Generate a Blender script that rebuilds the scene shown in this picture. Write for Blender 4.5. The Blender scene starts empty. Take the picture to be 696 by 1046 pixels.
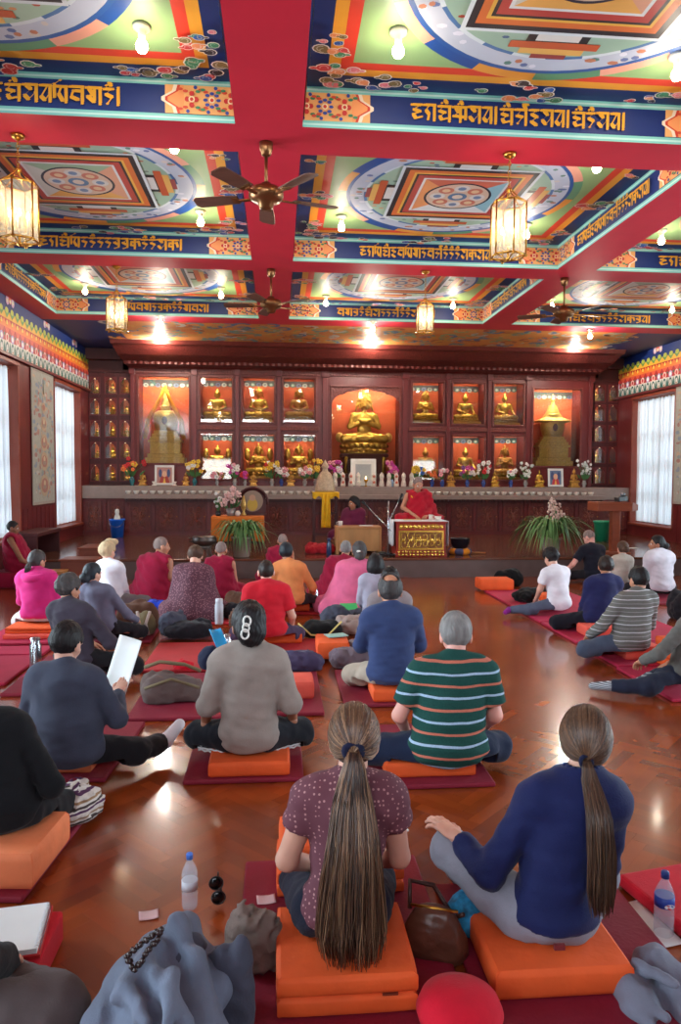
import bpy, bmesh, math, random
import numpy as np
from mathutils import Vector, Matrix

PI = math.pi
R = math.radians
rng = random.Random(7)
COL = bpy.context.scene.collection

# ------------------------------------------------------------------ camera model
F_PX, CX, CY, CAM_H = 740.03, 348.0, 523.0, 1.75
YAW, PITCH, ROLL = 0.0867, 0.0528, 0.0057
_fw = Vector((math.sin(YAW) * math.cos(PITCH), math.cos(YAW) * math.cos(PITCH), -math.sin(PITCH)))
_r = Vector((math.cos(YAW), -math.sin(YAW), 0))
_u = _r.cross(_fw)
CAM_R = math.cos(ROLL) * _r + math.sin(ROLL) * _u
CAM_U = -math.sin(ROLL) * _r + math.cos(ROLL) * _u
CAM_F = _fw


def at(px, py, z=None, Y=None, X=None):
    """the place in the hall that stands at a photograph position, given its height, depth or side"""
    d = CAM_F + (px - CX) / F_PX * CAM_R - (py - CY) / F_PX * CAM_U
    if z is not None:
        t = (z - CAM_H) / d.z
    elif Y is not None:
        t = Y / d.y
    else:
        t = X / d.x
    return Vector((0, 0, CAM_H)) + t * d


# ------------------------------------------------------------------ colours and materials
def lin(c):
    out = []
    for v in c[:3]:
        v = v / 255.0
        out.append(v / 12.92 if v <= 0.04045 else ((v + 0.055) / 1.055) ** 2.4)
    return (out[0], out[1], out[2], 1.0)


MATS = {}


def nodes_of(m):
    m.use_nodes = True
    nt = m.node_tree
    return nt, nt.nodes, nt.links, nt.nodes['Principled BSDF']


def mat(name, col, rough=0.6, metal=0.0, var=0.12, scale=6.0, bump=0.0, bscale=40.0, coat=0.0,
        attr=False, sheen=0.0, spec=0.5, stretch=None, trans=0.0, alpha=1.0):
    if name in MATS:
        return MATS[name]
    m = bpy.data.materials.new(name)
    nt, N, L, b = nodes_of(m)
    b.inputs['Roughness'].default_value = rough
    b.inputs['Metallic'].default_value = metal
    b.inputs['Coat Weight'].default_value = coat
    b.inputs['Coat Roughness'].default_value = 0.08
    b.inputs['Sheen Weight'].default_value = sheen
    b.inputs['Specular IOR Level'].default_value = spec
    b.inputs['Transmission Weight'].default_value = trans
    b.inputs['Alpha'].default_value = alpha
    tc = N.new('ShaderNodeTexCoord')
    mp = N.new('ShaderNodeMapping')
    L.new(tc.outputs['Object'], mp.inputs['Vector'])
    if stretch:
        mp.inputs['Scale'].default_value = stretch
    nz = N.new('ShaderNodeTexNoise')
    nz.inputs['Scale'].default_value = scale
    nz.inputs['Detail'].default_value = 5.0
    L.new(mp.outputs['Vector'], nz.inputs['Vector'])
    hs = N.new('ShaderNodeHueSaturation')
    mr = N.new('ShaderNodeMapRange')
    mr.inputs['From Min'].default_value = 0.25
    mr.inputs['From Max'].default_value = 0.75
    mr.inputs['To Min'].default_value = 1.0 - var
    mr.inputs['To Max'].default_value = 1.0 + var
    L.new(nz.outputs['Fac'], mr.inputs['Value'])
    L.new(mr.outputs['Result'], hs.inputs['Value'])
    if attr:
        at_ = N.new('ShaderNodeAttribute')
        at_.attribute_name = 'Col'
        L.new(at_.outputs['Color'], hs.inputs['Color'])
    else:
        hs.inputs['Color'].default_value = lin(col)
    L.new(hs.outputs['Color'], b.inputs['Base Color'])
    if bump > 0:
        n2 = N.new('ShaderNodeTexNoise')
        n2.inputs['Scale'].default_value = bscale
        n2.inputs['Detail'].default_value = 4.0
        L.new(mp.outputs['Vector'], n2.inputs['Vector'])
        bp = N.new('ShaderNodeBump')
        bp.inputs['Strength'].default_value = bump
        bp.inputs['Distance'].default_value = 0.02
        L.new(n2.outputs['Fac'], bp.inputs['Height'])
        L.new(bp.outputs['Normal'], b.inputs['Normal'])
    MATS[name] = m
    return m


def fabric(name, col, var=0.14, rough=0.9, bump=0.15):
    return mat(name, col, rough=rough, var=var, scale=9, bump=bump, bscale=150, sheen=0.08, spec=0.2)


def emit(name, col, strength):
    if name in MATS:
        return MATS[name]
    m = bpy.data.materials.new(name)
    nt, N, L, b = nodes_of(m)
    b.inputs['Base Color'].default_value = lin(col)
    b.inputs['Emission Color'].default_value = lin(col)
    b.inputs['Emission Strength'].default_value = strength
    MATS[name] = m
    return m


def pane_mat(name, tint=(235, 240, 240), gloss=0.10):
    """clear sheet glass: lets light straight through and mirrors a little"""
    if name in MATS:
        return MATS[name]
    m = bpy.data.materials.new(name)
    m.use_nodes = True
    nt = m.node_tree
    N, L = nt.nodes, nt.links
    N.clear()
    o = N.new('ShaderNodeOutputMaterial')
    t = N.new('ShaderNodeBsdfTransparent')
    t.inputs['Color'].default_value = lin(tint)
    g = N.new('ShaderNodeBsdfGlossy')
    g.inputs['Roughness'].default_value = 0.03
    mx = N.new('ShaderNodeMixShader')
    fr = N.new('ShaderNodeFresnel')
    fr.inputs['IOR'].default_value = 1.45
    ad = N.new('ShaderNodeMath')
    ad.operation = 'ADD'
    ad.inputs[1].default_value = gloss - 0.04
    L.new(fr.outputs[0], ad.inputs[0])
    L.new(ad.outputs[0], mx.inputs[0])
    L.new(t.outputs[0], mx.inputs[1])
    L.new(g.outputs[0], mx.inputs[2])
    L.new(mx.outputs[0], o.inputs[0])
    MATS[name] = m
    return m


# ------------------------------------------------------------------ objects
def tag(o, label=None, cat=None, group=None, kind=None):
    if label:
        o['label'] = label
    if cat:
        o['category'] = cat
    if group:
        o['group'] = group
    if kind:
        o['kind'] = kind
    return o


def thing(name, label, cat, loc=(0, 0, 0), rz=0.0, group=None):
    o = bpy.data.objects.new(name, None)
    o.empty_display_size = 0.1
    COL.objects.link(o)
    o.location = loc
    o.rotation_euler = (0, 0, rz)
    return tag(o, label, cat, group)


def link(name, me, parent=None, loc=None, rz=None):
    o = bpy.data.objects.new(name, me)
    COL.objects.link(o)
    if parent:
        o.parent = parent
    if loc is not None:
        o.location = loc
    if rz is not None:
        o.rotation_euler = (0, 0, rz)
    return o


def dup(root, loc, rz=None, label=None, group=None, scale=None):
    def cp(o, par):
        c = o.copy()
        COL.objects.link(c)
        if par:
            c.parent = par
        for ch in KIDS.get(o.name, []):
            cp(ch, c)
        return c
    KIDS = {}
    for o in bpy.data.objects:
        if o.parent:
            KIDS.setdefault(o.parent.name, []).append(o)
    r = cp(root, None)
    r.location = loc
    if rz is not None:
        r.rotation_euler = (0, 0, rz)
    if label:
        r['label'] = label
    if group:
        r['group'] = group
    if scale:
        r.scale = scale if hasattr(scale, '__len__') else (scale,) * 3
    return r


class MB:
    """collects faces; build() links them as one mesh object"""

    def __init__(self):
        self.v, self.f, self.c, self.s, self.m = [], [], [], [], []
        self.col = None
        self.mi = 0

    def face(self, idx, smooth=False):
        self.f.append(tuple(idx))
        self.c.append(self.col)
        self.s.append(smooth)
        self.m.append(self.mi)

    def add(self, vs, fs, smooth=False):
        b = len(self.v)
        self.v.extend([tuple(x) for x in vs])
        for f in fs:
            self.face([b + i for i in f], smooth)

    def box(self, c, s, rz=0.0, M=None, taper=1.0):
        x, y, z = s[0] / 2, s[1] / 2, s[2] / 2
        vs = []
        for dz in (-1, 1):
            k = taper if dz > 0 else 1.0
            for dx, dy in ((-1, -1), (1, -1), (1, 1), (-1, 1)):
                vs.append(Vector((dx * x * k, dy * y * k, dz * z)))
        if M is None:
            M = Matrix.Rotation(rz, 3, 'Z')
        vs = [M @ v + Vector(c) for v in vs]
        self.add(vs, [(3, 2, 1, 0), (4, 5, 6, 7), (0, 1, 5, 4), (1, 2, 6, 5), (2, 3, 7, 6), (3, 0, 4, 7)])
        return self

    def span(self, a, b):
        return self.box([(a[i] + b[i]) / 2 for i in range(3)], [abs(b[i] - a[i]) for i in range(3)])

    def lathe(self, prof, c=(0, 0, 0), n=20, smooth=True, sx=1.0, sy=1.0, rot=0.0, M=None):
        vs, fs = [], []
        for r, z in prof:
            for k in range(n):
                a = 2 * PI * k / n + rot
                p = Vector((r * math.cos(a) * sx, r * math.sin(a) * sy, z))
                if M:
                    p = M @ p
                vs.append(p + Vector(c))
        for i in range(len(prof) - 1):
            for k in range(n):
                k2 = (k + 1) % n
                fs.append((i * n + k, i * n + k2, (i + 1) * n + k2, (i + 1) * n + k))
        self.add(vs, fs, smooth)
        b = len(self.v) - len(vs)
        if prof[0][0] > 1e-4:
            self.face([b + k for k in range(n)][::-1])
        if prof[-1][0] > 1e-4:
            self.face([b + (len(prof) - 1) * n + k for k in range(n)])
        return self

    def tube(self, pts, rad, n=8, smooth=True, flat=1.0, up=None):
        pts = [Vector(p) for p in pts]
        if not hasattr(rad, '__len__'):
            rad = [rad] * len(pts)
        vs, fs = [], []
        prev = None
        for i, p in enumerate(pts):
            t = (pts[min(i + 1, len(pts) - 1)] - pts[max(i - 1, 0)])
            t = t.normalized() if t.length > 1e-9 else Vector((0, 0, 1))
            ref = prev if prev is not None else (Vector(up) if up else (Vector((0, 0, 1)) if abs(t.z) < 0.9 else Vector((1, 0, 0))))
            a = ref - t * ref.dot(t)
            a = a.normalized() if a.length > 1e-6 else t.orthogonal().normalized()
            prev = a
            bb = t.cross(a)
            for k in range(n):
                an = 2 * PI * k / n
                vs.append(p + rad[i] * (math.cos(an) * flat * a + math.sin(an) * bb))
        for i in range(len(pts) - 1):
            for k in range(n):
                k2 = (k + 1) % n
                fs.append((i * n + k, i * n + k2, (i + 1) * n + k2, (i + 1) * n + k))
        fs.append(tuple(range(n))[::-1])
        fs.append(tuple((len(pts) - 1) * n + k for k in range(n)))
        self.add(vs, fs, smooth)
        return self

    def ball(self, c, r, n=10, m=6):
        rx, ry, rz_ = r if hasattr(r, '__len__') else (r, r, r)
        vs, fs = [(c[0], c[1], c[2] - rz_)], []
        for i in range(1, m):
            t = -PI / 2 + PI * i / m
            for k in range(n):
                a = 2 * PI * k / n
                vs.append((c[0] + rx * math.cos(t) * math.cos(a), c[1] + ry * math.cos(t) * math.sin(a), c[2] + rz_ * math.sin(t)))
        vs.append((c[0], c[1], c[2] + rz_))
        for k in range(n):
            fs.append((0, 1 + (k + 1) % n, 1 + k))
        for i in range(m - 2):
            for k in range(n):
                k2 = (k + 1) % n
                fs.append((1 + i * n + k, 1 + i * n + k2, 1 + (i + 1) * n + k2, 1 + (i + 1) * n + k))
        t = len(vs) - 1
        for k in range(n):
            fs.append((1 + (m - 2) * n + k, 1 + (m - 2) * n + (k + 1) % n, t))
        self.add(vs, fs, True)
        return self

    def sheet(self, fn, nu, nv, smooth=True):
        vs = [fn(i / nu, j / nv) for j in range(nv + 1) for i in range(nu + 1)]
        fs = [(j * (nu + 1) + i, j * (nu + 1) + i + 1, (j + 1) * (nu + 1) + i + 1, (j + 1) * (nu + 1) + i)
              for j in range(nv) for i in range(nu)]
        self.add(vs, fs, smooth)
        return self

    def mesh(self, name):
        me = bpy.data.meshes.new(name)
        me.from_pydata(self.v, [], self.f)
        me.polygons.foreach_set('use_smooth', self.s)
        me.polygons.foreach_set('material_index', self.m)
        if any(c is not None for c in self.c):
            a = me.color_attributes.new('Col', 'FLOAT_COLOR', 'CORNER')
            buf = []
            for f, c in zip(self.f, self.c):
                lc = lin(c if c is not None else (128, 128, 128))
                buf.extend(list(lc) * len(f))
            a.data.foreach_set('color', buf)
        me.update()
        return me

    def build(self, name, m, parent=None, bevel=0.0, seg=2, loc=None, rz=None, solid=0.0, sub=0):
        me = self.mesh(name)
        for x in (m if isinstance(m, (list, tuple)) else [m]):
            me.materials.append(x)
        o = link(name, me, parent, loc, rz)
        if solid:
            md = o.modifiers.new('Solid', 'SOLIDIFY')
            md.thickness = solid
            md.offset = 0
        if bevel:
            md = o.modifiers.new('Bevel', 'BEVEL')
            md.width = bevel
            md.segments = seg
            md.limit_method = 'ANGLE'
            md.angle_limit = R(35)
        if sub:
            md = o.modifiers.new('Sub', 'SUBSURF')
            md.levels = md.render_levels = sub
        return o


def structure(o):
    o['kind'] = 'structure'
    return o


class Paint:
    """flat painted ornament on a wall, beam or ceiling: polygons in (u, v), each a hair above the one before"""

    def __init__(self, o, u, v, n, mb=None, step=0.0007):
        self.o, self.u, self.v, self.n = Vector(o), Vector(u).normalized(), Vector(v).normalized(), Vector(n).normalized()
        self.mb = mb or MB()
        self.h = 0.001
        self.step = step

    def up(self, k=1):
        self.h += self.step * k

    def poly(self, pts, col):
        self.mb.col = col
        vs = [self.o + self.u * a + self.v * b + self.n * self.h for a, b in pts]
        i = list(range(len(vs)))
        nn = self.u.cross(self.v)
        area = sum(pts[k][0] * pts[(k + 1) % len(pts)][1] - pts[(k + 1) % len(pts)][0] * pts[k][1] for k in range(len(pts)))
        if (nn.dot(self.n) < 0) != (area < 0):
            i.reverse()
        self.mb.add(vs, [i])

    def rect(self, a, b, c, d, col):
        self.poly([(a, b), (c, b), (c, d), (a, d)], col)

    def disc(self, x, y, r, col, n=14, ry=None, rot=0.0):
        ry = ry or r
        self.up(.02)
        self.poly([(x + r * math.cos(2 * PI * k / n + rot), y + ry * math.sin(2 * PI * k / n + rot)) for k in range(n)], col)

    def arc(self, x, y, r0, r1, a0, a1, col, n=8):
        for k in range(n):
            p, q = a0 + (a1 - a0) * k / n, a0 + (a1 - a0) * (k + 1) / n
            self.poly([(x + r0 * math.cos(p), y + r0 * math.sin(p)), (x + r1 * math.cos(p), y + r1 * math.sin(p)),
                       (x + r1 * math.cos(q), y + r1 * math.sin(q)), (x + r0 * math.cos(q), y + r0 * math.sin(q))], col)

    def stroke(self, pts, nib, col):
        for (a, b), (c, d) in zip(pts[:-1], pts[1:]):
            nx, ny = nib
            q = [(a - nx, b - ny), (a + nx, b + ny), (c + nx, d + ny), (c - nx, d - ny)]
            self.poly(q, col)
            self.up(.05)


# ------------------------------------------------------------------ smooth bodies from distance fields
def _noise(p, f, seed=0):
    r = np.random.RandomState(seed)
    f = f * 2.3
    out = np.zeros(len(p))
    for k in range(5):
        d = r.normal(size=3)
        d /= np.linalg.norm(d)
        out += np.sin(p @ (d * f * (0.7 + 0.6 * r.rand())) + 6.28 * r.rand() + 1.3 * np.sin(p @ (r.normal(size=3) * f * 0.5)))
    return out / 5.0


def cap(a, b, ra, rb):
    return ('c', np.array(a, float), np.array(b, float), ra, rb)


def ell(c, r, M=None):
    return ('e', np.array(c, float), np.array(r, float), None if M is None else np.array(M, float))


def _prim(q, p, off=0.0):
    if q[0] == 'c':
        a, b, ra, rb = q[1:]
        ab = b - a
        L2 = ab @ ab + 1e-12
        t = np.clip((p - a) @ ab / L2, 0, 1)
        return np.linalg.norm(p - a - t[:, None] * ab, axis=1) - (ra + (rb - ra) * t) - off
    c, r, M = q[1:]
    d = p - c
    if M is not None:
        d = d @ M
    r = r + off
    k0 = np.linalg.norm(d / r, axis=1)
    k1 = np.linalg.norm(d / (r * r), axis=1) + 1e-9
    return k0 * (k0 - 1.0) / k1


def union(prims, p, k=0.03, off=0.0):
    d = None
    for q in prims:
        e = _prim(q, p, off)
        if d is None:
            d = e
        elif k <= 0:
            d = np.minimum(d, e)
        else:
            h = np.clip(0.5 + 0.5 * (d - e) / k, 0, 1)
            d = d * (1 - h) + e * h - k * h * (1 - h)
    return d


def field_mesh(fn, lo, hi, h):
    """surface of fn(points) = 0 (naive surface nets on a narrow band); returns verts, quads"""
    lo, hi = np.array(lo, float) - 2 * h, np.array(hi, float) + 2 * h
    B = 4
    n = np.maximum(2, np.ceil((hi - lo) / h / B).astype(int)) * B + 1
    nb = (n - 1) // B
    ax = [lo[i] + h * (np.arange(nb[i]) * B + B / 2.0) for i in range(3)]
    G = np.stack(np.meshgrid(*ax, indexing='ij'), -1).reshape(-1, 3)
    d = fn(G)
    act = (np.abs(d) < h * B * 1.25).reshape(nb)
    D = np.repeat(np.repeat(np.repeat(d.reshape(nb), B, 0), B, 1), B, 2)
    D = np.pad(D, ((0, 1),) * 3, mode='edge')
    M = np.zeros(n, bool)
    bi = np.argwhere(act)
    for dx in range(B + 1):
        for dy in range(B + 1):
            for dz in range(B + 1):
                M[bi[:, 0] * B + dx, bi[:, 1] * B + dy, bi[:, 2] * B + dz] = True
    idx = np.argwhere(M)
    if len(idx) == 0:
        return np.zeros((0, 3)), np.zeros((0, 4), int)
    D[M] = fn(lo + idx * h)
    S = D < 0
    c = np.zeros(n - 1, int)
    for dx in (0, 1):
        for dy in (0, 1):
            for dz in (0, 1):
                c += S[dx:n[0] - 1 + dx, dy:n[1] - 1 + dy, dz:n[2] - 1 + dz]
    cells = np.argwhere((c > 0) & (c < 8))
    vid = -np.ones(n - 1, int)
    vid[tuple(cells.T)] = np.arange(len(cells))
    acc = np.zeros((len(cells), 3))
    cnt = np.zeros(len(cells))
    offs = [np.array((x, y, z)) for x in (0, 1) for y in (0, 1) for z in (0, 1)]
    for a in offs:
        for i in range(3):
            if a[i]:
                continue
            b = a.copy()
            b[i] = 1
            ia, ib = cells + a, cells + b
            da, db = D[tuple(ia.T)], D[tuple(ib.T)]
            x = (da < 0) != (db < 0)
            t = np.where(x, da / np.where(np.abs(da - db) < 1e-12, 1, da - db), 0)
            pt = ia + t[:, None] * (ib - ia)
            acc[x] += pt[x]
            cnt[x] += 1
    V = lo + h * acc / cnt[:, None]
    Q = []
    for i in range(3):
        j, k = (i + 1) % 3, (i + 2) % 3
        s0 = [slice(None)] * 3
        s1 = [slice(None)] * 3
        s0[i], s1[i] = slice(0, n[i] - 1), slice(1, n[i])
        e = np.argwhere(S[tuple(s0)] != S[tuple(s1)])
        e = e[(e[:, j] > 0) & (e[:, k] > 0) & (e[:, j] < n[j] - 1) & (e[:, k] < n[k] - 1)]
        if not len(e):
            continue
        inside = S[tuple(e.T)]
        q = []
        for dj, dk in ((0, 0), (-1, 0), (-1, -1), (0, -1)):
            f = e.copy()
            f[:, j] += dj
            f[:, k] += dk
            q.append(vid[tuple(f.T)])
        q = np.stack(q, 1)
        q[~inside] = q[~inside][:, ::-1]
        Q.append(q)
    Q = np.concatenate(Q)
    Q = Q[(Q >= 0).all(1)]
    return V, Q


def np_mesh(name, parts, m):
    """one mesh from [(verts, quads)] pieces"""
    V, Q, b = [], [], 0
    for v, q in parts:
        V.append(v)
        Q.append(q + b)
        b += len(v)
    V, Q = np.concatenate(V), np.concatenate(Q)
    me = bpy.data.meshes.new(name)
    me.vertices.add(len(V))
    me.vertices.foreach_set('co', V.astype(np.float32).ravel())
    k = Q.shape[1]
    me.loops.add(len(Q) * k)
    me.loops.foreach_set('vertex_index', Q.astype(np.int32).ravel())
    me.polygons.add(len(Q))
    me.polygons.foreach_set('loop_start', np.arange(0, len(Q) * k, k, dtype=np.int32))
    me.polygons.foreach_set('use_smooth', np.ones(len(Q), bool))
    me.update(calc_edges=True)
    me.validate()
    me.materials.append(m)
    return me

# ================================================================== the hall
XL, XR = -4.40, 8.43            # side walls
YB, YF = 18.3, -3.0             # wall behind the altar, rear of the hall
ZC, ZB = 4.93, 4.60             # coffered ceiling, underside of the beams
ST_Y, ST_Z = 12.05, 0.33        # front edge and height of the altar stage
BX = [(-4.55, -3.98), (-0.35, 0.20), (3.87, 4.42), (8.09, 8.60)]      # beams running to the altar
BY = [(2.34, 2.86), (6.13, 6.65), (9.92, 10.44), (13.61, 14.12)]      # beams running across
BAYX = [(-3.98, -0.35), (0.20, 3.87), (4.42, 8.09)]
BAYY = [(-1.0, 2.34), (2.86, 6.13), (6.65, 9.92), (10.44, 13.61)]

PAINTED = mat('painted_plaster', (128, 128, 128), rough=0.5, var=0.06, scale=3, attr=True)
MAROON = mat('maroon_wood', (98, 30, 31), rough=0.42, var=0.22, scale=5, stretch=(1, 1, 0.25), bump=0.08, bscale=25)
DARKWOOD = mat('dark_wood', (70, 24, 25), rough=0.5, var=0.2, scale=5, stretch=(1, 1, 0.3))
JAMB = mat('jamb_wood', (132, 58, 40), rough=0.4, var=0.2, scale=6, stretch=(1, 1, 0.2))
BRASS = mat('brass', (190, 140, 62), rough=0.28, metal=1.0, var=0.1)

RED = (200, 34, 56)
BLUE = (16, 42, 104)
TEAL = (126, 196, 186)
GOLD = (226, 160, 38)
ORANGE = (222, 92, 40)
YEL = (226, 158, 52)
GREEN = (140, 172, 118)
WHITE = (232, 230, 222)


# ---- floor: herringbone parquet, every stave of the one floor slightly different in colour
def build_floor():
    mb = MB()
    W, K = 0.07, 5
    c45 = math.sqrt(0.5)
    tones = [(140, 62, 25), (135, 58, 23), (146, 66, 27), (138, 60, 24), (132, 57, 22), (143, 64, 26)]
    rg = random.Random(3)
    for i in range(-170, 240):
        for j in range(-48, 50):
            ox, oy = (i + K * j), (i - K * j)
            for (x0, y0, x1, y1) in ((0, 0, K, 1), (0, 1, 1, K + 1)):
                pts = []
                for a, b in ((x0, y0), (x1, y0), (x1, y1), (x0, y1)):
                    u, v = (a + ox) * W, (b + oy) * W
                    pts.append(((u - v) * c45 + 2.0, (u + v) * c45))
                mx = sum(q[0] for q in pts) / 4
                my = sum(q[1] for q in pts) / 4
                if XL - 0.3 < mx < XR + 0.3 and YF - 0.4 < my < ST_Y + 0.35:
                    t = rg.choice(tones)
                    k = rg.uniform(0.92, 1.08)
                    mb.col = tuple(q * k for q in t)
                    g = 0.006
                    cx_, cy_ = mx, my
                    mb.add([(cx_ + (q[0] - cx_) * (1 - g * 0.3), cy_ + (q[1] - cy_) * (1 - g * 0.3), 0.0) for q in pts], [(0, 1, 2, 3)])
    mb.col = (60, 26, 12)
    mb.add([(XL - 0.6, YF - 0.6, -0.002), (XR + 0.6, YF - 0.6, -0.002), (XR + 0.6, ST_Y + 0.4, -0.002), (XL - 0.6, ST_Y + 0.4, -0.002)], [(0, 1, 2, 3)])
    m = mat('parquet', (120, 50, 20), rough=0.24, var=0.22, scale=2.4, bump=0.035, bscale=7, coat=0.5, attr=True)
    b = m.node_tree.nodes['Principled BSDF']
    b.inputs['Coat Roughness'].default_value = 0.10
    structure(mb.build('floor', m))


build_floor()

# ---- altar stage
sm = mat('stage_stone', (92, 70, 62), rough=0.22, var=0.18, scale=4, coat=0.3)
s = MB()
s.span((XL - 0.2, ST_Y + 0.02, -0.05), (XR + 0.2, YB + 0.2, ST_Z - 0.04))
structure(s.build('trim_1', mat('stage_riser', (98, 80, 76), rough=0.5, var=0.15, scale=5)))
s = MB()
s.span((XL - 0.2, ST_Y, ST_Z - 0.04), (XR + 0.2, YB + 0.2, ST_Z))
st = structure(s.build('trim_2', mat('stage_boards', (104, 62, 44), rough=0.22, var=0.22, scale=3, coat=0.45, stretch=(0.3, 2, 1)), bevel=0.008))


# ---- lettering of the beams
GLY = {
    'dza': (0.75, [[(.0, .93), (.72, .93)], [(.6, .9), (.15, .66), (.62, .52), (.1, .36), (.3, .12), (.72, .22)]]),
    'na': (0.85, [[(.0, .95), (.8, .95)], [(.34, .9), (.14, .62), (.36, .4), (.3, .08)], [(.75, .95), (.75, .02)]]),
    'om': (0.95, [[(.05, .9), (.92, .9)], [(.3, 1.1), (.5, 1.28), (.68, 1.1)], [(.36, .88), (.12, .62), (.55, .52), (.14, .3), (.3, .1), (.66, .18)], [(.85, .92), (.85, .0)]]),
    'gha': (1.0, [[(.0, .9), (.98, .9)], [(.4, 1.08), (.55, 1.25), (.7, 1.08)], [(.2, .85), (.42, .58), (.05, .36), (.9, .3)], [(.55, .9), (.55, .0)], [(.93, .9), (.93, .18)]]),
    'ya': (0.9, [[(.0, .95), (.84, .95)], [(.2, .9), (.48, .68), (.08, .34), (.34, .1), (.74, .52)], [(.8, .95), (.8, .0)]]),
    'la': (0.68, [[(.0, .95), (.62, .95)], [(.46, .95), (.05, .3), (.28, .1), (.58, .5)], [(.6, .95), (.6, .02)]]),
    'bar': (0.3, [[(.12, 1.0), (.12, .0)]]),
    'hri': (0.95, [[(.0, .92), (.85, .92)], [(.46, .9), (.12, .55), (.55, .48), (.2, .08)], [(.8, .92), (.8, .0)], [(.82, .95), (.6, 1.25), (.95, 1.22)]]),
    'nga': (0.7, [[(.0, .93), (.62, .93)], [(.5, .9), (.12, .68), (.55, .5), (.1, .24), (.5, .02)]]),
    'ti': (0.85, [[(.0, .92), (.8, .92)], [(.05, .3), (.02, 1.05), (.4, 1.28)], [(.75, .92), (.75, .02)], [(.45, .88), (.3, .5), (.55, .1)]]),
    'ka': (0.95, [[(.0, .93), (.95, .93)], [(.45, .93), (.45, .0)], [(.45, .6), (.1, .66), (.08, .34), (.45, .3)], [(.45, .62), (.8, .7), (.92, .3)]]),
    'ta': (0.6, [[(.0, .93), (.55, .93)], [(.4, .92), (.1, .6), (.48, .46), (.3, .08)]]),
    'da': (0.62, [[(.0, .9), (.56, .9)], [(.15, 1.1), (.3, 1.26), (.46, 1.1)], [(.42, .88), (.12, .6), (.5, .44), (.22, .06)]]),
    'bu': (0.68, [[(.0, .93), (.62, .93)], [(.56, .93), (.56, .12), (.2, .0)], [(.5, .8), (.1, .56), (.5, .36)]]),
    'va': (0.85, [[(.0, .95), (.8, .95)], [(.74, .7), (.2, .72), (.08, .36), (.5, .2), (.74, .4)], [(.76, .95), (.76, .0)]]),
    'sha': (0.95, [[(.0, .94), (.9, .94)], [(.16, .9), (.45, .5), (.08, .44), (.5, .12)], [(.5, .9), (.5, .12)], [(.86, .94), (.86, .0)]]),
}
TEXTS = {
    ('F', 1, 0): 'dza na bar om ka ti hri nga om ya la ti va sha da bar',
    ('F', 1, 1): 'dza na om gha ya la bar om hri nga ya la bar om da ya la bar',
    ('F', 1, 2): 'dza na om va hri om da ya la ta ya ka bar',
    ('F', 2, 0): 'dza na om ti ta da ta ta bu bu ka da da ya ka bar',
    ('F', 2, 1): 'dza na ti om nga va ti sha ta va hri da da da ya ka ya la bar',
    ('F', 2, 2): 'dza na om va hri va da om ta ya sha ka bar',
    ('F', 3, 0): 'dza na om ti va sha ta bu ka da da sha va ya bar',
    ('F', 3, 1): 'va sha bu da om ya ta ta hri da da ya la sha bar',
    ('F', 3, 2): 'dza na om nga va bu ta da da ya ka bu la bar',
}


def lettering(P, cx_, cy_, w, h, text):
    gl = text.split()
    tot = sum(GLY[g][0] + 0.14 for g in gl)
    sx = w / tot
    x = cx_ - w / 2
    for g in gl:
        gw, st_ = GLY[g]
        for s_ in st_:
            pts = [(x + a * sx, cy_ - h / 2 + b * h) for a, b in s_]
            P.stroke(pts, (0.105 * sx, 0.085 * h), GOLD)
            for q in pts:
                P.poly([(q[0] - .12 * sx, q[1]), (q[0], q[1] - .075 * h), (q[0] + .12 * sx, q[1]), (q[0], q[1] + .075 * h)], GOLD)
                P.up(.05)
        x += (gw + 0.14) * sx


def scroll_end(P, x0, x1, y0, y1, point):
    """orange end field with a blue flower, leaves and a cusped edge towards the blue panel (point = +1 to the right)"""
    h = y1 - y0
    cy_ = (y0 + y1) / 2
    P.rect(min(x0, x1), y0, max(x0, x1), y1, (232, 168, 104))
    tip = x1
    base = x1 - point * 0.10
    P.up()
    for off, c in ((0.03, (236, 214, 190)), (0.0, (206, 62, 40)), (-0.022, (236, 150, 92))):
        P.poly([(base + point * off, y0), (base + point * off, y0 + h * 0.001), (base + point * (off + 0.015), cy_ - h * 0.28),
                (tip + point * (off - 0.0), cy_ - h * 0.06), (tip + point * off, cy_ + h * 0.06),
                (base + point * (off + 0.015), cy_ + h * 0.28), (base + point * off, y1),
                (base - point * 0.05, y1), (base - point * 0.05, y0)], c)
        P.up()
    L = abs(x1 - x0)
    for t, kind in ((0.06, 1), (0.33, 0), (0.62, 1)):
        x = x0 + point * L * t
        for sy in (-1, 1):
            for dx in (-0.05, 0.05, 0.09, -0.09):
                P.disc(x + dx, cy_ + sy * h * (0.2 + 1.6 * abs(dx)), 0.022, (58, 128, 92) if dx > 0 else (206, 70, 50), 7, 0.012, 0.6 * sy)
            P.disc(x + 0.03 * sy, cy_ + sy * h * 0.42, 0.016, (48, 70, 150), 6)
        P.up()
        if kind == 0:
            for k in range(8):
                a = k * PI / 4
                P.disc(x + 0.052 * math.cos(a), cy_ + 0.052 * math.sin(a), 0.020, (50, 72, 156), 6, 0.014, a)
        else:
            for k in range(4):
                a = k * PI / 2
                P.disc(x + 0.035 * math.cos(a), cy_ + 0.045 * math.sin(a), 0.022, (196, 48, 48), 7)
        P.up()
        P.disc(x, cy_, 0.026, (240, 216, 176), 9)
        P.up()
        P.disc(x, cy_, 0.015, (206, 60, 48), 8)


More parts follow.
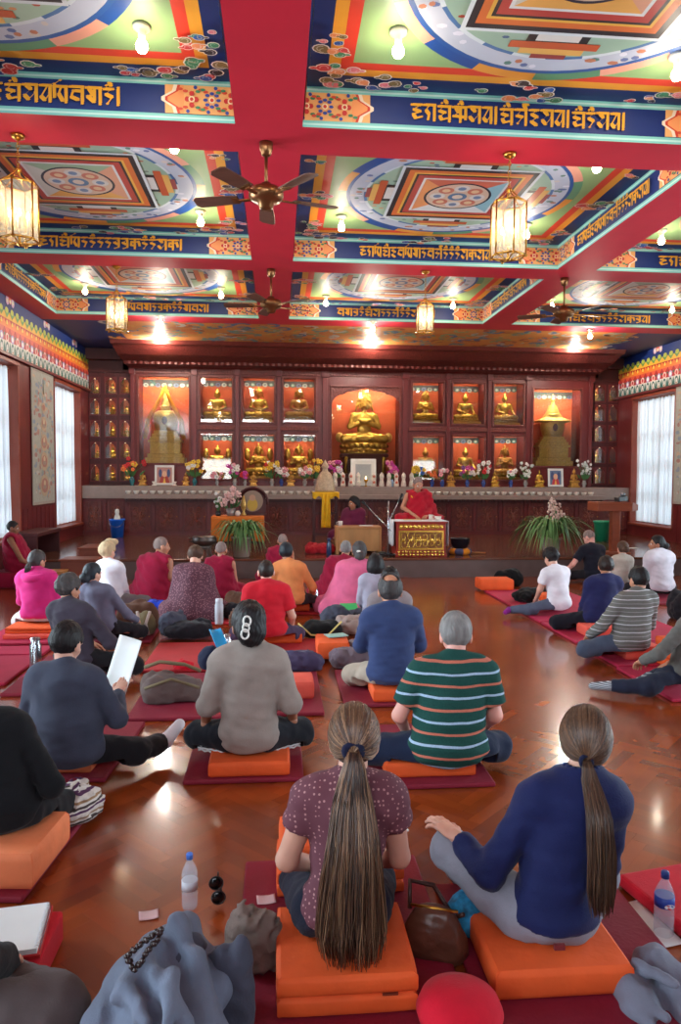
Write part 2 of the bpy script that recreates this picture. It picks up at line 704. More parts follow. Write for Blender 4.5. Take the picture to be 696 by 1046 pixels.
def beam_face(mb, o, u, n, L, text):
    """painted side of a beam, L long, from z = ZB up to the ceiling: teal edges, blue field, gold letters"""
    P = Paint(o, u, (0, 0, 1), n, mb)
    H = ZC - ZB
    P.rect(0, 0, L, H, TEAL)
    P.up()
    P.rect(0, 0.018, L, 0.034, (188, 222, 212))
    P.rect(0, H - 0.034, L, H - 0.02, (188, 222, 212))
    y0, y1 = 0.055, H - 0.05
    P.rect(0, y0, L, y1, BLUE)
    P.up()
    e = 0.56
    scroll_end(P, 0.0, e, y0, y1, 1)
    scroll_end(P, L, L - e, y0, y1, -1)
    P.up()
    lettering(P, L / 2, (y0 + y1) / 2 - 0.012, 1.86, 0.135, text)


CLOUDC = [(54, 130, 92), (196, 56, 60), (36, 84, 160), (226, 140, 90), (120, 100, 56), (40, 24, 36), (220, 120, 130)]


def cloud(P, x, y, s, n, rg, sx=1.0):
    """cluster of curled painted clouds edged in white"""
    pts = []
    for k in range(n):
        a = rg.uniform(0, 2 * PI)
        d = s * math.sqrt(rg.random())
        pts.append((x + d * math.cos(a) * sx, y + d * math.sin(a) * 0.75, rg.uniform(0.24, 0.38) * s * (1.0 if n > 5 else 1.3), rg.choice(CLOUDC), rg.uniform(0, 6.28)))
    for px, py, r, c, a in pts:
        P.disc(px, py, r, (224, 214, 206), 10, r * 0.8)
        P.disc(px + r * 1.1 * math.cos(a), py + r * 0.5 * math.sin(a), r * 0.6, (224, 214, 206), 7, r * 0.34, a)
    P.up()
    for px, py, r, c, a in pts:
        P.disc(px, py, r * 0.84, c, 10, r * 0.66)
        P.disc(px + r * 1.1 * math.cos(a), py + r * 0.5 * math.sin(a), r * 0.46, c, 7, r * 0.22, a)
    P.up()
    for px, py, r, c, a in pts:
        li = tuple(min(255, q * 0.55 + 105) for q in c)
        P.arc(px, py, r * 0.38, r * 0.55, a, a + 3.6, li, 5)
    P.up(0.5)


def mandala(P, x, y, r, rg, scheme):
    seg = [(224, 150, 60), (28, 74, 146), (226, 158, 136), (92, 146, 110)]
    n = 16
    for k in range(n):
        P.arc(x, y, r * 0.925, r, 2 * PI * k / n, 2 * PI * (k + 1) / n, seg[k % 4], 5)
    P.up()
    P.arc(x, y, r * 0.895, r * 0.93, 0, 2 * PI, (38, 84, 150), 60)
    P.disc(x, y, r * 0.90, (184, 190, 206), 60)
    P.up()
    for k in range(70):                                   # the charnel-ground ring, a crowd of small figures
        a = rg.uniform(0, 2 * PI)
        d = r * rg.uniform(0.80, 0.88)
        P.disc(x + d * math.cos(a), y + d * math.sin(a), r * rg.uniform(0.018, 0.036), rg.choice([(206, 196, 190), (96, 112, 160), (190, 120, 90), (92, 130, 120), (214, 214, 226)]), 6, r * 0.02, a)
    P.up()
    for k in range(24):
        P.arc(x, y, r * 0.755, r * 0.785, 2 * PI * k / 24, 2 * PI * (k + 1) / 24, [(206, 214, 220), (70, 110, 160)][k % 2], 2)
    P.disc(x, y, r * 0.76, [(156, 182, 160), (160, 184, 162), (150, 176, 156)][scheme % 3], 60)
    P.up()
    for k in range(46):
        a = rg.uniform(0, 2 * PI)
        d = r * rg.uniform(0.60, 0.73)
        P.disc(x + d * math.cos(a), y + d * math.sin(a), r * 0.022, rg.choice([(176, 70, 50), (208, 140, 90), (96, 120, 108), (70, 92, 130)]), 6, r * 0.013, a)
    P.up()
    s = r * 0.50

    def sq(h, c):
        P.poly([(x - h, y - h), (x + h, y - h), (x + h, y + h), (x - h, y + h)], c)
    for k in range(4):                                    # the four gates
        a = k * PI / 2
        ca, sa = round(math.cos(a)), round(math.sin(a))

        def T(u, v):
            return (x + u * ca - v * sa, y + u * sa + v * ca)
        for (u0, u1, w, c) in ((s * .9, s * 1.30, s * .34, (36, 30, 34)), (s * 1.24, s * 1.36, s * .50, (190, 84, 48)), (s * 1.36, s * 1.46, s * .36, (222, 170, 90)),
                               (s * .9, s * 1.22, s * .24, (212, 206, 200)), (s * 1.46, s * 1.54, s * .2, (150, 60, 60))):
            P.poly([T(u0, -w), T(u1, -w), T(u1, w), T(u0, w)], c)
            P.up(0.5)
    P.up()
    for h, c in ((1.10, (206, 212, 216)), (1.05, (38, 32, 40)), (0.97, (206, 104, 48)), (0.88, (222, 168, 70)), (0.84, (40, 34, 40)), (0.80, (178, 60, 54)), (0.70, (212, 208, 206))):
        sq(s * h, c)
        P.up()
    q = s * 0.66
    quad = [(206, 206, 206), (222, 140, 84), (196, 96, 74), (136, 178, 190)]
    if scheme == 2:
        quad = [(222, 160, 80), (196, 190, 180), (150, 170, 140), (214, 150, 120)]
    for k in range(4):
        a = PI / 4 + k * PI / 2
        b = a + PI / 2
        P.poly([(x, y), (x + q * 1.414 * math.cos(a), y + q * 1.414 * math.sin(a)), (x + q * 1.414 * math.cos(b), y + q * 1.414 * math.sin(b))], quad[k])
    P.up()
    P.disc(x, y, s * 0.56, (36, 34, 52), 36)
    P.up()
    P.disc(x, y, s * 0.52, (208, 176, 152), 36)
    P.up()
    for k in range(8):
        a = k * PI / 4
        P.disc(x + s * .34 * math.cos(a), y + s * .34 * math.sin(a), s * .13, [(206, 196, 190), (196, 110, 90)][k % 2], 12)
    P.up()
    for k in range(8):
        a = k * PI / 4
        P.disc(x + s * .34 * math.cos(a), y + s * .34 * math.sin(a), s * .07, [(110, 130, 160), (216, 180, 140)][k % 2], 9)
    P.disc(x, y, s * 0.16, (92, 120, 150), 16)
    P.up()
    P.disc(x, y, s * 0.09, (214, 190, 170), 12)


def ceiling_bay(i, j, n):
    x0, x1 = BAYX[i]
    y0, y1 = BAYY[j]
    rg = random.Random(40 + i * 7 + j)
    mb = MB()
    P = Paint((0, 0, ZC), (1, 0, 0), (0, 1, 0), (0, 0, -1), mb)
    P.rect(x0 - 0.1, y0 - 0.1, x1 + 0.1, y1 + 0.1, BLUE)
    P.up()
    b0, b1, b2 = 0.19, 0.285, 0.38
    P.rect(x0 + b0, y0 + b0, x1 - b0, y1 - b0, YEL)
    P.up()
    P.rect(x0 + b1, y0 + b1, x1 - b1, y1 - b1, (214, 62, 44))
    P.up()
    P.rect(x0 + b2, y0 + b2, x1 - b2, y1 - b2, GREEN)
    P.up()
    cx_, cy_ = (x0 + x1) / 2, (y0 + y1) / 2
    mandala(P, cx_, cy_, min(1.36, (y1 - y0) / 2 - 0.24), rg, (i + j) % 3)
    P.up()
    for sx, sy in ((0, 0), (1, 0), (1, 1), (0, 1)):
        x = x1 - 0.25 if sx else x0 + 0.25
        y = y1 - 0.25 if sy else y0 + 0.25
        dx, dy = (-1 if sx else 1), (-1 if sy else 1)
        cloud(P, x, y, 0.20, 9, rg)
        cloud(P, x + dx * 0.32, y - dy * 0.04, 0.14, 5, rg, 1.5)
        cloud(P, x - dx * 0.04, y + dy * 0.32, 0.14, 5, rg)
    for t in (0.0, 1.0):
        yy = y0 + 0.2 + t * (y1 - y0 - 0.4)
        xx = x0 + 0.2 + t * (x1 - x0 - 0.4)
        cloud(P, cx_, yy, 0.19, 11, rg, 2.2)
        cloud(P, xx, cy_, 0.2, 10, rg)
        for q in (-0.27, 0.27):
            cloud(P, cx_ + q * (x1 - x0), yy, 0.09, 4, rg, 1.6)
            cloud(P, xx, cy_ + q * (y1 - y0), 0.10, 4, rg)
    o = structure(mb.build('ceiling.%03d' % n if n else 'ceiling', PAINTED))
    return o


n = 0
for j in range(4):
    for i in range(3):
        ceiling_bay(i, j, n)
        n += 1
# slab that closes the hall above the painted bays
s = MB()
s.span((XL - 0.5, YF - 0.5, ZC + 0.004), (XR + 0.5, YB + 0.3, ZC + 0.25))
structure(s.build('ceiling_slab', mat('slab', (180, 170, 160), var=0.05)))

# beams
tn = 3
for k, (a, b) in enumerate(BX):
    mb = MB()
    mb.col = RED
    mb.span((a, YF, ZB), (b, 14.12, ZC + 0.01))
    for j, (y0, y1) in enumerate(BAYY):
        if j == 0:
            continue
        t = TEXTS[('F', j if j < 3 else 2, (k + j) % 3)]
        if k > 0:
            beam_face(mb, (a, y1, ZB), (0, -1, 0), (-1, 0, 0), y1 - y0, t)
        if k < 3:
            beam_face(mb, (b, y0, ZB), (0, 1, 0), (1, 0, 0), y1 - y0, t)
    structure(mb.build('trim_%d' % tn, PAINTED))
    tn += 1
for k, (a, b) in enumerate(BY):
    mb = MB()
    mb.col = RED
    for (x0, x1) in [(XL, BX[0][0])] * 0 + BAYX:
        mb.span((x0, a, ZB), (x1, b, ZC + 0.01))
    for i, (x0, x1) in enumerate(BAYX):
        if k >= 1:
            beam_face(mb, (x0, a, ZB), (1, 0, 0), (0, -1, 0), x1 - x0, TEXTS[('F', k, i)])
    structure(mb.build('trim_%d' % tn, PAINTED))
    tn += 1

# lower painted ceiling in front of the altar: blue edge and a crowd of orange and white dragons in clouds
mb = MB()
mb.col = BLUE
mb.span((XL - 0.2, 14.12, ZB), (XR + 0.2, YB, ZB + 0.06))
P = Paint((0, 0, ZB), (1, 0, 0), (0, 1, 0), (0, 0, -1), mb)
rg = random.Random(5)
P.rect(-3.2, 14.12, 7.2, 16.3, (214, 140, 66))
P.up()
for k in range(520):
    x, y = rg.uniform(-3.4, 7.4), rg.uniform(14.2, 16.2)
    r = rg.uniform(0.07, 0.2)
    c = rg.choice([(214, 120, 52), (206, 150, 80), (200, 196, 186), (112, 150, 150), (84, 120, 160), (214, 160, 70), (170, 90, 50), (150, 168, 120)])
    a = rg.uniform(0, 6.28)
    P.arc(x, y, r * 0.5, r, a, a + rg.uniform(2, 5), c, 6)
    if k % 40 == 0:
        P.up(0.6)
structure(mb.build('ceiling_lower', PAINTED))

# ---- side walls with tall windows, painted frieze and lower panelling
WIN = [(-0.4, 1.5), (3.35, 5.2), (7.1, 8.95), (10.95, 12.85), (14.8, 16.72)]
WZ0, WZ1 = 0.58, 3.60


def side_wall(name, X, sgn):
    """sgn: direction from the wall into the hall"""
    mb = MB()
    xo = X - sgn * 0.38
    edges = [YF] + [e for w in WIN for e in w] + [YB]
    for a, b in zip(edges[0::2], edges[1::2]):
        mb.span((xo, a, 0), (X, b, ZC))
    for a, b in WIN:
        mb.span((xo, a, 0), (X, b, WZ0))
        mb.span((xo, a, WZ1), (X, b, ZC))
    for a, b in zip(edges[0::2], edges[1::2]):            # panelling battens
        k = a + 0.12
        while k < b - 0.05:
            mb.span((X, k - 0.02, 0.0), (X + sgn * 0.012, k + 0.02, 1.1))
            k += 0.24
    structure(mb.build(name, MAROON))
    # frieze
    fz = MB()
    P = Paint((X, 0, 0), (0, sgn, 0), (0, 0, 1), (sgn, 0, 0), fz)
    P.h = 0.002
    z0, z1 = 3.68, 4.42

    def U(y):
        return y * sgn
    a, b = 6.0, YB
    lo, hi = min(U(a), U(b)), max(U(a), U(b))
    P.rect(lo, z0, hi, ZC, BLUE)
    P.up()
    P.rect(lo, z0, hi, z0 + .20, (40, 98, 92))
    P.rect(lo, z0 + .20, hi, z0 + .42, (178, 44, 44))
    P.rect(lo, z0 + .42, hi, z0 + .56, (226, 120, 46))
    P.rect(lo, z0 + .56, hi, z0 + .68, (222, 168, 52))
    P.up()
    u = lo + 0.12
    kk = 0
    while u < hi - 0.1:
        P.poly([(u - .12, z0 + .2), (u - .05, z0 + .02), (u + .05, z0 + .02), (u + .12, z0 + .2)], (206, 206, 196))
        P.poly([(u - .12, z0 + .42), (u, z0 + .30), (u + .12, z0 + .42)], (214, 84, 60))
        P.poly([(u - .12, z0 + .56), (u, z0 + .45), (u + .12, z0 + .56)], (180, 40, 40))
        P.poly([(u - .12, z0 + .68), (u, z0 + .58), (u + .12, z0 + .68)], (96, 140, 70))
        P.disc(u, z0 + .70, .075, (170, 176, 70), 8, .05)
        P.up(0.4)
        P.disc(u, z0 + .11, .062, (34, 86, 84), 9, .08)
        P.disc(u, z0 + .26, .075, [(226, 190, 180), (170, 150, 196)][kk % 2], 9, .075)
        P.disc(u + .12, z0 + .30, .03, (52, 112, 88), 7)
        P.disc(u, z0 + .50, .04, (232, 196, 80), 7)
        P.up(0.4)
        P.disc(u, z0 + .09, .035, (210, 206, 200), 7, .06)
        P.disc(u, z0 + .26, .045, [(196, 70, 70), (236, 226, 216)][kk % 2], 8)
        P.disc(u, z0 + .04, .022, (200, 120, 60), 6)
        P.up(-0.8)
        u += 0.24
        kk += 1
    P.up(4)
    u = lo + 0.8
    while u < hi:
        for dx, c in ((-.12, (190, 160, 190)), (0, (206, 90, 70)), (.12, (190, 160, 190))):
            P.disc(u + dx, z0 + .86 + (0.03 if dx == 0 else 0), .075, c, 8)
        P.up()
        for dx in (-.12, 0, .12):
            P.disc(u + dx, z0 + .86, .035, (210, 214, 170), 7)
        P.up(-1)
        u += 1.9
    structure(fz.build('trim_%d' % (11 if sgn > 0 else 12), PAINTED))
    # ledge under the frieze
    lb = MB()
    lb.span((X, 6.0, 3.62), (X + sgn * 0.06, YB, 3.68))
    structure(lb.build('trim_%d' % (13 if sgn > 0 else 14), MAROON, bevel=0.01))


side_wall('wall_left', XL, 1)
side_wall('wall_right', XR, -1)
s = MB()
s.span((XL - 0.5, YB, 0), (XR + 0.5, YB + 0.25, ZC + 0.2))
structure(s.build('wall_back', DARKWOOD))
s = MB()                                                   # rear of the hall: open doorways between piers
for a, b in ((XL - 0.4, -3.9), (-2.4, 7.1), (8.3, XR + 0.4)):
    s.span((a, YF - 0.3, 0), (b, YF, 2.5))
s.span((XL - 0.4, YF - 0.3, 2.5), (XR + 0.4, YF, 3.75))
s.span((XL - 0.4, YF - 0.3, 4.5), (XR + 0.4, YF, ZC + 0.1))
for a, b in ((XL - .2, XL + .2), (-.5, -.1), (2.2, 7.0), (XR - .2, XR + .2)):  # gaps between these are invented openings that let rear fill light in
    s.span((a, YF - .3, 3.75), (b, YF, 4.5))
structure(s.build('wall_front', MAROON))
for nm, X, sg in (('baseboard_left', XL, 1), ('baseboard_right', XR, -1)):
    s = MB()
    s.span((X, YF, 0), (X + sg * 0.02, ST_Y, 0.14))
    structure(s.build(nm, DARKWOOD))

FRAMEW = mat('window_frame_paint', (120, 44, 44), rough=0.5, var=0.1)


def curtain_mat():
    m = bpy.data.materials.new('white_curtain')
    m.use_nodes = True
    N, L = m.node_tree.nodes, m.node_tree.links
    N.clear()
    o = N.new('ShaderNodeOutputMaterial')
    d = N.new('ShaderNodeBsdfDiffuse')
    d.inputs[0].default_value = lin((232, 236, 240))
    t = N.new('ShaderNodeBsdfTranslucent')
    t.inputs[0].default_value = lin((240, 244, 250))
    p = N.new('ShaderNodeBsdfTransparent')
    tc = N.new('ShaderNodeTexCoord')
    wv = N.new('ShaderNodeTexNoise')
    wv.inputs['Scale'].default_value = 60
    L.new(tc.outputs['Object'], wv.inputs['Vector'])
    m1 = N.new('ShaderNodeMixShader')
    m1.inputs[0].default_value = 0.32
    m2 = N.new('ShaderNodeMixShader')
    mm = N.new('ShaderNodeMapRange')
    mm.inputs['To Min'].default_value = 0.10
    mm.inputs['To Max'].default_value = 0.24
    L.new(wv.outputs['Fac'], mm.inputs['Value'])
    L.new(mm.outputs['Result'], m2.inputs[0])
    L.new(d.outputs[0], m1.inputs[1])
    L.new(t.outputs[0], m1.inputs[2])
    L.new(m1.outputs[0], m2.inputs[1])
    L.new(p.outputs[0], m2.inputs[2])
    L.new(m2.outputs[0], o.inputs[0])
    return m


CURT = curtain_mat()
GLASS = pane_mat('window_glass')
wn = 1
side_of = {}
for sgn, X in ((1, XL), (-1, XR)):
    for wi, (a, b) in enumerate(WIN):
        xo = X - sgn * 0.30
        f = MB()
        w = 0.055
        for y in (a + w / 2, b - w / 2, (a + b) / 2):
            f.span((xo - 0.03, y - w / 2, WZ0), (xo + 0.03, y + w / 2, WZ1))
        for z in (WZ0 + w / 2, WZ1 - w / 2, 1.25, 1.95, 2.65):
            f.span((xo - 0.03, a, z - w / 2), (xo + 0.03, b, z + w / 2))
        fo = structure(f.build('window_%d' % wn, FRAMEW))
        g = MB()
        g.span((xo - 0.004, a, WZ0), (xo + 0.004, b, WZ1))
        structure(g.build('pane', GLASS, fo))
        j = MB()                                           # lining of the reveal
        for y, q in ((a, 1), (b, -1)):
            j.span((X - sgn * 0.27, y, WZ0), (X + sgn * 0.015, y + q * 0.05, WZ1))
        j.span((X - sgn * 0.27, a, WZ1 - 0.06), (X + sgn * 0.03, b, WZ1))
        j.span((X - sgn * 0.27, a, WZ0), (X + sgn * 0.05, b, WZ0 + 0.05))
        structure(j.build('window_lining', JAMB, fo, bevel=0.006))
        wn += 1
        if wi < 3 or (sgn < 0 and wi == 3):
            continue
        xc = X - sgn * 0.14
        y0, y1 = a + 0.06, b - 0.06
        if sgn > 0 and wi == 3:
            y0 = b - 0.75                                  # drawn aside, the near half of the window bare
        nm = {(1, 4): 'white curtain over the window beside the left niche cabinet, next to the long painted scroll',
              (1, 3): 'white curtain drawn aside at the window above the monk leaning on the wall',
              (-1, 4): 'white net curtain over the tall window behind the wooden lectern'}[(sgn, wi)]
        c = MB()
        ph = rng.uniform(0, 6)

        def fn(u, v, y0=y0, y1=y1, xc=xc, ph=ph):
            y = y0 + (y1 - y0) * u
            return (xc + 0.035 * math.sin(y * 46 + ph) + 0.015 * math.sin(y * 19 + 2 * v), y + 0.012 * math.sin(v * 9 + y * 8), WZ0 + 0.09 + (WZ1 - WZ0 - 0.18) * v)
        c.sheet(fn, 110, 12)
        root = thing('curtain', nm, 'curtain', (0, 0, 0))
        c.build('curtain_cloth', CURT, root)
        r_ = MB()
        r_.tube([(xc, a + 0.02, WZ1 - 0.10), (xc, b - 0.02, WZ1 - 0.10)], 0.012, 8)
        r_.build('curtain_rod', BRASS, root)

# ---- long painted scrolls between the windows
SCROLL = mat('scroll_print', (150, 150, 150), rough=0.8, var=0.1, scale=20, attr=True)


def scroll(X, sgn, a, b, label):
    mb = MB()
    t = 0.012
    mb.col = (150, 140, 130)
    mb.span((X + sgn * 0.016, a, 1.15), (X + sgn * (0.016 + t), b, 3.62))
    P = Paint((X + sgn * (0.016 + t), 0, 0), (0, sgn, 0), (0, 0, 1), (sgn, 0, 0), mb)
    rg = random.Random(int(a * 10))
    lo, hi = min(a * sgn, b * sgn), max(a * sgn, b * sgn)
    P.rect(lo + .03, 1.2, hi - .03, 3.58, (158, 156, 146))
    P.up()
    c = (lo + hi) / 2
    for k in range(170):
        P.disc(rg.uniform(lo + .1, hi - .1), rg.uniform(1.3, 3.5), rg.uniform(.03, .09), rg.choice([(170, 128, 116), (134, 146, 144), (176, 170, 162), (182, 156, 134), (128, 138, 152), (154, 112, 106)]), 8, rg.uniform(.02, .06), rg.uniform(0, 3))
        if k % 10 == 0:
            P.up(0.3)
    P.up()
    for z, r in ((1.5, .26), (1.95, .22), (2.3, .2), (2.65, .17), (2.95, .12), (3.2, .06)):
        P.disc(c, z, r, (172, 152, 128), 16, r * .8)
    P.up()
    for z, r in ((1.5, .2), (1.95, .16), (2.3, .15), (2.65, .12), (2.95, .08)):
        P.disc(c, z, r, (160, 112, 100), 14, r * .7)
    P.up()
    for z in (1.52, 1.97, 2.32, 2.66):
        P.disc(c, z + .02, .06, (190, 168, 140), 10)
        P.disc(c, z - .05, .1, (150, 130, 120), 10, .04)
    P.poly([(c - .03, 3.2), (c + .03, 3.2), (c, 3.5)], (96, 84, 60))
    tag(mb.build('wall_scroll', SCROLL), label, 'wall hanging', 'painted scrolls between the windows')


scroll(XL, 1, 13.42, 14.70, 'long pale painted scroll hanging on the maroon wall between the two left windows')
scroll(XR, -1, 13.42, 14.78, 'long pale painted scroll on the wall beyond the net-curtained window near the lectern')

# ================================================================== the altar
CASE_Y = 17.35
SHELF_Z = 1.45
MX0, MX1 = -3.43, 7.73
CARVED = mat('carved_wood', (102, 40, 34), rough=0.42, var=0.35, scale=14, bump=0.8, bscale=22)
NICHE = mat('niche_lining', (208, 96, 54), rough=0.7, var=0.15, scale=3)
GILT = mat('gilt', (236, 188, 84), rough=0.26, metal=0.7, var=0.12, scale=14)
GILT2 = mat('pale_gilt', (232, 196, 104), rough=0.36, metal=0.3, var=0.2, scale=24, bump=0.25, bscale=60)
DARKGOLD = mat('old_gilt', (196, 146, 70), rough=0.35, metal=0.55, var=0.25, scale=20)
SHRINE_GLASS = pane_mat('shrine_glass', (244, 244, 240), 0.09)
SLAB = mat('shelf_slab', (142, 124, 116), rough=0.45, var=0.1, scale=8)


def frame_boxes(mb, x0, x1, z0, z1, holes, y0, y1):
    """a board with rectangular openings"""
    xs = sorted({x0, x1, *[h[0] for h in holes], *[h[1] for h in holes]})
    for a, b in zip(xs[:-1], xs[1:]):
        if b - a < 1e-5:
            continue
        mid = (a + b) / 2
        cuts = sorted([(h[2], h[3]) for h in holes if h[0] < mid < h[1]])
        z = z0
        for c, d in cuts + [(z1, z1)]:
            if c - z > 1e-4:
                mb.span((a, y0, z), (b, y1, c))
            z = d


def hole(px0, py0, px1, py1, Y=CASE_Y):
    a, b = at(px0, (py0 + py1) / 2, Y=Y), at(px1, (py0 + py1) / 2, Y=Y)
    t, u = at((px0 + px1) / 2, py0, Y=Y), at((px0 + px1) / 2, py1, Y=Y)
    return [a.x, b.x, u.z, t.z]


H_ST_L = hole(142, 385, 193, 473)
H_ST_R = hole(545, 398, 593, 476)
H_CEN = hole(339, 396, 408, 488)
UP = [hole(a, b, c, d) for a, b, c, d in ((205, 386, 237, 431), (248, 386, 280, 431), (290, 387, 322, 431), (422, 391, 453, 432), (463, 392, 495, 433), (505, 392, 535, 434))]
LO = [hole(a, b, c, d) for a, b, c, d in ((205, 443, 237, 489), (248, 444, 280, 489), (290, 444, 322, 489), (422, 446, 453, 490), (463, 446, 495, 490), (505, 446, 535, 490))]
HOLES = [H_ST_L, H_ST_R, H_CEN] + UP + LO

NFILL = emit('added_niche_glow', (255, 222, 170), 3)  # glow of small lamps added to brighten the niches, none known there
NW_ = 6.5


def added_niche_light(x, y, z, w, watt):  # added fill light that brightens the statue in a niche
    l = bpy.data.lights.new('added_niche_light', 'AREA')
    l.shape = 'RECTANGLE'
    l.size, l.size_y = w, .03
    l.energy = watt
    l.color = (1, .86, .66)
    o = bpy.data.objects.new('added_niche_light', l)
    COL.objects.link(o)
    o.location = (x, y, z)
    o.rotation_euler = (R(22), 0, 0)


case = thing('shrine_cabinet', 'long carved maroon shrine cabinet with glazed niches for the large gilded statues', 'cabinet', (0, 0, 0))
mb = MB()
frame_boxes(mb, MX0, MX1, SHELF_Z, 4.2, HOLES, CASE_Y, CASE_Y + 0.07)
for x0, x1, z0, z1 in HOLES:                               # niche boxes
    yb = CASE_Y + 0.56
    mb.span((x0 - .03, CASE_Y + .07, z0 - .03), (x0, yb, z1 + .09))
    mb.span((x1, CASE_Y + .07, z0 - .03), (x1 + .03, yb, z1 + .09))
    mb.span((x0, CASE_Y + .07, z0 - .03), (x1, yb, z0))
    mb.span((x0, CASE_Y + .07, z1 + .06), (x1, yb, z1 + .09))
mb.span((MX0, CASE_Y + .07, SHELF_Z), (MX0 + .03, 18.0, 4.2))
mb.span((MX1 - .03, CASE_Y + .07, SHELF_Z), (MX1, 18.0, 4.2))
mb.build('carcass', MAROON, case, bevel=0.006)
for k, (x0, x1, z0, z1) in enumerate(HOLES):
    b = MB()
    b.span((x0, CASE_Y + .54, z0), (x1, CASE_Y + .56, z1 + .06))
    b.build('niche_back', NICHE, case)
    fr = MB()
    w = 0.045
    for p, q in (((x0 - w, z0 - w), (x0, z1 + w)), ((x1, z0 - w), (x1 + w, z1 + w)), ((x0, z1), (x1, z1 + w)), ((x0, z0 - w), (x1, z0))):
        fr.span((p[0], CASE_Y - .03, p[1]), (q[0], CASE_Y, q[1]))
    fo = fr.build('niche_frame', CARVED, case, bevel=0.01)
    g = MB()
    g.span((x0, CASE_Y + .02, z0), (x1, CASE_Y + .026, z1))
    g.build('glass', SHRINE_GLASS, fo)
    lt = MB()
    lt.span((x0 + .05, CASE_Y + .075, z1 + .02), (x1 - .05, CASE_Y + .10, z1 + .045))
    lt.build('added_niche_lamp', NFILL, case)  # added tube, tucked out of sight above the opening
    added_niche_light((x0 + x1) / 2, CASE_Y + .125, z1 + .03, (x1 - x0) * .8, NW_ * (x1 - x0) * (z1 - z0) * (1.6 if k < 2 else 1.0))
    # painted pelmet inside the top of the niche
    if k not in (2,):
        P = Paint((0, CASE_Y + .538, 0), (1, 0, 0), (0, 0, 1), (0, -1, 0), None, 0.001)
        zt = z1 - (0.16 if k < 3 else 0.13)
        P.rect(x0, zt, x1, z1, (44, 66, 74))
        P.up()
        n_ = max(3, int((x1 - x0) / 0.13))
        for q in range(n_):
            x = x0 + (q + .5) * (x1 - x0) / n_
            P.disc(x, zt + .03, .062, [(190, 196, 190), (70, 120, 110), (96, 120, 160)][q % 3], 10, .05)
        P.up()
        for q in range(n_):
            x = x0 + (q + .5) * (x1 - x0) / n_
            P.disc(x, zt + .035, .035, [(120, 140, 150), (180, 190, 180), (60, 80, 110)][q % 3], 8, .03)
        P.mb.build('painted_pelmet', PAINTED, case)
# cusped corners of the central arch
x0, x1, z0, z1 = H_CEN
ar = MB()
for sx in (-1, 1):
    xs = x0 if sx < 0 else x1
    pts = [(xs, z1), (xs, z1 - .42)]
    for t in range(7):
        a = PI / 2 * t / 6
        pts.append((xs - sx * .30 * (1 - math.cos(a)) - sx * .02 * 0, z1 - .42 + .26 * math.sin(a)))
    pts += [(xs - sx * .36, z1 - .11), (xs - sx * .62, z1 - .07), (xs - sx * .82, z1)]
    n0 = len(pts)
    vs = [(p[0], CASE_Y + .01, p[1]) for p in pts] + [(p[0], CASE_Y + .06, p[1]) for p in pts]
    fs = [tuple(range(n0)), tuple(range(2 * n0 - 1, n0 - 1, -1))] + [(i, n0 + i, n0 + (i + 1) % n0, (i + 1) % n0) for i in range(n0)]
    ar.add(vs, fs)
ar.build('arch_spandrel', CARVED, case)
# pilasters and rails
cols = [MX0 + .06, H_ST_L[1] + .14, (UP[0][1] + UP[1][0]) / 2, (UP[1][1] + UP[2][0]) / 2, H_CEN[0] - .17, H_CEN[1] + .14, (UP[3][1] + UP[4][0]) / 2, (UP[4][1] + UP[5][0]) / 2, H_ST_R[0] - .15, MX1 - .06]
for k, x in enumerate(cols):
    w = .09 if k not in (4, 5) else .12
    pl = MB()
    pl.span((x - w / 2, CASE_Y - .05, SHELF_Z), (x + w / 2, CASE_Y, 4.2))
    pl.box((x, CASE_Y - .04, 4.1), (w * 1.5, .10, .14))
    pl.build('pilaster', MAROON, case, bevel=0.008)
ra = MB()
ra.span((MX0, CASE_Y - .035, 4.06), (MX1, CASE_Y, 4.2))
for hs in (UP[:3], UP[3:]):
    z = (hs[0][2] + LO[0][3]) / 2
    ra.span((hs[0][0] - .1, CASE_Y - .035, z - .05), (hs[2][1] + .1, CASE_Y, z + .05))
ra.build('rail', CARVED, case, bevel=0.01)

# cornice that flares out to the lower ceiling
cn = MB()
prof = [(CASE_Y - .06, 4.16), (CASE_Y - .12, 4.2), (16.95, 4.22), (16.9, 4.28), (16.62, 4.34), (16.5, 4.36), (16.2, 4.5), (16.05, 4.52), (15.98, 4.595)]
fl = [(0, .0), (0, .02), (.02, .05), (.03, .06), (.06, .1), (.07, .1), (.1, .14), (.1, .15), (.12, .15)]
for i in range(len(prof) - 1):
    (ya, za), (yb, zb_) = prof[i], prof[i + 1]
    ea, eb = fl[i][1], fl[i + 1][1]
    cn.add([(MX0 - ea, ya, za), (MX1 + ea, ya, za), (MX1 + eb, yb, zb_), (MX0 - eb, yb, zb_)], [(3, 2, 1, 0)])
    cn.add([(MX0 - ea, ya, za), (MX0 - eb, yb, zb_), (MX0 - eb, 18.2, zb_), (MX0 - ea, 18.2, za)], [(0, 1, 2, 3)])
    cn.add([(MX1 + ea, ya, za), (MX1 + eb, yb, zb_), (MX1 + eb, 18.2, zb_), (MX1 + ea, 18.2, za)], [(3, 2, 1, 0)])
x = MX0 + .05
while x < MX1:
    cn.span((x, 16.9, 4.215), (x + .06, 17.2, 4.275))
    x += .13
cn.build('cornice', CARVED, case)

# wings with the small niches
LCOL = [96, 113, 128.5]
LROW = [394, 415.5, 438, 460, 483]
RCOL = [601.5, 612.8, 628]
RROW = [402, 422, 443, 465, 486]
WY = 17.45
ORD = ['top', 'second', 'third', 'fourth', 'bottom']


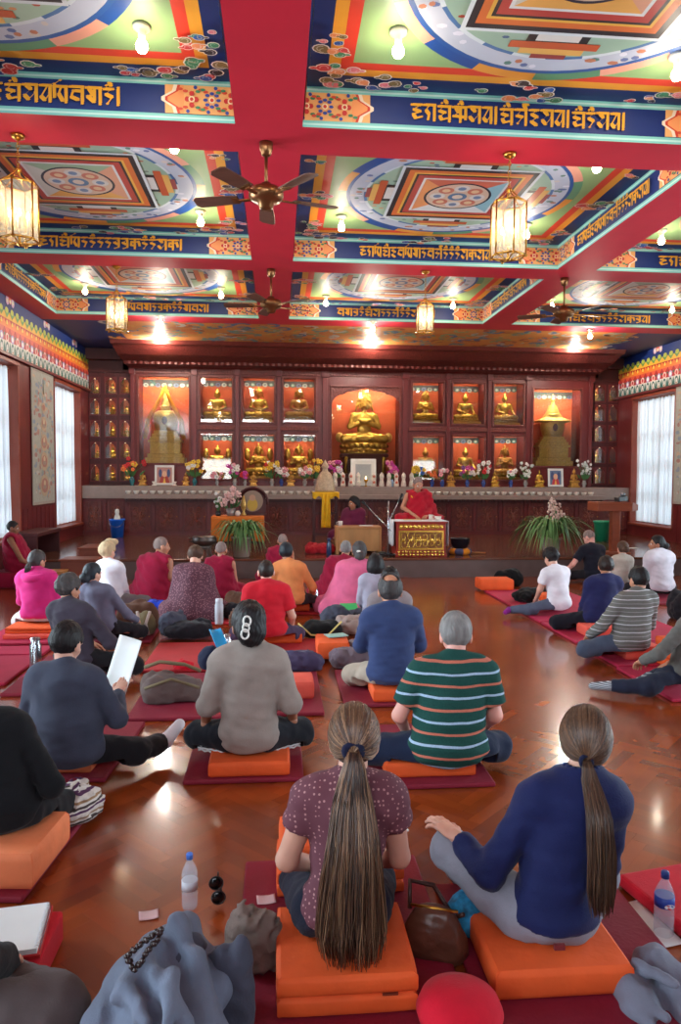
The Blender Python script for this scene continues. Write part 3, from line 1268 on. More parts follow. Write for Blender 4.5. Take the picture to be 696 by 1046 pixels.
def seated(mode='lap', crown=True, h=0.02):
    """unit-height seated figure facing -y, base at z = 0"""
    pr = [ell((0, 0, .11), (.25, .17, .10)), ell((0, 0, .25), (.135, .10, .15)), ell((0, -.005, .42), (.175, .11, .14)),
          cap((-.17, 0, .51), (.17, 0, .51), .062, .062), cap((0, 0, .52), (0, -.01, .66), .055, .05),
          ell((0, -.02, .735), (.088, .098, .112))]
    for s_ in (-1, 1):
        pr += [cap((s_ * .12, -.06, .10), (s_ * .37, -.16, .085), .10, .08), cap((s_ * .37, -.16, .085), (-s_ * .10, -.27, .08), .078, .05),
               cap((s_ * .205, 0, .51), (s_ * .27, -.02, .31), .058, .048)]
        if mode == 'cross':
            pr.append(cap((s_ * .27, -.02, .31), (-s_ * .09, -.16, .43), .046, .034))
        elif mode == 'touch' and s_ > 0:
            pr.append(cap((s_ * .27, -.02, .31), (s_ * .30, -.25, .16), .046, .03))
        else:
            pr.append(cap((s_ * .27, -.02, .31), (s_ * .03, -.24, .20), .046, .035))
        pr.append(cap((s_ * .09, 0, .76), (s_ * .092, -.01, .65), .02, .016))
    pr.append(cap((0, -.115, .735), (0, -.12, .70), .012, .02))
    if crown:
        for k in range(5):
            a = -PI / 2 + (k - 2) * .62
            pr.append(cap((.09 * math.cos(a), .09 * math.sin(a), .81), (.105 * math.cos(a), .105 * math.sin(a), .91 + .03 * (k == 2)), .03, .008))
        pr.append(cap((0, 0, .84), (0, 0, .98), .055, .02))
        for s_ in (-1, 1):
            pr.append(cap((s_ * .11, .02, .80), (s_ * .16, .03, .62), .03, .02))
    else:
        pr.append(ell((0, 0, .85), (.05, .05, .055)))
        pr.append(cap((0, 0, .88), (0, 0, .94), .022, .008))

    def fn(p):
        d = union(pr, p, .03)
        return d + .004 * np.sin(p[:, 2] * 70 + 9 * p[:, 0] + 6 * np.abs(p[:, 0]) * 8)
    return field_mesh(fn, (-.5, -.42, -.01), (.5, .25, 1.02), h)


def fig_mesh(name, mode, crown, h, m):
    return np_mesh(name, [seated(mode, crown, h)], m)


def scaled(me, k, name=None):
    c = me.copy()
    c.transform(Matrix.Scale(k, 4))
    return c


def lotus(w, d, h):
    mb = MB()
    mb.lathe([(.0, 0), (.5, 0), (.52, .12), (.46, .2), (.40, .45), (.40, .55), (.46, .8), (.5, .88), (.48, 1.0), (0, 1.0)], n=28)
    for k in range(20):
        a = 2 * PI * k / 20
        mb.ball((.47 * math.cos(a), .47 * math.sin(a), .72), (.075, .075, .22), 7, 5)
        mb.ball((.47 * math.cos(a + .15), .47 * math.sin(a + .15), .26), (.075, .075, .2), 7, 5)
    mb.v = [(x * w, y * d, z * h) for x, y, z in mb.v]
    return mb


SM_FIG = fig_mesh('figure', 'lap', True, .032, GILT)
SM_FIG2 = fig_mesh('figure', 'touch', False, .032, GILT)


def wing(side):
    X0, X1 = (XL + .003, MX0 - .003) if side < 0 else (MX1 + .003, XR - .003)
    cl, rw = (LCOL, LROW) if side < 0 else (RCOL, RROW)
    cab = thing('niche_cabinet', 'narrow dark cabinet of small glazed niches against the %s' % ('wall of the drawn curtains' if side < 0 else 'wall behind the wooden lectern'), 'cabinet')
    hs = []
    for c in cl:
        for r in rw:
            hs.append(hole(c - 5.4, r - 8, c + 5.4, r + 7.8, WY))
    for q in hs:
        q[0] = max(q[0], X0 + .04)
        q[1] = min(q[1], X1 - .03)
    mb = MB()
    frame_boxes(mb, X0, X1, SHELF_Z + .001, 4.14, hs, WY, WY + .06)
    mb.span((X0 if side < 0 else X0 + .17, WY, 4.14), (X1 if side > 0 else X1 - .17, WY + .06, 4.35))
    mb.span((X0, WY - .04, 4.08), (X1, WY, 4.14))
    mb.span((X0 if side < 0 else X0 + .17, WY - .25, 4.35), (X1 if side > 0 else X1 - .17, WY + .06, 4.595))
    for x0, x1, z0, z1 in hs:
        for a, b in (((x0 - .02, z0 - .02), (x0, z1 + .02)), ((x1, z0 - .02), (x1 + .02, z1 + .02)), ((x0, z0 - .02), (x1, z0)), ((x0, z1), (x1, z1 + .02))):
            mb.span((a[0], WY + .06, a[1]), (b[0], WY + .4, b[1]))
    mb.build('carcass', DARKWOOD, cab, bevel=0.005)
    for k, (x0, x1, z0, z1) in enumerate(hs):
        b = MB()
        b.span((x0 - .01, WY + .38, z0 - .01), (x1 + .01, WY + .4, z1 + .01))
        b.build('niche_back', NICHE, cab)
        fr = MB()
        cxn = (x0 + x1) / 2
        w2 = (x1 - x0) / 2
        for sx in (-1, 1):                                  # cusped arch head
            pts = [(cxn + sx * w2, z1), (cxn + sx * w2, z1 - .12), (cxn + sx * w2 * .8, z1 - .09), (cxn + sx * w2 * .62, z1 - .05), (cxn + sx * w2 * .34, z1 - .035), (cxn, z1)]
            n0 = len(pts)
            vs = [(p[0], WY + .0, p[1]) for p in pts] + [(p[0], WY + .03, p[1]) for p in pts]
            fr.add(vs, [tuple(range(n0)), tuple(range(2 * n0 - 1, n0 - 1, -1))] + [(i, n0 + i, n0 + (i + 1) % n0, (i + 1) % n0) for i in range(n0)])
        for a, c in (((x0 - .025, z0 - .025), (x0, z1 + .025)), ((x1, z0 - .025), (x1 + .025, z1 + .025)), ((x0, z0 - .025), (x1, z0)), ((x0, z1), (x1, z1 + .025))):
            fr.span((a[0], WY - .015, a[1]), (c[0], WY, c[1]))
        lt = MB()
        lt.span((cxn - .05, WY + .062, z1 - .016), (cxn + .05, WY + .075, z1 - .004))
        lt.build('added_niche_lamp', NFILL, cab)  # added tube that goes with the fill light of this small niche
        added_niche_light(cxn, WY + .09, z1 - .012, .12, .55)
        fo = fr.build('niche_frame', MAROON, cab)
        g = MB()
        g.span((x0, WY + .035, z0), (x1, WY + .039, z1))
        g.build('glass', SHRINE_GLASS, fo)
        ci, ri = divmod(k, 5)
        wh = ['beside the outer wall', 'in the middle column', 'beside the big shrine cabinet']
        colname = wh[ci] if side < 0 else wh[::-1][ci]
        hgt = min(z1 - z0 - .06, (x1 - x0) * 1.12)
        lb = 'gilded statuette, %s niche %s, %s niche cabinet' % (ORD[ri], colname, 'curtain-side' if side < 0 else 'lectern-side')
        t = thing('gilded_statuette', lb, 'statuette', (cxn, WY + .21, z0 + .001), 0, 'gilded statuettes in the %s niche cabinet' % ('curtain-side' if side < 0 else 'lectern-side'))
        f = link('figure', SM_FIG if (k * 7) % 3 else SM_FIG2, t, (0, 0, hgt * .16))
        f.scale = (hgt * .84,) * 3
        l_ = MB()
        l_.lathe([(0, 0), (.40, 0), (.42, .05), (.36, .08), (.40, .15), (.38, .17), (0, .17)], n=14)
        l_.v = [(x * hgt * .8, y * hgt * .62, z * hgt) for x, y, z in l_.v]
        l_.build('lotus_base', GILT, t)


wing(-1)
wing(1)

# large statues
BIG = {('lap', False): fig_mesh('figure', 'lap', False, .016, GILT), ('touch', True): None, ('lap', True): fig_mesh('figure', 'lap', True, .016, GILT), ('touch', False): fig_mesh('figure', 'touch', False, .016, GILT),
       ('cross', True): fig_mesh('figure', 'cross', True, .010, GILT)}


def statue(hl, mode, crown, label, hgt, xoff=0.0, m=None, base=True):
    x0, x1, z0, z1 = hl
    w = (x1 - x0)
    t = thing('seated_statue', label, 'statue', ((x0 + x1) / 2 + xoff, CASE_Y + .30, z0 + .002), 0, 'gilded seated statues in the glazed niches')
    bh = hgt * .16
    me = BIG.get((mode, crown)) or BIG[('lap', True)]
    if m:
        me = me.copy()
        me.materials.clear()
        me.materials.append(m)
    f = link('figure', me, t, (0, .03, bh - .004))
    s_ = hgt - bh
    f.scale = (s_, s_ * .8, s_)
    b = MB()
    b.span((-w * .44, -.22, 0), (w * .44, .22, bh * .45))
    b.build('plinth', DARKGOLD, t, bevel=0.012)
    l_ = lotus(hgt * .86 if hgt * .86 < w * .9 else w * .9, .42, bh * .55)
    l_.build('lotus_base', GILT, t, loc=(0, 0, bh * .45))
    return t


UL = ['the upper niche next to the draped stupa', 'the middle upper niche between stupa and central statue', 'the upper niche beside the central statue, crowned and shawled',
      'the upper niche just past the central statue', 'the middle upper niche on the lectern side', 'the upper niche beside the pale stupa']
for k, hl in enumerate(UP):
    mode, crown = [('lap', False), ('lap', True), ('lap', True), ('cross', True), ('touch', False), ('touch', False)][k]
    statue(hl, mode, crown, 'gilded seated statue in ' + UL[k], (hl[3] - hl[2]) * .86, 0, None if k != 2 else DARKGOLD)
LL = ['the lower niche nearest the draped stupa', 'the lower niche under the middle of three statues', 'the lower niche beside the central statue, hands joined',
      'the lower niche just past the central statue, half hidden by reflections', 'the lower middle niche on the lectern side', 'the lower niche beside the pale stupa']
for k, hl in enumerate(LO):
    statue(hl, ['lap', 'cross', 'cross', 'lap', 'touch', 'cross'][k], [False, True, True, False, False, True][k], 'gilded seated statue with side flames in ' + LL[k] if k < 3 else 'gilded seated statue in ' + LL[k], (hl[3] - hl[2]) * .82, 0, DARKGOLD if k in (3, 5) else None)
    if k < 3:
        w = hl[1] - hl[0]
        for s_ in (-1, 1):
            f = MB()
            f.tube([(s_ * w * .33, 0, .1), (s_ * w * .37, 0, .45)], [.012, .012], 6)
            f.ball((s_ * w * .37, 0, .58), (.075, .04, .15), 8, 6)
            o = [c for c in bpy.data.objects if c.name.startswith('seated_statue')][-1]
            f.build('flower_stem', GILT, o)

# central statue with its throne
x0, x1, z0, z1 = H_CEN
cxs = (x0 + x1) / 2
t = thing('seated_statue', 'large gilded crowned statue with arms crossed on the chest in the central arched niche', 'statue', (cxs, CASE_Y + .31, z0 + .002), 0, 'gilded seated statues in the glazed niches')
b = MB()
b.span((-.56, -.2, 0), (.56, .2, .10))
b.span((-.5, -.17, .10), (.5, .17, .50))
b.span((-.58, -.2, .50), (.58, .2, .58))
b.build('throne', CARVED, t, bevel=0.012)
b = MB()
for s_ in (-1, 1):
    b.lathe([(.05, .1), (.035, .3), (.05, .5)], (s_ * .46, -.18, 0), 10)
b.build('throne_post', GILT, t)
lotus(1.12, .42, .26).build('lotus_base', GILT, t, loc=(0, 0, .58))
f = link('figure', BIG[('cross', True)], t, (0, .0, .835))
f.scale = (1.30, .62, 1.30)
for s_ in (-1, 1):
    b = MB()
    b.ball((s_ * .60, 0, .98), (.10, .06, .12), 10, 6)
    b.tube([(s_ * .50, 0, .84), (s_ * .58, 0, .92), (s_ * .63, -.02, 1.06)], [.04, .05, .02], 8)
    b.build('lotus_flower', GILT2, t)


def stupa(hl, label, tall, roofed, m):
    x0, x1, z0, z1 = hl
    H = (z1 - z0) * tall
    w = (x1 - x0)
    t = thing('stupa', label, 'stupa', ((x0 + x1) / 2, CASE_Y + .30, z0 + .002))
    b = MB()
    for (a, c, q) in ((0, .07, .80), (.07, .12, .72), (.12, .26, .62), (.26, .29, .70), (.29, .33, .62), (.33, .37, .54), (.37, .41, .47)):
        b.box((0, 0, H * (a + c) / 2), (w * q, .40 * q / .8, H * (c - a)))
    b.build('stepped_base', m, t, bevel=0.012)
    d = MB()
    d.lathe([(w * .19, H * .41), (w * .22, H * .43), (w * .245, H * .50), (w * .26, H * .58), (w * .24, H * .63), (w * .16, H * .66), (0, H * .665)], n=26, sy=.66)
    do = d.build('dome', m, t)
    nb = MB()
    nb.lathe([(0.0, 0), (.08, 0), (.08, .004)], (0, 0, 0), 18, sx=.8, sy=1.2, M=Matrix.Rotation(PI / 2, 3, 'X'))
    nb.build('dome_niche', DARKWOOD, do, loc=(0, -w * .176, H * .53))
    h_ = MB()
    h_.box((0, 0, H * .685), (w * .18, w * .16, H * .04))
    h_.box((0, 0, H * .71), (w * .23, w * .2, H * .012))
    h_.build('harmika', m, t, bevel=0.006)
    s_ = MB()
    prof = [(w * .10, H * .716)]
    for k in range(9):
        r_ = w * (.10 - .008 * k)
        z_ = H * (.716 + .02 * k)
        prof += [(r_, z_), (r_, z_ + H * .012), (r_ * .85, z_ + H * .016)]
    prof += [(w * .03, H * .90), (w * .07, H * .915), (w * .02, H * .93), (w * .03, H * .955), (0.0, H * 1.0)]
    s_.lathe(prof, n=18)
    s_.build('spire', m, t)
    if roofed:
        r_ = MB()
        r_.lathe([(w * .34, H * .60), (w * .40, H * .625), (w * .22, H * .67), (w * .14, H * .74), (w * .08, H * .84), (0, H * .86)], n=4, smooth=False, rot=PI / 4, sx=1.25, sy=.6)
        r_.build('flared_roof', m, t)
    return t


stupa(H_ST_L, 'pale gold stupa draped with orange scarves in the glazed niche near the curtained wall', .94, False, GILT2)
stupa(H_ST_R, 'pale gold stupa with flared pointed roof in the glazed niche near the lectern', .96, True, GILT2)
x0, x1, z0, z1 = H_ST_L
H = (z1 - z0) * .94
w = x1 - x0
sc = MB()
for s_ in (-1, 1):
    path = [(0, -.14, H * .955), (s_ * w * .10, -.16, H * .80), (s_ * w * .22, -.2, H * .66), (s_ * w * .34, -.235, H * .52), (s_ * w * .36, -.235, H * .40), (s_ * w * .39, -.235, H * .30)]
    sc.tube([(a + (x0 + x1) / 2, b + CASE_Y + .30, c + z0) for a, b, c in path], [.03, .042, .05, .055, .055, .05], 8, flat=.35, up=(0, 1, 0))
tag(sc.build('silk_scarf', fabric('scarf_orange', (232, 150, 36))), 'orange silk scarf hung over the stupa with its two ends falling either side', 'scarf')

# ---- base cabinets and the long shelf
FRONT = 16.75
relief = MB()
for sx in (-1, 1):
    for (ox, oz, r0, n0) in ((.09, .16, .085, 1), (.09, -.16, .085, -1), (.10, 0, .06, 1)):
        pts = []
        for k in range(18):
            a = k * .5 * n0
            r = r0 * (1 - k / 20)
            pts.append((sx * (ox + r * math.cos(a) * .8), -.004, oz + r * math.sin(a)))
        relief.tube(pts, .016, 5)
relief.ball((0, -.004, 0), (.05, .022, .09), 8, 6)
for k in range(6):
    a = k * PI / 3
    relief.ball((.07 * math.cos(a), -.004, .1 * math.sin(a)), (.028, .014, .034), 6, 4)
REL = relief.mesh('carved_panel')
REL.materials.append(mat('carved_relief', (128, 68, 52), rough=0.4, var=0.3, scale=30))


def base_cabinet(label, X0, X1, Yf, n, hinge):
    cab = thing('altar_base_cabinet', label, 'cabinet')
    b = MB()
    b.span((X0, Yf, ST_Z), (X1, CASE_Y, 1.16))
    b.span((X0, Yf - .02, ST_Z), (X1, Yf, ST_Z + .08))
    b.span((X0, Yf - .02, 1.10), (X1, Yf, 1.16))
    b.build('carcass', MAROON, cab)
    st_ = (X1 - X0) / n
    for k in range(n + 1):
        x = min(max(X0 + k * st_, X0 + .04), X1 - .04)
        p = MB()
        p.span((x - .04, Yf - .03, ST_Z + .08), (x + .04, Yf, 1.10))
        for z in (ST_Z + .14, 1.03):
            p.box((x, Yf - .03, z), (.07, .02, .07), M=Matrix.Rotation(PI / 4, 3, 'Y'))
        p.build('stile', MAROON, cab, bevel=0.006)
    for k in range(n):
        xc = X0 + (k + .5) * st_
        d = MB()
        hw = st_ / 2 - .07
        zc = (ST_Z + 1.12) / 2 + .03
        hh = .34
        frame_boxes(d, xc - hw, xc + hw, zc - hh, zc + hh, [[xc - hw + .055, xc + hw - .055, zc - hh + .055, zc + hh - .055]], Yf - .025, Yf)
        d.span((xc - hw + .05, Yf - .008, zc - hh + .05), (xc + hw - .05, Yf, zc + hh - .05))
        do = d.build('door', CARVED, cab, bevel=0.005)
        r_ = link('carved_panel', REL, do, (xc, Yf - .012, zc))
        r_.scale = (hw / .29, 1, .92)
        kb = MB()
        kb.ball((0, 0, 0), .014, 8, 5)
        kb.build('knob', BRASS, do, loc=(xc + hw - .027, Yf - .03, zc))


base_cabinet('long carved base cabinet of many doors under the offering shelf', MX0, MX1, FRONT, 18, 1)
base_cabinet('short carved base cabinet behind the blue bucket', XL, MX0 - .002, FRONT + .1, 2, 1)
base_cabinet('short carved base cabinet behind the green bucket', MX1 + .002, XR, FRONT + .1, 1, 1)
sh = MB()
sh.span((XL, FRONT + .02, 1.161), (XR, CASE_Y, SHELF_Z))
sh.span((MX0, FRONT - .20, 1.161), (MX1, FRONT + .02, 1.265))
tag(sh.build('offering_shelf', SLAB, bevel=0.008), 'long grey offering shelf with a stepped front ledge running the width of the altar', 'shelf')
x = MX0
dn = MB()
while x < MX1:
    dn.span((x, FRONT - .19, 1.12), (x + .05, FRONT - .1, 1.1605))
    x += .1
dn.span((MX0, FRONT - .10, 1.09), (MX1, FRONT - .035, 1.1605))
structure(dn.build('trim_15', DARKWOOD))

# ---- offering bowls along the ledge
bowl = MB()
bowl.lathe([(.032, 0), (.038, .006), (.058, .044), (.066, .078), (.061, .078), (.05, .036), (.0, .028)], n=12)
BOWL = bowl.mesh('offering_bowl')
BOWL.materials.append(mat('bowl_silver', (214, 208, 200), rough=0.3, metal=0.15, var=0.1))
for px0, px1, n, g, lb in ((131, 322, 24, 'offering bowls near the draped stupa', 'small silvery offering bowl in the ledge row below the draped stupa and first statues'),
                           (426, 604, 25, 'offering bowls near the pale stupa', 'small silvery offering bowl in the row on the ledge below the pale stupa side')):
    for k in range(n):
        p = at(px0 + (px1 - px0) * k / (n - 1), 503, Y=FRONT - .09)
        o = link('offering_bowl', BOWL, None, (p.x, FRONT - .09, 1.2655))
        tag(o, lb, 'bowl', g)

# ---- offerings on the shelf
PORC = mat('white_figurine', (220, 208, 196), rough=0.4, var=0.15, scale=60)


def shelf_pt(px, Y=17.0):
    p = at(px, 495, Y=Y)
    return (p.x, Y, SHELF_Z + .0005)


tor = MB()
tor.lathe([(.05, 0), (.065, .03), (.055, .10), (.04, .16), (.045, .20), (.055, .24), (.05, .28), (.03, .31), (.0, .345)], n=12)
TOR = tor.mesh('dough_offering')
TOR.materials.append(PORC)
tdisc = MB()
for z in (.10, .24):
    tdisc.ball((0, -.05, z), (.034, .014, .034), 8, 5)
TD = tdisc.mesh('butter_disc')
TD.materials.append(mat('butter_pink', (212, 120, 96), rough=0.5))
TD2 = tdisc.mesh('butter_disc')
TD2.materials.append(mat('butter_white', (226, 222, 206), rough=0.5))
for k, px in enumerate((342.5, 350.5, 358.5, 366, 382, 390, 397.5, 405, 412.5, 420.5)):
    side = 'short of' if k < 4 else 'past'
    nth = ['first', 'second', 'third', 'fourth', 'fifth', 'sixth'][(3 - k) if k < 4 else (k - 4)]
    t = thing('dough_offering', 'white cone-shaped dough offering, %s one %s the little butter lamp' % (nth, 'on the translator side of' if k < 4 else 'on the teacher side of'), 'offering', shelf_pt(px, 16.9), 0, 'white dough offerings')
    link('cone', TOR, t)
    link('butter_disc', TD if k in (1, 2, 4, 7) else TD2, t)
lamp = thing('butter_lamp', 'small lit butter lamp in the gap of the white dough offerings', 'lamp', shelf_pt(374, 16.9))
b = MB()
b.lathe([(.04, 0), (.045, .01), (.014, .03), (.014, .09), (.045, .13), (.05, .17), (.045, .17), (.0, .15)], n=12)
b.build('lamp_cup', BRASS, lamp)
b = MB()
b.lathe([(.0, .165), (.012, .18), (.014, .195), (.0, .235)], n=8)
b.build('flame', emit('flame', (255, 214, 150), 18), lamp)

sfig = [(146, DARKGOLD, .36, 'orange-gold figurine right beside the vase of red and yellow flowers'), (190, DARKGOLD, .32, 'gold figurine on the shelf between photo frame and yellow flower vase'),
        (259, DARKGOLD, .36, 'gold figurine on the shelf below the middle lower niche near the draped stupa'), (297, DARKGOLD, .38, 'gold figurine on the shelf left of the yellow orchid'),
        (460.5, DARKGOLD, .40, 'ochre figurine on the shelf between pink and purple flowers'), (505.5, GILT, .38, 'gold figurine on the shelf past the red and white flowers'),
        (551, GILT, .44, 'gold figurine on the shelf on the inner side of the blue-grey photo frame'), (586.5, DARKGOLD, .46, 'gold figurine on the shelf between the blue-grey photo frame and tall white flowers')]
for k, (px, m, hh, lb) in enumerate(sfig):
    t = thing('gold_figurine', lb.replace('right beside', 'beside').replace('left of', 'next to'), 'figurine', shelf_pt(px, 17.1), 0, 'gold figurines on the offering shelf')
    me = (SM_FIG if k % 2 else SM_FIG2).copy()
    me.materials.clear()
    me.materials.append(m)
    f = link('figure', me, t, (0, 0, hh * .24))
    f.scale = (hh * .62, hh * .62, hh * .78)
    b = MB()
    b.box((0, 0, hh * .04), (hh * .5, hh * .44, hh * .08))
    b.box((0, 0, hh * .165), (hh * .4, hh * .36, hh * .17), taper=.9)
    b.build('pedestal', m, t, bevel=0.01)

LEAF = mat('leaf_green', (62, 110, 56), rough=0.5, var=0.3, scale=10)


def bouquet(px, h, cols, vase, label, spread=.16, Y=17.0, n=16, tall=False, vk=1.0):
    rg = random.Random(int(px * 3))
    t = thing('flower_vase', label, 'flower vase', shelf_pt(px, Y), 0, 'flower vases on the offering shelf')
    b = MB()
    vh = .17 * vk
    b.lathe([(.04 * vk, 0), (.05 * vk, .01), (.03 * vk, .03 * vk), (.055 * vk, .08 * vk), (.05 * vk, .12 * vk), (.03 * vk, .145 * vk), (.045 * vk, vh), (.035 * vk, vh), (.0, vh - .02)], n=14)
    b.build('vase', vase, t)
    s_ = MB()
    groups = {}
    for k in range(n):
        a = rg.uniform(0, 2 * PI)
        r = spread * math.sqrt(rg.random())
        z = vh + (h - vh) * (rg.uniform(.35, 1) if not tall else rg.uniform(.15, 1))
        p = (r * math.cos(a) * (1.2 if not tall else (z / h)), -abs(r * math.sin(a)) * .5, z)
        s_.tube([(0, 0, vh - .02), (p[0] * .4, p[1] * .4, (vh + z) / 2), p], .005, 4)
        c = rg.choice(cols)
        g = groups.setdefault(c, MB())
        q = rg.uniform(.028, .046) * (0.7 if tall else 1)
        for w in range(5):
            an = w * 2 * PI / 5
            g.ball((p[0] + q * .8 * math.cos(an), p[1] - .012, p[2] + q * .8 * math.sin(an)), (q * .62, q * .3, q * .62), 6, 4)
        if k % 2 == 0:
            s_.sheet(lambda u, v, p=p: (p[0] * .6 + (u - .5) * .05 * math.sin(PI * v) + p[0] * .5 * v, p[1] * .5 - .03 * v, vh + .02 + v * .13 + .04 * (1 - v) * v), 2, 4)
    so = s_.build('foliage', LEAF, t)
    for c, g in groups.items():
        g.build('blossom', mat('petal_%d_%d_%d' % c, c, rough=0.6, var=0.15, scale=30), t)
    return t


TEALV = mat('teal_glaze', (24, 92, 98), rough=0.15, var=0.15)
GREYV = mat('pewter_vase', (140, 136, 134), rough=0.3, metal=0.4)
BLUEV = mat('blue_glaze', (40, 62, 130), rough=0.2, var=0.15)
GOLDV = mat('gold_vase', (190, 150, 80), rough=0.3, metal=0.6)
R_, Y_, W_, P_, M_, V_, O_ = (200, 36, 44), (226, 186, 60), (228, 226, 222), (222, 150, 160), (196, 60, 150), (120, 70, 150), (224, 110, 50)
bouquet(135, .62, [R_, Y_, R_, O_], TEALV, 'teal vase of red and yellow flowers at the curtain end of the shelf', .24, vk=1.2)
bouquet(199, .62, [Y_, W_, Y_], TEALV, 'teal vase of yellow and white flowers beside the draped stupa', .15, vk=1.1)
bouquet(222, .30, [P_, W_], GREYV, 'small grey vase with low pale flowers under the reflecting lower niche', .10, n=8, vk=.8)
bouquet(240, .50, [P_, W_, M_], GREYV, 'grey vase of pink and white flowers between the first two lower niches', .15)
bouquet(250.5, .30, [R_, M_], GREYV, 'small vase with crimson flowers beside the pink and white bunch', .07, n=7, vk=.8)
bouquet(278, .56, [Y_, Y_, W_, R_], GREYV, 'grey vase of yellow flowers with a red top below the third lower niche', .15)
bouquet(287.5, .40, [W_, W_, P_], BLUEV, 'blue vase of white flowers next to the yellow ones', .12)
bouquet(311.5, .44, [P_, W_], GREYV, 'silvery vase of pale pink flowers behind the yellow-scarved reliquary', .13, Y=16.9)
bouquet(322.5, .62, [Y_, (204, 160, 80)], GREYV, 'vase of tall golden orchids beside the central arch', .16)
bouquet(342.5, .58, [P_, M_, W_], GREYV, 'vase of pink flowers at the translator side of the framed text', .12, Y=17.15)
bouquet(400.5, .60, [M_, M_, P_], mat('pale_blue_vase', (150, 180, 210), rough=.3), 'pale vase of magenta flowers at the teacher side of the framed text', .12, Y=17.15)
bouquet(428, .56, [Y_, Y_, (70, 110, 190)], BLUEV, 'blue vase of long yellow flowers just past the central arch', .13)
bouquet(441.5, .34, [O_, O_], BLUEV, 'small blue vase with an orange flower', .09, n=8)
bouquet(452, .40, [P_, W_, V_], BLUEV, 'small vase of mixed pale flowers next to the orange flower', .10, n=10)
bouquet(477.5, .48, [M_, V_, W_], BLUEV, 'blue vase of purple flowers and grey leaves', .13)
bouquet(494, .62, [W_, W_, R_], BLUEV, 'blue vase of white flowers with red ones on the lectern side', .15)
bouquet(522, .40, [P_, W_], BLUEV, 'blue vase with a low pink and white flower near the pale stupa', .10, n=9)
bouquet(537, .60, [W_, (206, 214, 206)], GREYV, 'white vase of tall white sprigs before the pale stupa', .2, n=26, tall=True)
bouquet(597, .66, [W_, (200, 210, 206)], GREYV, 'white vase of tall white sprigs by the lectern-side niche cabinet', .24, n=26, tall=True)


def picture_frame(px, Y, w, h, fcol, label, kind, tilt=.1):
    t = thing('picture_frame', label, 'picture', shelf_pt(px, Y))
    M = Matrix.Rotation(-tilt, 3, 'X')
    b = MB()
    fw = .05 if kind != 'text' else .06
    frame_boxes(b, -w / 2, w / 2, 0, h, [[-w / 2 + fw, w / 2 - fw, fw, h - fw]], -.012, .012)
    b.span((-w / 2 + fw, .002, fw), (w / 2 - fw, .010, h - fw))
    b.v = [tuple(M @ Vector(v) + Vector((0, 0, .014))) for v in b.v]
    b.build('frame', mat('frame_%d' % px, fcol, rough=.4), t, bevel=.004)
    P = Paint((0, .0, 0), (1, 0, 0), (0, 0, 1), (0, -1, 0))
    a, c = w / 2 - fw, h - fw
    if kind == 'text':
        P.rect(-a, fw, a, c, (222, 220, 212))
        P.up()
        P.rect(-a + .05, fw + .06, a - .05, c - .06, (176, 180, 180))
        P.up()
        z = fw + .09
        while z < c - .08:
            P.rect(-a + .07, z, a - .07, z + .010, (120, 124, 130))
            z += .026
    else:
        P.rect(-a, fw, a, c, (90, 110, 140) if kind == 'blue' else (170, 120, 110))
        P.up()
        P.poly([(-a * .7, fw), (a * .7, fw), (a * .45, h * .45), (-a * .45, h * .45)], (176, 50, 60) if kind == 'blue' else (156, 52, 40))
        P.disc(-a * .55, h * .6, .04, (60, 70, 110), 8, .1)
        P.disc(a * .55, h * .6, .04, (60, 70, 110), 8, .1)
        P.up()
        P.disc(0, h * .56, .055, (206, 160, 130), 12, .07)
        P.poly([(-a * .2, fw), (a * .2, fw), (0, h * .42)], (222, 170, 70))
    P.mb.v = [tuple(M @ Vector(v) + Vector((0, 0, .014))) for v in P.mb.v]
    P.mb.build('print', PAINTED, t)
    s_ = MB()
    s_.tube([tuple(M @ Vector((0, .02, h * .7))), (0, .02 + h * .28, .006)], .008, 6)
    s_.build('strut', DARKWOOD, t)
    return t


picture_frame(168, 16.95, .44, .46, (210, 206, 200), 'silver-framed picture on the shelf below the draped stupa', 'red')
picture_frame(568, 16.95, .38, .44, (206, 208, 206), 'pale-framed blue and red portrait on the shelf below the pale stupa', 'blue')
picture_frame(371.5, 16.97, .60, .64, (226, 226, 220), 'large white-framed text sheet standing before the central statue', 'text')
for px in (157.5, 178.5):
    t = MB()
    t.lathe([(.05, 0), (.055, .02), (.02, .04), (.045, .08), (.05, .10), (.04, .10), (0, .08)], n=12)
    o = t.build('offering_cup', PORC, None, loc=shelf_pt(px, 16.88))
    tag(o, 'small white cup on the %s side of the silver-framed picture' % ('curtain' if px < 170 else 'statue'), 'cup')
b = MB()
b.ball((0, 0, .03), .03, 10, 6)

# ================================================================== lamps, fans, lanterns
CERAM = mat('white_ceramic', (226, 220, 208), rough=0.3)
BULB = emit('bulb_glow', (255, 226, 176), 40.0)
WHITEM = mat('white_metal', (214, 214, 210), rough=0.35, metal=0.3)


def point(name, loc, watt, parent=None, r=0.05, col=(1.0, 0.90, 0.76)):
    l = bpy.data.lights.new(name, 'POINT')
    l.energy = watt
    l.shadow_soft_size = r
    l.color = col
    o = bpy.data.objects.new(name, l)
    COL.objects.link(o)
    o.location = loc
    if parent:
        o.parent = parent
    return o


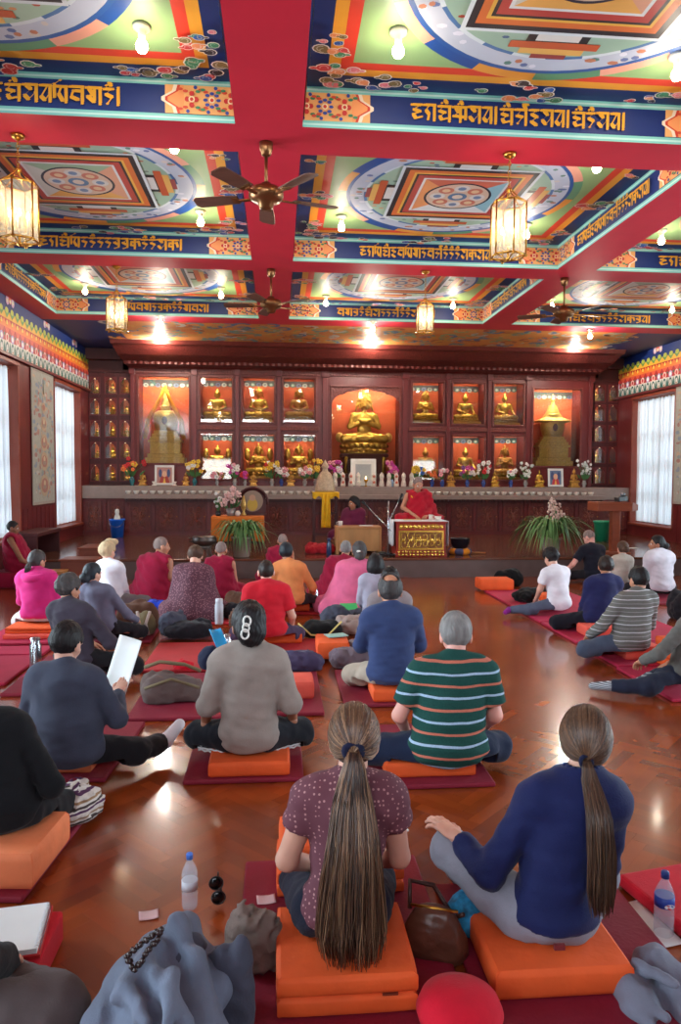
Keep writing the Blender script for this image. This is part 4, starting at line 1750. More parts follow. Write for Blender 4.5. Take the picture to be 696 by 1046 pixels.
lamp_holder = MB()
lamp_holder.lathe([(.065, 0), (.065, -.02), (.05, -.03), (.028, -.045), (.026, -.08), (.0, -.08)], n=16)
LH = lamp_holder.mesh('holder')
LH.materials.append(CERAM)
lb = MB()
lb.lathe([(.014, -.075), (.022, -.095), (.040, -.125), (.044, -.15), (.032, -.178), (.0, -.19)], n=14)
LBM = lb.mesh('bulb')
LBM.materials.append(BULB)
BAYN = {(0, 1): 'coffer nearest the camera on the curtained side', }
bulbs = [((145, 45), ZC, 'in the nearest left coffer'), ((407, 50), ZC, 'in the nearest middle coffer by its inner corner'), ((692, 74), ZC, 'at the far corner of the nearest middle coffer'),
         ((178, 150), ZC, 'just behind the first cross beam in the second left coffer'), ((610, 170), ZC, 'just behind the first cross beam in the second middle coffer'),
         ((205, 226), ZC, 'at the far corner of the second left coffer near the fan'), ((349, 231), ZC, 'at the far inner corner of the second middle coffer'),
         ((538, 239), ZC, 'at the far outer corner of the second middle coffer'), ((676, 245), ZC, 'in the second right coffer over the lettered beam'),
         ((87, 297), ZC, 'at the far corner of the third left coffer by the wall'), ((226, 301), ZC, 'at the far corner of the third left coffer by the fan'),
         ((463, 312), ZC, 'at the far outer corner of the third middle coffer'), ((333, 309), ZC, 'at the far inner corner of the third middle coffer'), ((564, 312), ZC, 'in the third right coffer beside the fan'), ((687, 316), ZC, 'at the outer end of the third right coffer'),
         ((381, 335), ZB, 'on the dragon ceiling in front of the central statue'), ((164, 330), ZB, 'on the dragon ceiling above the draped stupa'), ((603, 343), ZB, 'on the dragon ceiling above the pale stupa')]
for (px, py), zc, where in bulbs:
    p = at(px, py, z=zc - .13)
    t = thing('ceiling_lamp', 'lit bare bulb ' + where, 'lamp', (p.x, p.y, zc - .003), 0, 'bare bulbs on the ceiling')
    link('holder', LH, t)
    link('bulb', LBM, t)
    point('bulb_light', (0, 0, -.235), 7.5 if zc > ZB else 42, t, .045)
for px, py, w in ((163, 347, 'above the draped stupa'), (379, 352, 'above the central statue'), (588, 354, 'above the pale stupa')):
    p = at(px, py, Y=15.93)
    t = thing('cornice_lamp', 'small lit bulb hanging at the cornice edge ' + w, 'lamp', (p.x, 15.93, p.z), 0, 'bulbs at the cornice edge')
    b = MB()
    b.tube([(0, 0, .04), (0, 0, 4.6 - p.z)], .006, 6)
    b.build('flex', DARKWOOD, t)
    b = MB()
    b.lathe([(.02, .06), (.022, 0.02), (.0, .02)][::-1], n=10)
    b.build('holder', CERAM, t)
    b = MB()
    b.ball((0, 0, -.015), .04, 12, 8)
    b.build('bulb', BULB, t)
    point('bulb_light', (0, -.0, -.08), 110, t, .04)

# ---- ceiling fans
FANW = mat('fan_wood', (92, 58, 46), rough=0.45, var=0.25, scale=8, stretch=(.3, 3, 1))
FANM = mat('fan_bronze', (132, 92, 58), rough=0.3, metal=0.85, var=0.1)


def fan(px, py, Y, zdrop, a0, label, rad=.66):
    p = at(px, py, z=ZB)
    t = thing('ceiling_fan', label, 'ceiling fan', (p.x, p.y, ZB - .001), 0, 'ceiling fans under the red beams')
    b = MB()
    b.lathe([(.0, 0), (.06, 0), (.058, -.05), (.042, -.10), (.03, -.11), (0, -.11)][::-1], n=18)
    b.build('canopy', FANM, t)
    b = MB()
    b.tube([(0, 0, -.1), (0, 0, -zdrop)], .014, 10)
    b.build('downrod', FANM, t)
    b = MB()
    z = -zdrop
    b.lathe([(0, z + .02), (.04, z + .02), (.06, z - .01), (.13, z - .03), (.15, z - .06), (.15, z - .10), (.12, z - .135), (.07, z - .15), (.06, z - .19), (.035, z - .205), (0, z - .21)][::-1], n=24)
    b.build('motor', FANM, t)
    for k in range(5):
        a = a0 + k * 2 * PI / 5
        M = Matrix.Rotation(a, 3, 'Z') @ Matrix.Rotation(R(11), 3, 'X')
        irn = MB()
        irn.box(M @ Vector((.20, 0, 0)) + Vector((0, 0, z - .11)), (.14, .03, .012), M=M)
        irn.box(M @ Vector((.28, 0, .004)) + Vector((0, 0, z - .11)), (.05, .09, .010), M=M)
        bl = MB()
        pts = [(.25, -.055), (.40, -.07), (rad - .03, -.075), (rad, -.045), (rad, .045), (rad - .03, .075), (.40, .07), (.25, .055)]
        vs = [M @ Vector((x, y, dz)) + Vector((0, 0, z - .105)) for dz in (.004, .012) for x, y in pts]
        n0 = len(pts)
        bl.add(vs, [tuple(range(n0))[::-1], tuple(range(n0, 2 * n0))] + [(i, (i + 1) % n0, n0 + (i + 1) % n0, n0 + i) for i in range(n0)])
        bo = bl.build('blade', FANW, t)
        irn.build('blade_iron', FANM, bo)
    return t


fan(272, 146, 6.4, .36, R(18), 'dark five-bladed ceiling fan hanging from the first crossing of red beams')
fan(277, 275, 10.2, .40, R(30), 'dark five-bladed ceiling fan hanging from the second crossing of red beams')
fan(577, 284, 10.2, .42, R(8), 'dark five-bladed ceiling fan hanging from the crossing on the lectern side')

# ---- hexagonal lanterns
LGLASS = mat('lantern_glass', (240, 226, 196), rough=.25, var=.08, alpha=.22)
CANDLE = mat('candle_tube', (232, 222, 196), rough=.5)


def lantern(px, py_hook, py_top, py_bot, label):
    p = at(px, py_hook, z=ZB)
    zt, zb_ = at(px, py_top, Y=p.y).z, at(px, py_bot, Y=p.y).z
    t = thing('hanging_lantern', label, 'lantern', (p.x, p.y, ZB - .001), 0, 'hexagonal brass lanterns')
    zt -= ZB
    zb_ -= ZB
    b = MB()
    b.lathe([(0, 0), (.06, 0), (.05, -.025), (.02, -.04), (0, -.05)][::-1], n=16)
    b.build('ceiling_rose', BRASS, t)
    b = MB()
    z = -.04
    k = 0
    while z > zt + .12:
        pts = [(.014 * math.cos(a) * (k % 2), .014 * math.cos(a) * (1 - k % 2), z - .018 + .02 * math.sin(a)) for a in [i * PI / 4 for i in range(9)]]
        b.tube(pts, .003, 4)
        z -= .033
        k += 1
    b.build('chain', BRASS, t)
    r = (zt - zb_) * .30
    h = (zt - zb_)
    fr = MB()
    ang = [PI / 6 + i * PI / 3 for i in range(6)]
    z0, z1 = zb_ + h * .10, zt - h * .02
    for a in ang:
        fr.tube([(r * math.cos(a), r * math.sin(a), z0), (r * math.cos(a), r * math.sin(a), z1)], .008, 6)
        fr.tube([(r * math.cos(a), r * math.sin(a), z1), (r * .5 * math.cos(a), r * .5 * math.sin(a), z1 + h * .10), (.02 * math.cos(a), .02 * math.sin(a), z1 + h * .22)], .006, 6)
        fr.tube([(r * math.cos(a), r * math.sin(a), z0), (.03 * math.cos(a), .03 * math.sin(a), z0 - h * .05)], .006, 6)
        fr.ball((r * 1.03 * math.cos(a), r * 1.03 * math.sin(a), z0 - .01), .014, 7, 5)
    for zz in (z0, z1):
        for a, c in zip(ang, ang[1:] + ang[:1]):
            fr.tube([(r * math.cos(a), r * math.sin(a), zz), (r * math.cos(c), r * math.sin(c), zz)], .010, 6)
    fr.lathe([(0, z1 + h * .26), (.025, z1 + h * .25), (.03, z1 + h * .21), (0, z1 + h * .20)][::-1], n=12)
    fr.lathe([(0, zb_), (.018, zb_ + .015), (.03, zb_ + h * .05), (.02, zb_ + h * .07), (0, zb_ + h * .07)], n=12)
    fr.tube([(0, 0, zb_ + h * .05), (0, 0, zb_ + h * .25)], .010, 8)
    fo = fr.build('brass_frame', BRASS, t)
    g = MB()
    for a, c in zip(ang, ang[1:] + ang[:1]):
        q = r * .985
        A, C = Vector((q * math.cos(a), q * math.sin(a), 0)), Vector((q * math.cos(c), q * math.sin(c), 0))
        nrm = ((A + C) / 2).normalized() * .003
        vs = [A + Vector((0, 0, z0)), C + Vector((0, 0, z0)), C + Vector((0, 0, z1)), A + Vector((0, 0, z1))]
        vs = vs + [v - nrm for v in vs]
        g.add(vs, [(0, 1, 2, 3), (7, 6, 5, 4), (0, 4, 5, 1), (1, 5, 6, 2), (2, 6, 7, 3), (3, 7, 4, 0)])
    g.build('glass_pane', LGLASS, fo)
    for k in range(4):
        a = k * PI / 2 + .4
        c = MB()
        x, y = r * .45 * math.cos(a), r * .45 * math.sin(a)
        c.tube([(0, 0, zb_ + h * .22), (x * .6, y * .6, zb_ + h * .2), (x, y, zb_ + h * .26)], .005, 6)
        c.lathe([(.012, zb_ + h * .26), (.012, zb_ + h * .44), (0, zb_ + h * .44)], (x, y, 0), 8)
        co = c.build('candle_arm', CANDLE, t)
        bb = MB()
        bb.lathe([(.006, 0), (.014, .02), (.014, .035), (.004, .065), (0, .07)], (x, y, zb_ + h * .44), 8)
        bb.build('bulb', emit('lantern_glow', (255, 214, 150), 26), co)
    point('lantern_light', (0, 0, zb_ + h * .72), 5, t, .05, (1, .82, .58))
    return t


lantern(521, 157, 207, 268, 'hexagonal brass lantern lit from within hanging in front of the second middle coffer')
lantern(18, 138, 187, 252, 'hexagonal brass lantern lit from within hanging at the curtained side, cut by the picture edge')
lantern(435, 277, 312, 342, 'distant hexagonal brass lantern hanging before the dragon ceiling near the lectern side fan')
lantern(119, 272, 305, 341, 'distant hexagonal brass lantern hanging before the altar on the curtained side')

# ================================================================== things on the stage
OAK = mat('light_oak', (176, 122, 72), rough=0.42, var=0.18, scale=7, stretch=(1, 1, .25))
REDW = mat('red_lacquer', (150, 44, 34), rough=0.35, var=0.12)
WCLOTH = fabric('white_cloth', (226, 226, 228), var=.06)
SZ = ST_Z + .001


def sp(px, py, z=ST_Z):
    return at(px, py, z=z)


# teacher's table
a, b_ = at(402, 569, z=ST_Z), at(459, 569, z=ST_Z)
TY = 12.24
TX = (a.x + b_.x) / 2
TW = b_.x - a.x - .10
TH = at(430, 533, Y=TY).z - ST_Z
t = thing('ritual_table', 'red table with gilded carved front panel in front of the teaching monk', 'table', (TX, TY, SZ))
b = MB()
b.span((-TW / 2, 0, 0), (TW / 2, .5, TH - .03))
b.span((-TW / 2 - .02, -.02, TH - .03), (TW / 2 + .02, .52, TH))
b.span((-TW / 2 - .015, -.015, 0), (TW / 2 + .015, .0, .06))
b.build('table_body', REDW, t, bevel=.008)
pn = MB()
rg = random.Random(11)


def scrollwork(mb, x0, x1, z0, z1, n, r, y=-.006):
    for k in range(n):
        cx_, cz_ = x0 + (x1 - x0) * (k + .5) / n, (z0 + z1) / 2
        for s_ in (-1, 1):
            pts = []
            for q in range(14):
                an = q * .55 * s_ + k
                rr = r * (1 - q / 17)
                pts.append((cx_ + rr * math.cos(an), y, cz_ + s_ * (z1 - z0) * .2 + rr * math.sin(an) * (z1 - z0) / (2.6 * r)))
            mb.tube(pts, .008, 5)
        mb.ball((cx_, y, cz_), (.03, .012, .03), 8, 5)


frame_boxes(pn, -TW / 2 + .04, TW / 2 - .04, .12, TH - .15, [[-TW / 2 + .07, TW / 2 - .07, .15, TH - .18]], -.02, 0)
scrollwork(pn, -TW / 2 + .07, TW / 2 - .07, .15, TH - .18, 6, .075, -.008)
po = pn.build('carved_panel', GILT, t)
bg = MB()
bg.span((-TW / 2 + .06, -.004, .14), (TW / 2 - .06, .0, TH - .17))
bg.build('panel_ground', mat('panel_ground', (116, 70, 30), rough=.4), po)
tp = MB()
scrollwork(tp, -TW / 2 + .04, TW / 2 - .04, TH - .12, TH - .05, 10, .04, -.006)
tp.build('carved_rail', GILT, t)
ft = MB()
for k in range(13):
    x = -TW / 2 + .05 + (TW - .1) * k / 12
    ft.ball((x, -.02, .085), (.026, .012, .022), 7, 5)
    ft.ball((x, -.024, .035), (.022, .012, .022), 7, 5)
ft.build('lotus_border', GILT, t)
c = MB()
hw = TW / 2 + .035
for s_ in (-1, 1):
    c.sheet(lambda u, v, s_=s_: (s_ * (hw + .012 + .015 * math.sin(u * 9) * v), .02 + u * .46, TH + .006 - v * (.42 + .03 * math.sin(u * 4))), 12, 8)
c.sheet(lambda u, v: (-hw - .01 + u * 2 * (hw + .01), -.01 + v * .52, TH + .008), 6, 4)
tag(c.build('table_cloth', WCLOTH, None, solid=.006, loc=(TX, TY, SZ)), 'white cloth over the red gilded table, hanging at both ends', 'tablecloth')
TABZ = SZ + TH + .012
# things on it
b = MB()
b.lathe([(.03, 0), (.04, .005), (.055, .04), (.06, .07), (.054, .07), (0, .03)], n=14)
tag(b.build('white_bowl', PORC, loc=(at(448, 529, Y=TY + .2).x, TY + .22, TABZ)), 'white bowl on the red gilded table beside the cup', 'bowl')
b = MB()
b.lathe([(.032, 0), (.036, .005), (.04, .09), (.034, .09), (.03, .02), (0, .02)], n=14)
b.tube([(.038, 0, .075), (.065, 0, .07), (.066, 0, .03), (.037, 0, .02)], .006, 6)
tag(b.build('white_cup', PORC, loc=(at(441, 529, Y=TY + .3).x, TY + .36, TABZ)), 'white cup with handle on the red gilded table at the monk\'s elbow', 'cup')
b = MB()
b.box((0, 0, .006), (.30, .12, .011))
tag(b.build('text_page', mat('ochre_page', (212, 180, 120), rough=.8), loc=(at(422, 530, Y=TY + .25).x, TY + .30, TABZ)), 'long loose-leaf text lying before the teaching monk', 'book')

# teacher's seat
THX = at(426, 520, Y=13.1).x
t = thing('teaching_throne', 'low maroon teaching throne behind the red gilded table', 'seat', (THX, 13.15, SZ))
b = MB()
b.span((-.45, -.38, 0), (.45, .40, .40))
b.build('throne_base', MAROON, t, bevel=.01)
b = MB()
b.span((-.42, -.35, .401), (.42, .36, .50))
b.build('seat_cushion', fabric('seat_brocade', (150, 40, 50)), t, bevel=.03, seg=3)

# translator's desk
a, b_ = at(343.5, 566, z=ST_Z), at(390, 566, z=ST_Z)
DX = (a.x + b_.x) / 2
DW = b_.x - a.x
DY = a.y
DH = at(367, 538, Y=DY).z - ST_Z
t = thing('wooden_desk', 'plain light wooden desk in front of the long-haired translator', 'desk', (DX, DY, SZ))
b = MB()
b.span((-DW / 2, 0, DH - .05), (DW / 2, .42, DH))
b.build('desktop', OAK, t, bevel=.008)
b = MB()
b.span((-DW / 2 + .05, .02, .05), (DW / 2 - .05, .04, DH - .05))
b.build('front_panel', mat('oak_panel', (188, 138, 84), rough=.45, var=.18, scale=7, stretch=(1, 1, .25)), t)
for s_ in (-1, 1):
    b = MB()
    b.span((s_ * (DW / 2 - .05), .0, 0), (s_ * DW / 2, .40, DH - .05))
    b.build('side_panel', OAK, t, bevel=.005)
DZ = SZ + DH + .001
b = MB()
b.lathe([(.032, 0), (.036, .004), (.042, .085), (.036, .085), (.03, .02), (0, .02)], n=14)
b.tube([(-.04, 0, .07), (-.066, 0, .066), (-.066, 0, .03), (-.038, 0, .022)], .006, 6)
tag(b.build('white_mug', PORC, loc=(DX - DW / 2 + .09, DY + .2, DZ)), 'white mug at the corner of the light wooden desk', 'mug')
b = MB()
b.box((0, 0, .004), (.24, .17, .007))
tag(b.build('paper_sheet', mat('paper', (228, 228, 226), rough=.8, var=.04), loc=(DX + .15, DY + .2, DZ)), 'white paper lying on the light wooden desk', 'paper')
t = thing('floor_cushion', 'dark cushion behind the light wooden desk under the translator', 'cushion', (at(363, 540, Y=13.45).x, 13.45, SZ))
b = MB()
b.span((-.3, -.28, 0), (.3, .28, .22))
b.build('cushion_cover', fabric('dark_cushion', (70, 26, 34)), t, bevel=.05, seg=3)

# microphone stand
BLK = mat('black_plastic', (22, 22, 24), rough=.4)
STEEL = mat('steel', (176, 180, 186), rough=.25, metal=.9)
p = sp(396.5, 569)
t = thing('microphone_stand', 'silver microphone stand with two booms between desk and gilded table', 'microphone stand', (p.x, p.y, SZ))
ph = at(397, 512, Y=p.y).z - SZ
b = MB()
b.tube([(0, 0, .02), (0, 0, ph)], .014, 10)
b.build('pole', STEEL, t)
b = MB()
for k in range(3):
    a = k * 2 * PI / 3 + .5
    b.tube([(0, 0, .05), (.10 * math.cos(a), .10 * math.sin(a), .012)], .010, 6)
b.lathe([(.03, .03), (.03, .08), (0, .08)], n=10)
b.build('tripod_base', BLK, t)
for (ex, ey), nm in (((377, 519), 0), ((407, 513), 1)):
    e = at(ex, ey, Y=p.y + (.15 if nm else .25))
    e = Vector((e.x - p.x, e.y - p.y, e.z - SZ))
    j = Vector((0, 0, ph * (.62 if nm else .52)))
    d = (e - j).normalized()
    b = MB()
    b.tube([j - d * .08, e], .009, 8)
    bo = b.build('boom', STEEL, t)
    b = MB()
    b.tube([e - d * .01, e + d * .10, e + d * .12, e + d * .17, e + d * .18], [.012, .016, .026, .026, .01], 10)
    b.build('microphone', BLK, bo)
b = MB()
for k, (dx, dy, r_) in enumerate(((0, 0, .07), (.14, .03, .05), (.22, -.05, .04), (-.12, .02, .05))):
    b.ball((dx, dy, r_ * .55), (r_ * 1.3, r_, r_ * .55), 10, 6)
b.tube([(-.2, -.04, .012), (-.05, -.1, .012), (.12, -.08, .012), (.3, .02, .012)], .010, 6)
tag(b.build('cable_coil', BLK, loc=(at(388, 566, z=ST_Z).x, 12.42, SZ)), 'black adapters and coiled cable on the stage beside the microphone stand', 'cable')

# reliquary stand with yellow scarf
p = sp(332, 557)
SH_ = at(332, 503, Y=p.y).z - SZ
t = thing('offering_stand', 'tall dark slender stand carrying the conical reliquary', 'stand', (p.x, p.y, SZ))
w = .22
for sx in (-1, 1):
    for sy in (-1, 1):
        b = MB()
        b.span((sx * w - .018, sy * w * .8 - .018, 0), (sx * w + .018, sy * w * .8 + .018, SH_ - .03))
        b.build('leg', DARKWOOD, t)
b = MB()
for z in (.2, .62):
    for sy in (-1, 1):
        b.span((-w, sy * w * .8 - .012, z), (w, sy * w * .8 + .012, z + .03))
    for sx in (-1, 1):
        b.span((sx * w - .012, -w * .8, z), (sx * w + .012, w * .8, z + .03))
b.build('stretcher', DARKWOOD, t)
b = MB()
b.span((-w - .04, -w * .8 - .04, SH_ - .03), (w + .04, w * .8 + .04, SH_))
b.build('stand_top', DARKWOOD, t, bevel=.006)
hr = at(331, 470, Y=p.y).z - SZ - SH_
b = MB()
k_ = hr / .62
b.lathe([(.19, 0), (.20, .03), (.185, .1), (.17, .2), (.14, .30), (.10, .36), (.055, .40), (.05, .45), (.075, .48), (.05, .53), (.02, .58), (0, .62)], n=24)
b.v = [(x * k_, y * k_, z * k_) for x, y, z in b.v]
tag(b.build('reliquary', mat('reliquary_silver', (186, 164, 136), rough=.4, metal=.4, var=.25, scale=30, bump=.5, bscale=40), loc=(p.x, p.y, SZ + SH_ + .012)), 'conical silver reliquary on the tall slender stand before the altar', 'reliquary')
b = MB()
b.sheet(lambda u, v: (-.26 + u * .52, -w * .8 - .075 - .02 * math.sin(u * 14), SH_ + .006 - v * .10 * (1 + .3 * math.sin(u * 20))), 20, 5)
b.sheet(lambda u, v: (-.26 + u * .52, -w * .8 - .06 + v * .42, SH_ + .008), 4, 4)
b.sheet(lambda u, v: (-.02 + (.075 + .02 * v) * (u * 2 - 1) + .02, -w * .8 - .10 - .014 * math.sin(u * 13 + v), SH_ - .02 - v * (SH_ - at(335, 537, Y=p.y).z + SZ)), 14, 14)
tag(b.build('yellow_scarf', fabric('yellow_silk', (236, 184, 34), rough=.6), None, solid=.006, loc=(p.x, p.y, SZ)), 'yellow silk scarf hanging from the tall stand of the reliquary', 'scarf')

# cloth heap and bottle near the stand
MAROONC = fabric('monk_maroon', (142, 20, 52))


def heap(name, label, cat, loc, size, m, seed=1, rz=0, n=7, h=.018, amp=.022, f=24, group=None, flat=.5):
    """a crumpled piece of clothing or a soft bag: one cloth surface with folds"""
    rg = random.Random(seed)
    sx, sy, sz = size
    pr = []
    for k in range(n):
        x, y = rg.uniform(-.55, .55) * sx, rg.uniform(-.5, .5) * sy
        r = rg.uniform(.32, .5)
        pr.append(ell((x, y, sz * flat * rg.uniform(.4, .75)), (sx * r * .75, sy * r * .8, sz * flat * rg.uniform(.6, 1.0))))
    pr.append(ell((0, 0, sz * .3), (sx * .7, sy * .62, sz * .42)))

    def fn(p):
        d = union(pr, p, .04)
        a = _noise(p * np.array([1, 1, 1.4]), f, seed)
        b_ = _noise(p, f * 2.2, seed + 9)
        d = d + amp * (np.abs(a) * 1.8 - .5) + amp * .4 * b_
        return np.maximum(d, .002 - p[:, 2])
    V, Q = field_mesh(fn, (-sx * 1.15, -sy * 1.1, -.01), (sx * 1.15, sy * 1.1, sz * 1.3), h)
    me = np_mesh(name, [(V, Q)], m)
    o = link(name, me, None, loc, rz)
    tag(o, label, cat, group)
    return o


p = sp(333, 566)
heap('robe_bundle', 'red and maroon cloth bundle on the stage next to the dark blue flask', 'cloth', (p.x - .1, p.y + .15, SZ), (.32, .2, .24), fabric('red_robe_cloth', (170, 30, 40)), 3)
b = MB()
b.lathe([(.04, 0), (.045, .01), (.045, .2), (.03, .24), (.028, .27), (.034, .275), (.034, .31), (0, .315)], n=16)
tag(b.build('vacuum_flask', mat('navy_flask', (24, 44, 84), rough=.3), loc=(sp(335.5, 567).x, 12.40, SZ)), 'dark blue flask standing on the stage by the red cloth bundle', 'flask')

# offering table under orange cloth at the left
p0, p1 = at(217, 556, Y=13.4), at(268, 556, Y=13.4)
AW = p1.x - p0.x
AX = (p0.x + p1.x) / 2
AH = at(240, 528, Y=13.4).z - SZ
t = thing('offering_table', 'small dark table under an orange cloth behind the smaller potted plant', 'table', (AX, 13.4, SZ))
for sx in (-1, 1):
    for y in (.03, .47):
        b = MB()
        b.span((sx * (AW / 2 - .05) - .025, y - .025, 0), (sx * (AW / 2 - .05) + .025, y + .025, AH - .03))
        b.build('leg', DARKWOOD, t)
b = MB()
b.span((-AW / 2 + .01, 0.005, AH - .03), (AW / 2 - .01, .5, AH))
b.span((-AW / 2 + .05, .03, .12), (AW / 2 - .05, .05, AH - .03))
b.build('table_top', DARKWOOD, t)
b = MB()
b.sheet(lambda u, v: (-AW / 2 - .02 + u * (AW + .04), -.03 - .012 * math.sin(u * 25) * v, AH + .006 - v * (AH * .72 + .02 * math.sin(u * 8))), 40, 8)
b.sheet(lambda u, v: (-AW / 2 - .02 + u * (AW + .04), -.03 + v * .55, AH + .007), 8, 4)
b.sheet(lambda u, v: (AW / 2 + .025 + .01 * math.sin(u * 20) * v, -.03 + u * .55, AH + .006 - v * AH * .8), 16, 6)
tag(b.build('orange_cloth', fabric('orange_altar_cloth', (206, 112, 44)), None, solid=.006, loc=(AX, 13.4, SZ)), 'orange cloth draped over the small table behind the potted plant', 'cloth')
AZ = SZ + AH + .012
b = MB()                                                    # oval-backed carved frame with a picture
pts = [(.28 * math.cos(a), 0, .26 + .26 * math.sin(a)) for a in [i * PI / 14 - .2 for i in range(17)]]
b.tube(pts, .022, 8)
b.tube([(-.27, 0, .012), (.27, 0, .012)], .022, 8)
b.span((-.25, .0, .01), (.25, .015, .3))
b.lathe([(0, 0), (.25, 0), (.25, .014), (0, .014)], (0, .015, .28), 24, M=Matrix.Rotation(PI / 2, 3, 'X'))
t = thing('carved_frame', 'round-topped dark carved picture frame standing on the orange-clothed table', 'picture', (at(258, 512, Y=13.7).x, 13.72, AZ))
b.build('frame', DARKWOOD, t)
P = Paint((0, -.018, 0), (1, 0, 0), (0, 0, 1), (0, -1, 0))
P.disc(0, .27, .2, (150, 130, 110), 24)
P.up()
P.disc(0, .2, .1, (200, 170, 60), 14, .12)
P.disc(0, .33, .06, (190, 150, 120), 12)
P.mb.build('picture', PAINTED, t)
t = thing('flower_pot', 'pot of big pale pink chrysanthemums on the orange-clothed table', 'flowers', (at(236, 520, Y=13.5).x, 13.52, AZ))
b = MB()
b.lathe([(.06, 0), (.075, .01), (.085, .14), (.07, .14), (0, .12)], n=16)
b.build('pot', GREYV, t)
b = MB()
rg = random.Random(2)
for k in range(14):
    x, y, z = rg.uniform(-.18, .18), rg.uniform(-.12, .1), rg.uniform(.22, .52)
    for q in range(11):
        a, e = rg.uniform(0, 6.28), rg.uniform(-1, 1)
        b.ball((x + .045 * math.cos(a) * math.cos(e), y + .045 * math.sin(a) * math.cos(e), z + .045 * math.sin(e)), .024, 5, 4)
b.build('blossom', mat('pale_pink_petal', (226, 186, 182), rough=.7, var=.1), t)
b = MB()
for k in range(12):
    x, y, z = rg.uniform(-.2, .2), rg.uniform(-.14, .1), rg.uniform(.15, .45)
    b.tube([(0, 0, .12), (x * .5, y * .5, z * .6), (x, y, z)], .007, 4)
    b.sheet(lambda u, v, x=x, y=y: (x * .6 + x * .7 * v, y * .6 - .05 * v, .16 + .12 * v + (u - .5) * .07 * math.sin(PI * v)), 2, 4)
b.build('foliage', LEAF, t)
t = thing('flower_pot', 'small pot of white and green flowers at the near end of the orange-clothed table', 'flowers', (at(223, 522, Y=13.5).x, 13.5, AZ))
b = MB()
b.lathe([(.035, 0), (.045, .01), (.05, .09), (.04, .09), (0, .08)], n=14)
b.build('pot', BLK, t)
b = MB()
for k in range(9):
    b.ball((rg.uniform(-.07, .07), rg.uniform(-.05, .05), rg.uniform(.16, .42)), .032, 6, 4)
b.build('blossom', mat('petal_228_226_222', (228, 226, 222), rough=.6), t)
b = MB()
for k in range(9):
    x, y = rg.uniform(-.09, .09), rg.uniform(-.06, .06)
    b.sheet(lambda u, v, x=x, y=y: (x * v + (u - .5) * .05 * math.sin(PI * v), y * v - .02 * v, .08 + .26 * v), 2, 5)
b.build('foliage', LEAF, t)
b = MB()
b.lathe([(.04, 0), (.05, .02), (.02, .08), (.05, .16), (.06, .2), (.03, .3), (.02, .36), (0, .38)], n=16)
tag(b.build('ritual_vase', GOLDV, loc=(at(249, 522, Y=13.55).x, 13.55, AZ)), 'yellowish ritual vase on the orange-clothed table before the round-topped frame', 'vase')
b = MB()
b.ball((0, 0, .05), (.05, .05, .05), 10, 7)
b.lathe([(.03, .0), (.02, .09), (.03, .1), (0, .1)], n=12)
tag(b.build('glass_cup', PORC, loc=(at(243, 526, Y=13.46).x, 13.46, AZ)), 'small white cup at the front of the orange-clothed table', 'cup')

# metal pot on a stand
p = sp(209, 571)
t = thing('metal_cauldron', 'dark metal basin on a short grey stand at the edge of the stage', 'basin', (p.x, p.y, SZ))
hz = at(216, 548, Y=p.y).z - SZ
b = MB()
for k in range(4):
    a = k * PI / 2 + .6
    b.tube([(.14 * math.cos(a), .14 * math.sin(a), 0), (.10 * math.cos(a), .10 * math.sin(a), hz * .45), (.13 * math.cos(a), .13 * math.sin(a), hz * .55)], .02, 8)
b.lathe([(.08, hz * .42), (.13, hz * .55), (.12, hz * .6), (0, hz * .6)], n=16)
b.build('stand', mat('grey_iron', (120, 112, 106), rough=.5, metal=.5), t)
b = MB()
b.lathe([(.0, hz * .6), (.14, hz * .62), (.20, hz * .75), (.205, hz * .92), (.185, hz * .97), (.2, hz), (.19, hz), (.17, hz * .96), (0, hz * .95)], n=24)
b.tube([(-.20, 0, hz * .9), (-.25, 0, hz * .93), (-.25, 0, hz * .8), (-.20, 0, hz * .78)], .012, 6)
b.build('basin', mat('dark_pewter', (92, 84, 80), rough=.35, metal=.7), t)

# buckets
p = at(120, 549, z=ST_Z)
t = thing('plastic_bucket', 'blue plastic bucket with a white jug in it standing before the altar', 'bucket', (p.x, p.y, SZ))
hb = at(120, 530, Y=p.y).z - SZ
b = MB()
b.lathe([(.0, .004), (.125, 0), (.155, hb * .9), (.17, hb * .92), (.17, hb), (.155, hb), (.12, .02), (0, .02)], n=26)
b.build('bucket_body', mat('blue_plastic', (12, 98, 206), rough=.35, var=.06), t)
b = MB()
b.tube([(.16 * math.cos(a), -.16 * math.sin(a) * .5 - .06, hb * .93 - .14 * math.sin(a)) for a in [i * PI / 12 for i in range(13)]], .006, 6)
b.build('handle', STEEL, t)
b = MB()
b.lathe([(.0, .0), (.06, 0), (.07, hb * .6), (.075, hb * .9), (.06, hb * 1.08), (.035, hb * 1.2), (.05, hb * 1.32), (.04, hb * 1.45), (0, hb * 1.5)], n=18)
tag(b.build('metal_jug', mat('pale_jug', (206, 204, 198), rough=.35, metal=.3), loc=(p.x, p.y, SZ + .021)), 'pale metal jug standing inside the blue bucket', 'jug')
p = at(615, 553, z=ST_Z)
t = thing('plastic_bucket', 'green plastic bucket with wire handle behind the lectern post', 'bucket', (p.x, p.y, SZ))
k_ = (at(607, 540, Y=p.y).x - p.x)
hb = at(615, 532, Y=p.y).z - SZ
b = MB()
rr = abs(k_)
b.lathe([(.0, .004), (rr * .74, 0), (rr * .95, hb * .9), (rr * 1.03, hb * .92), (rr * 1.03, hb), (rr * .93, hb), (rr * .7, .02), (0, .02)], n=26)
b.build('bucket_body', mat('green_plastic', (22, 150, 108), rough=.35, var=.06), t)
b = MB()
b.tube([(rr * 1.0, 0, hb * .95), (rr * 1.25, -.05, hb * .6), (rr * 1.2, -.07, hb * .2), (rr * .9, -.08, .05)], .007, 6)
b.build('handle', WHITEM, t)


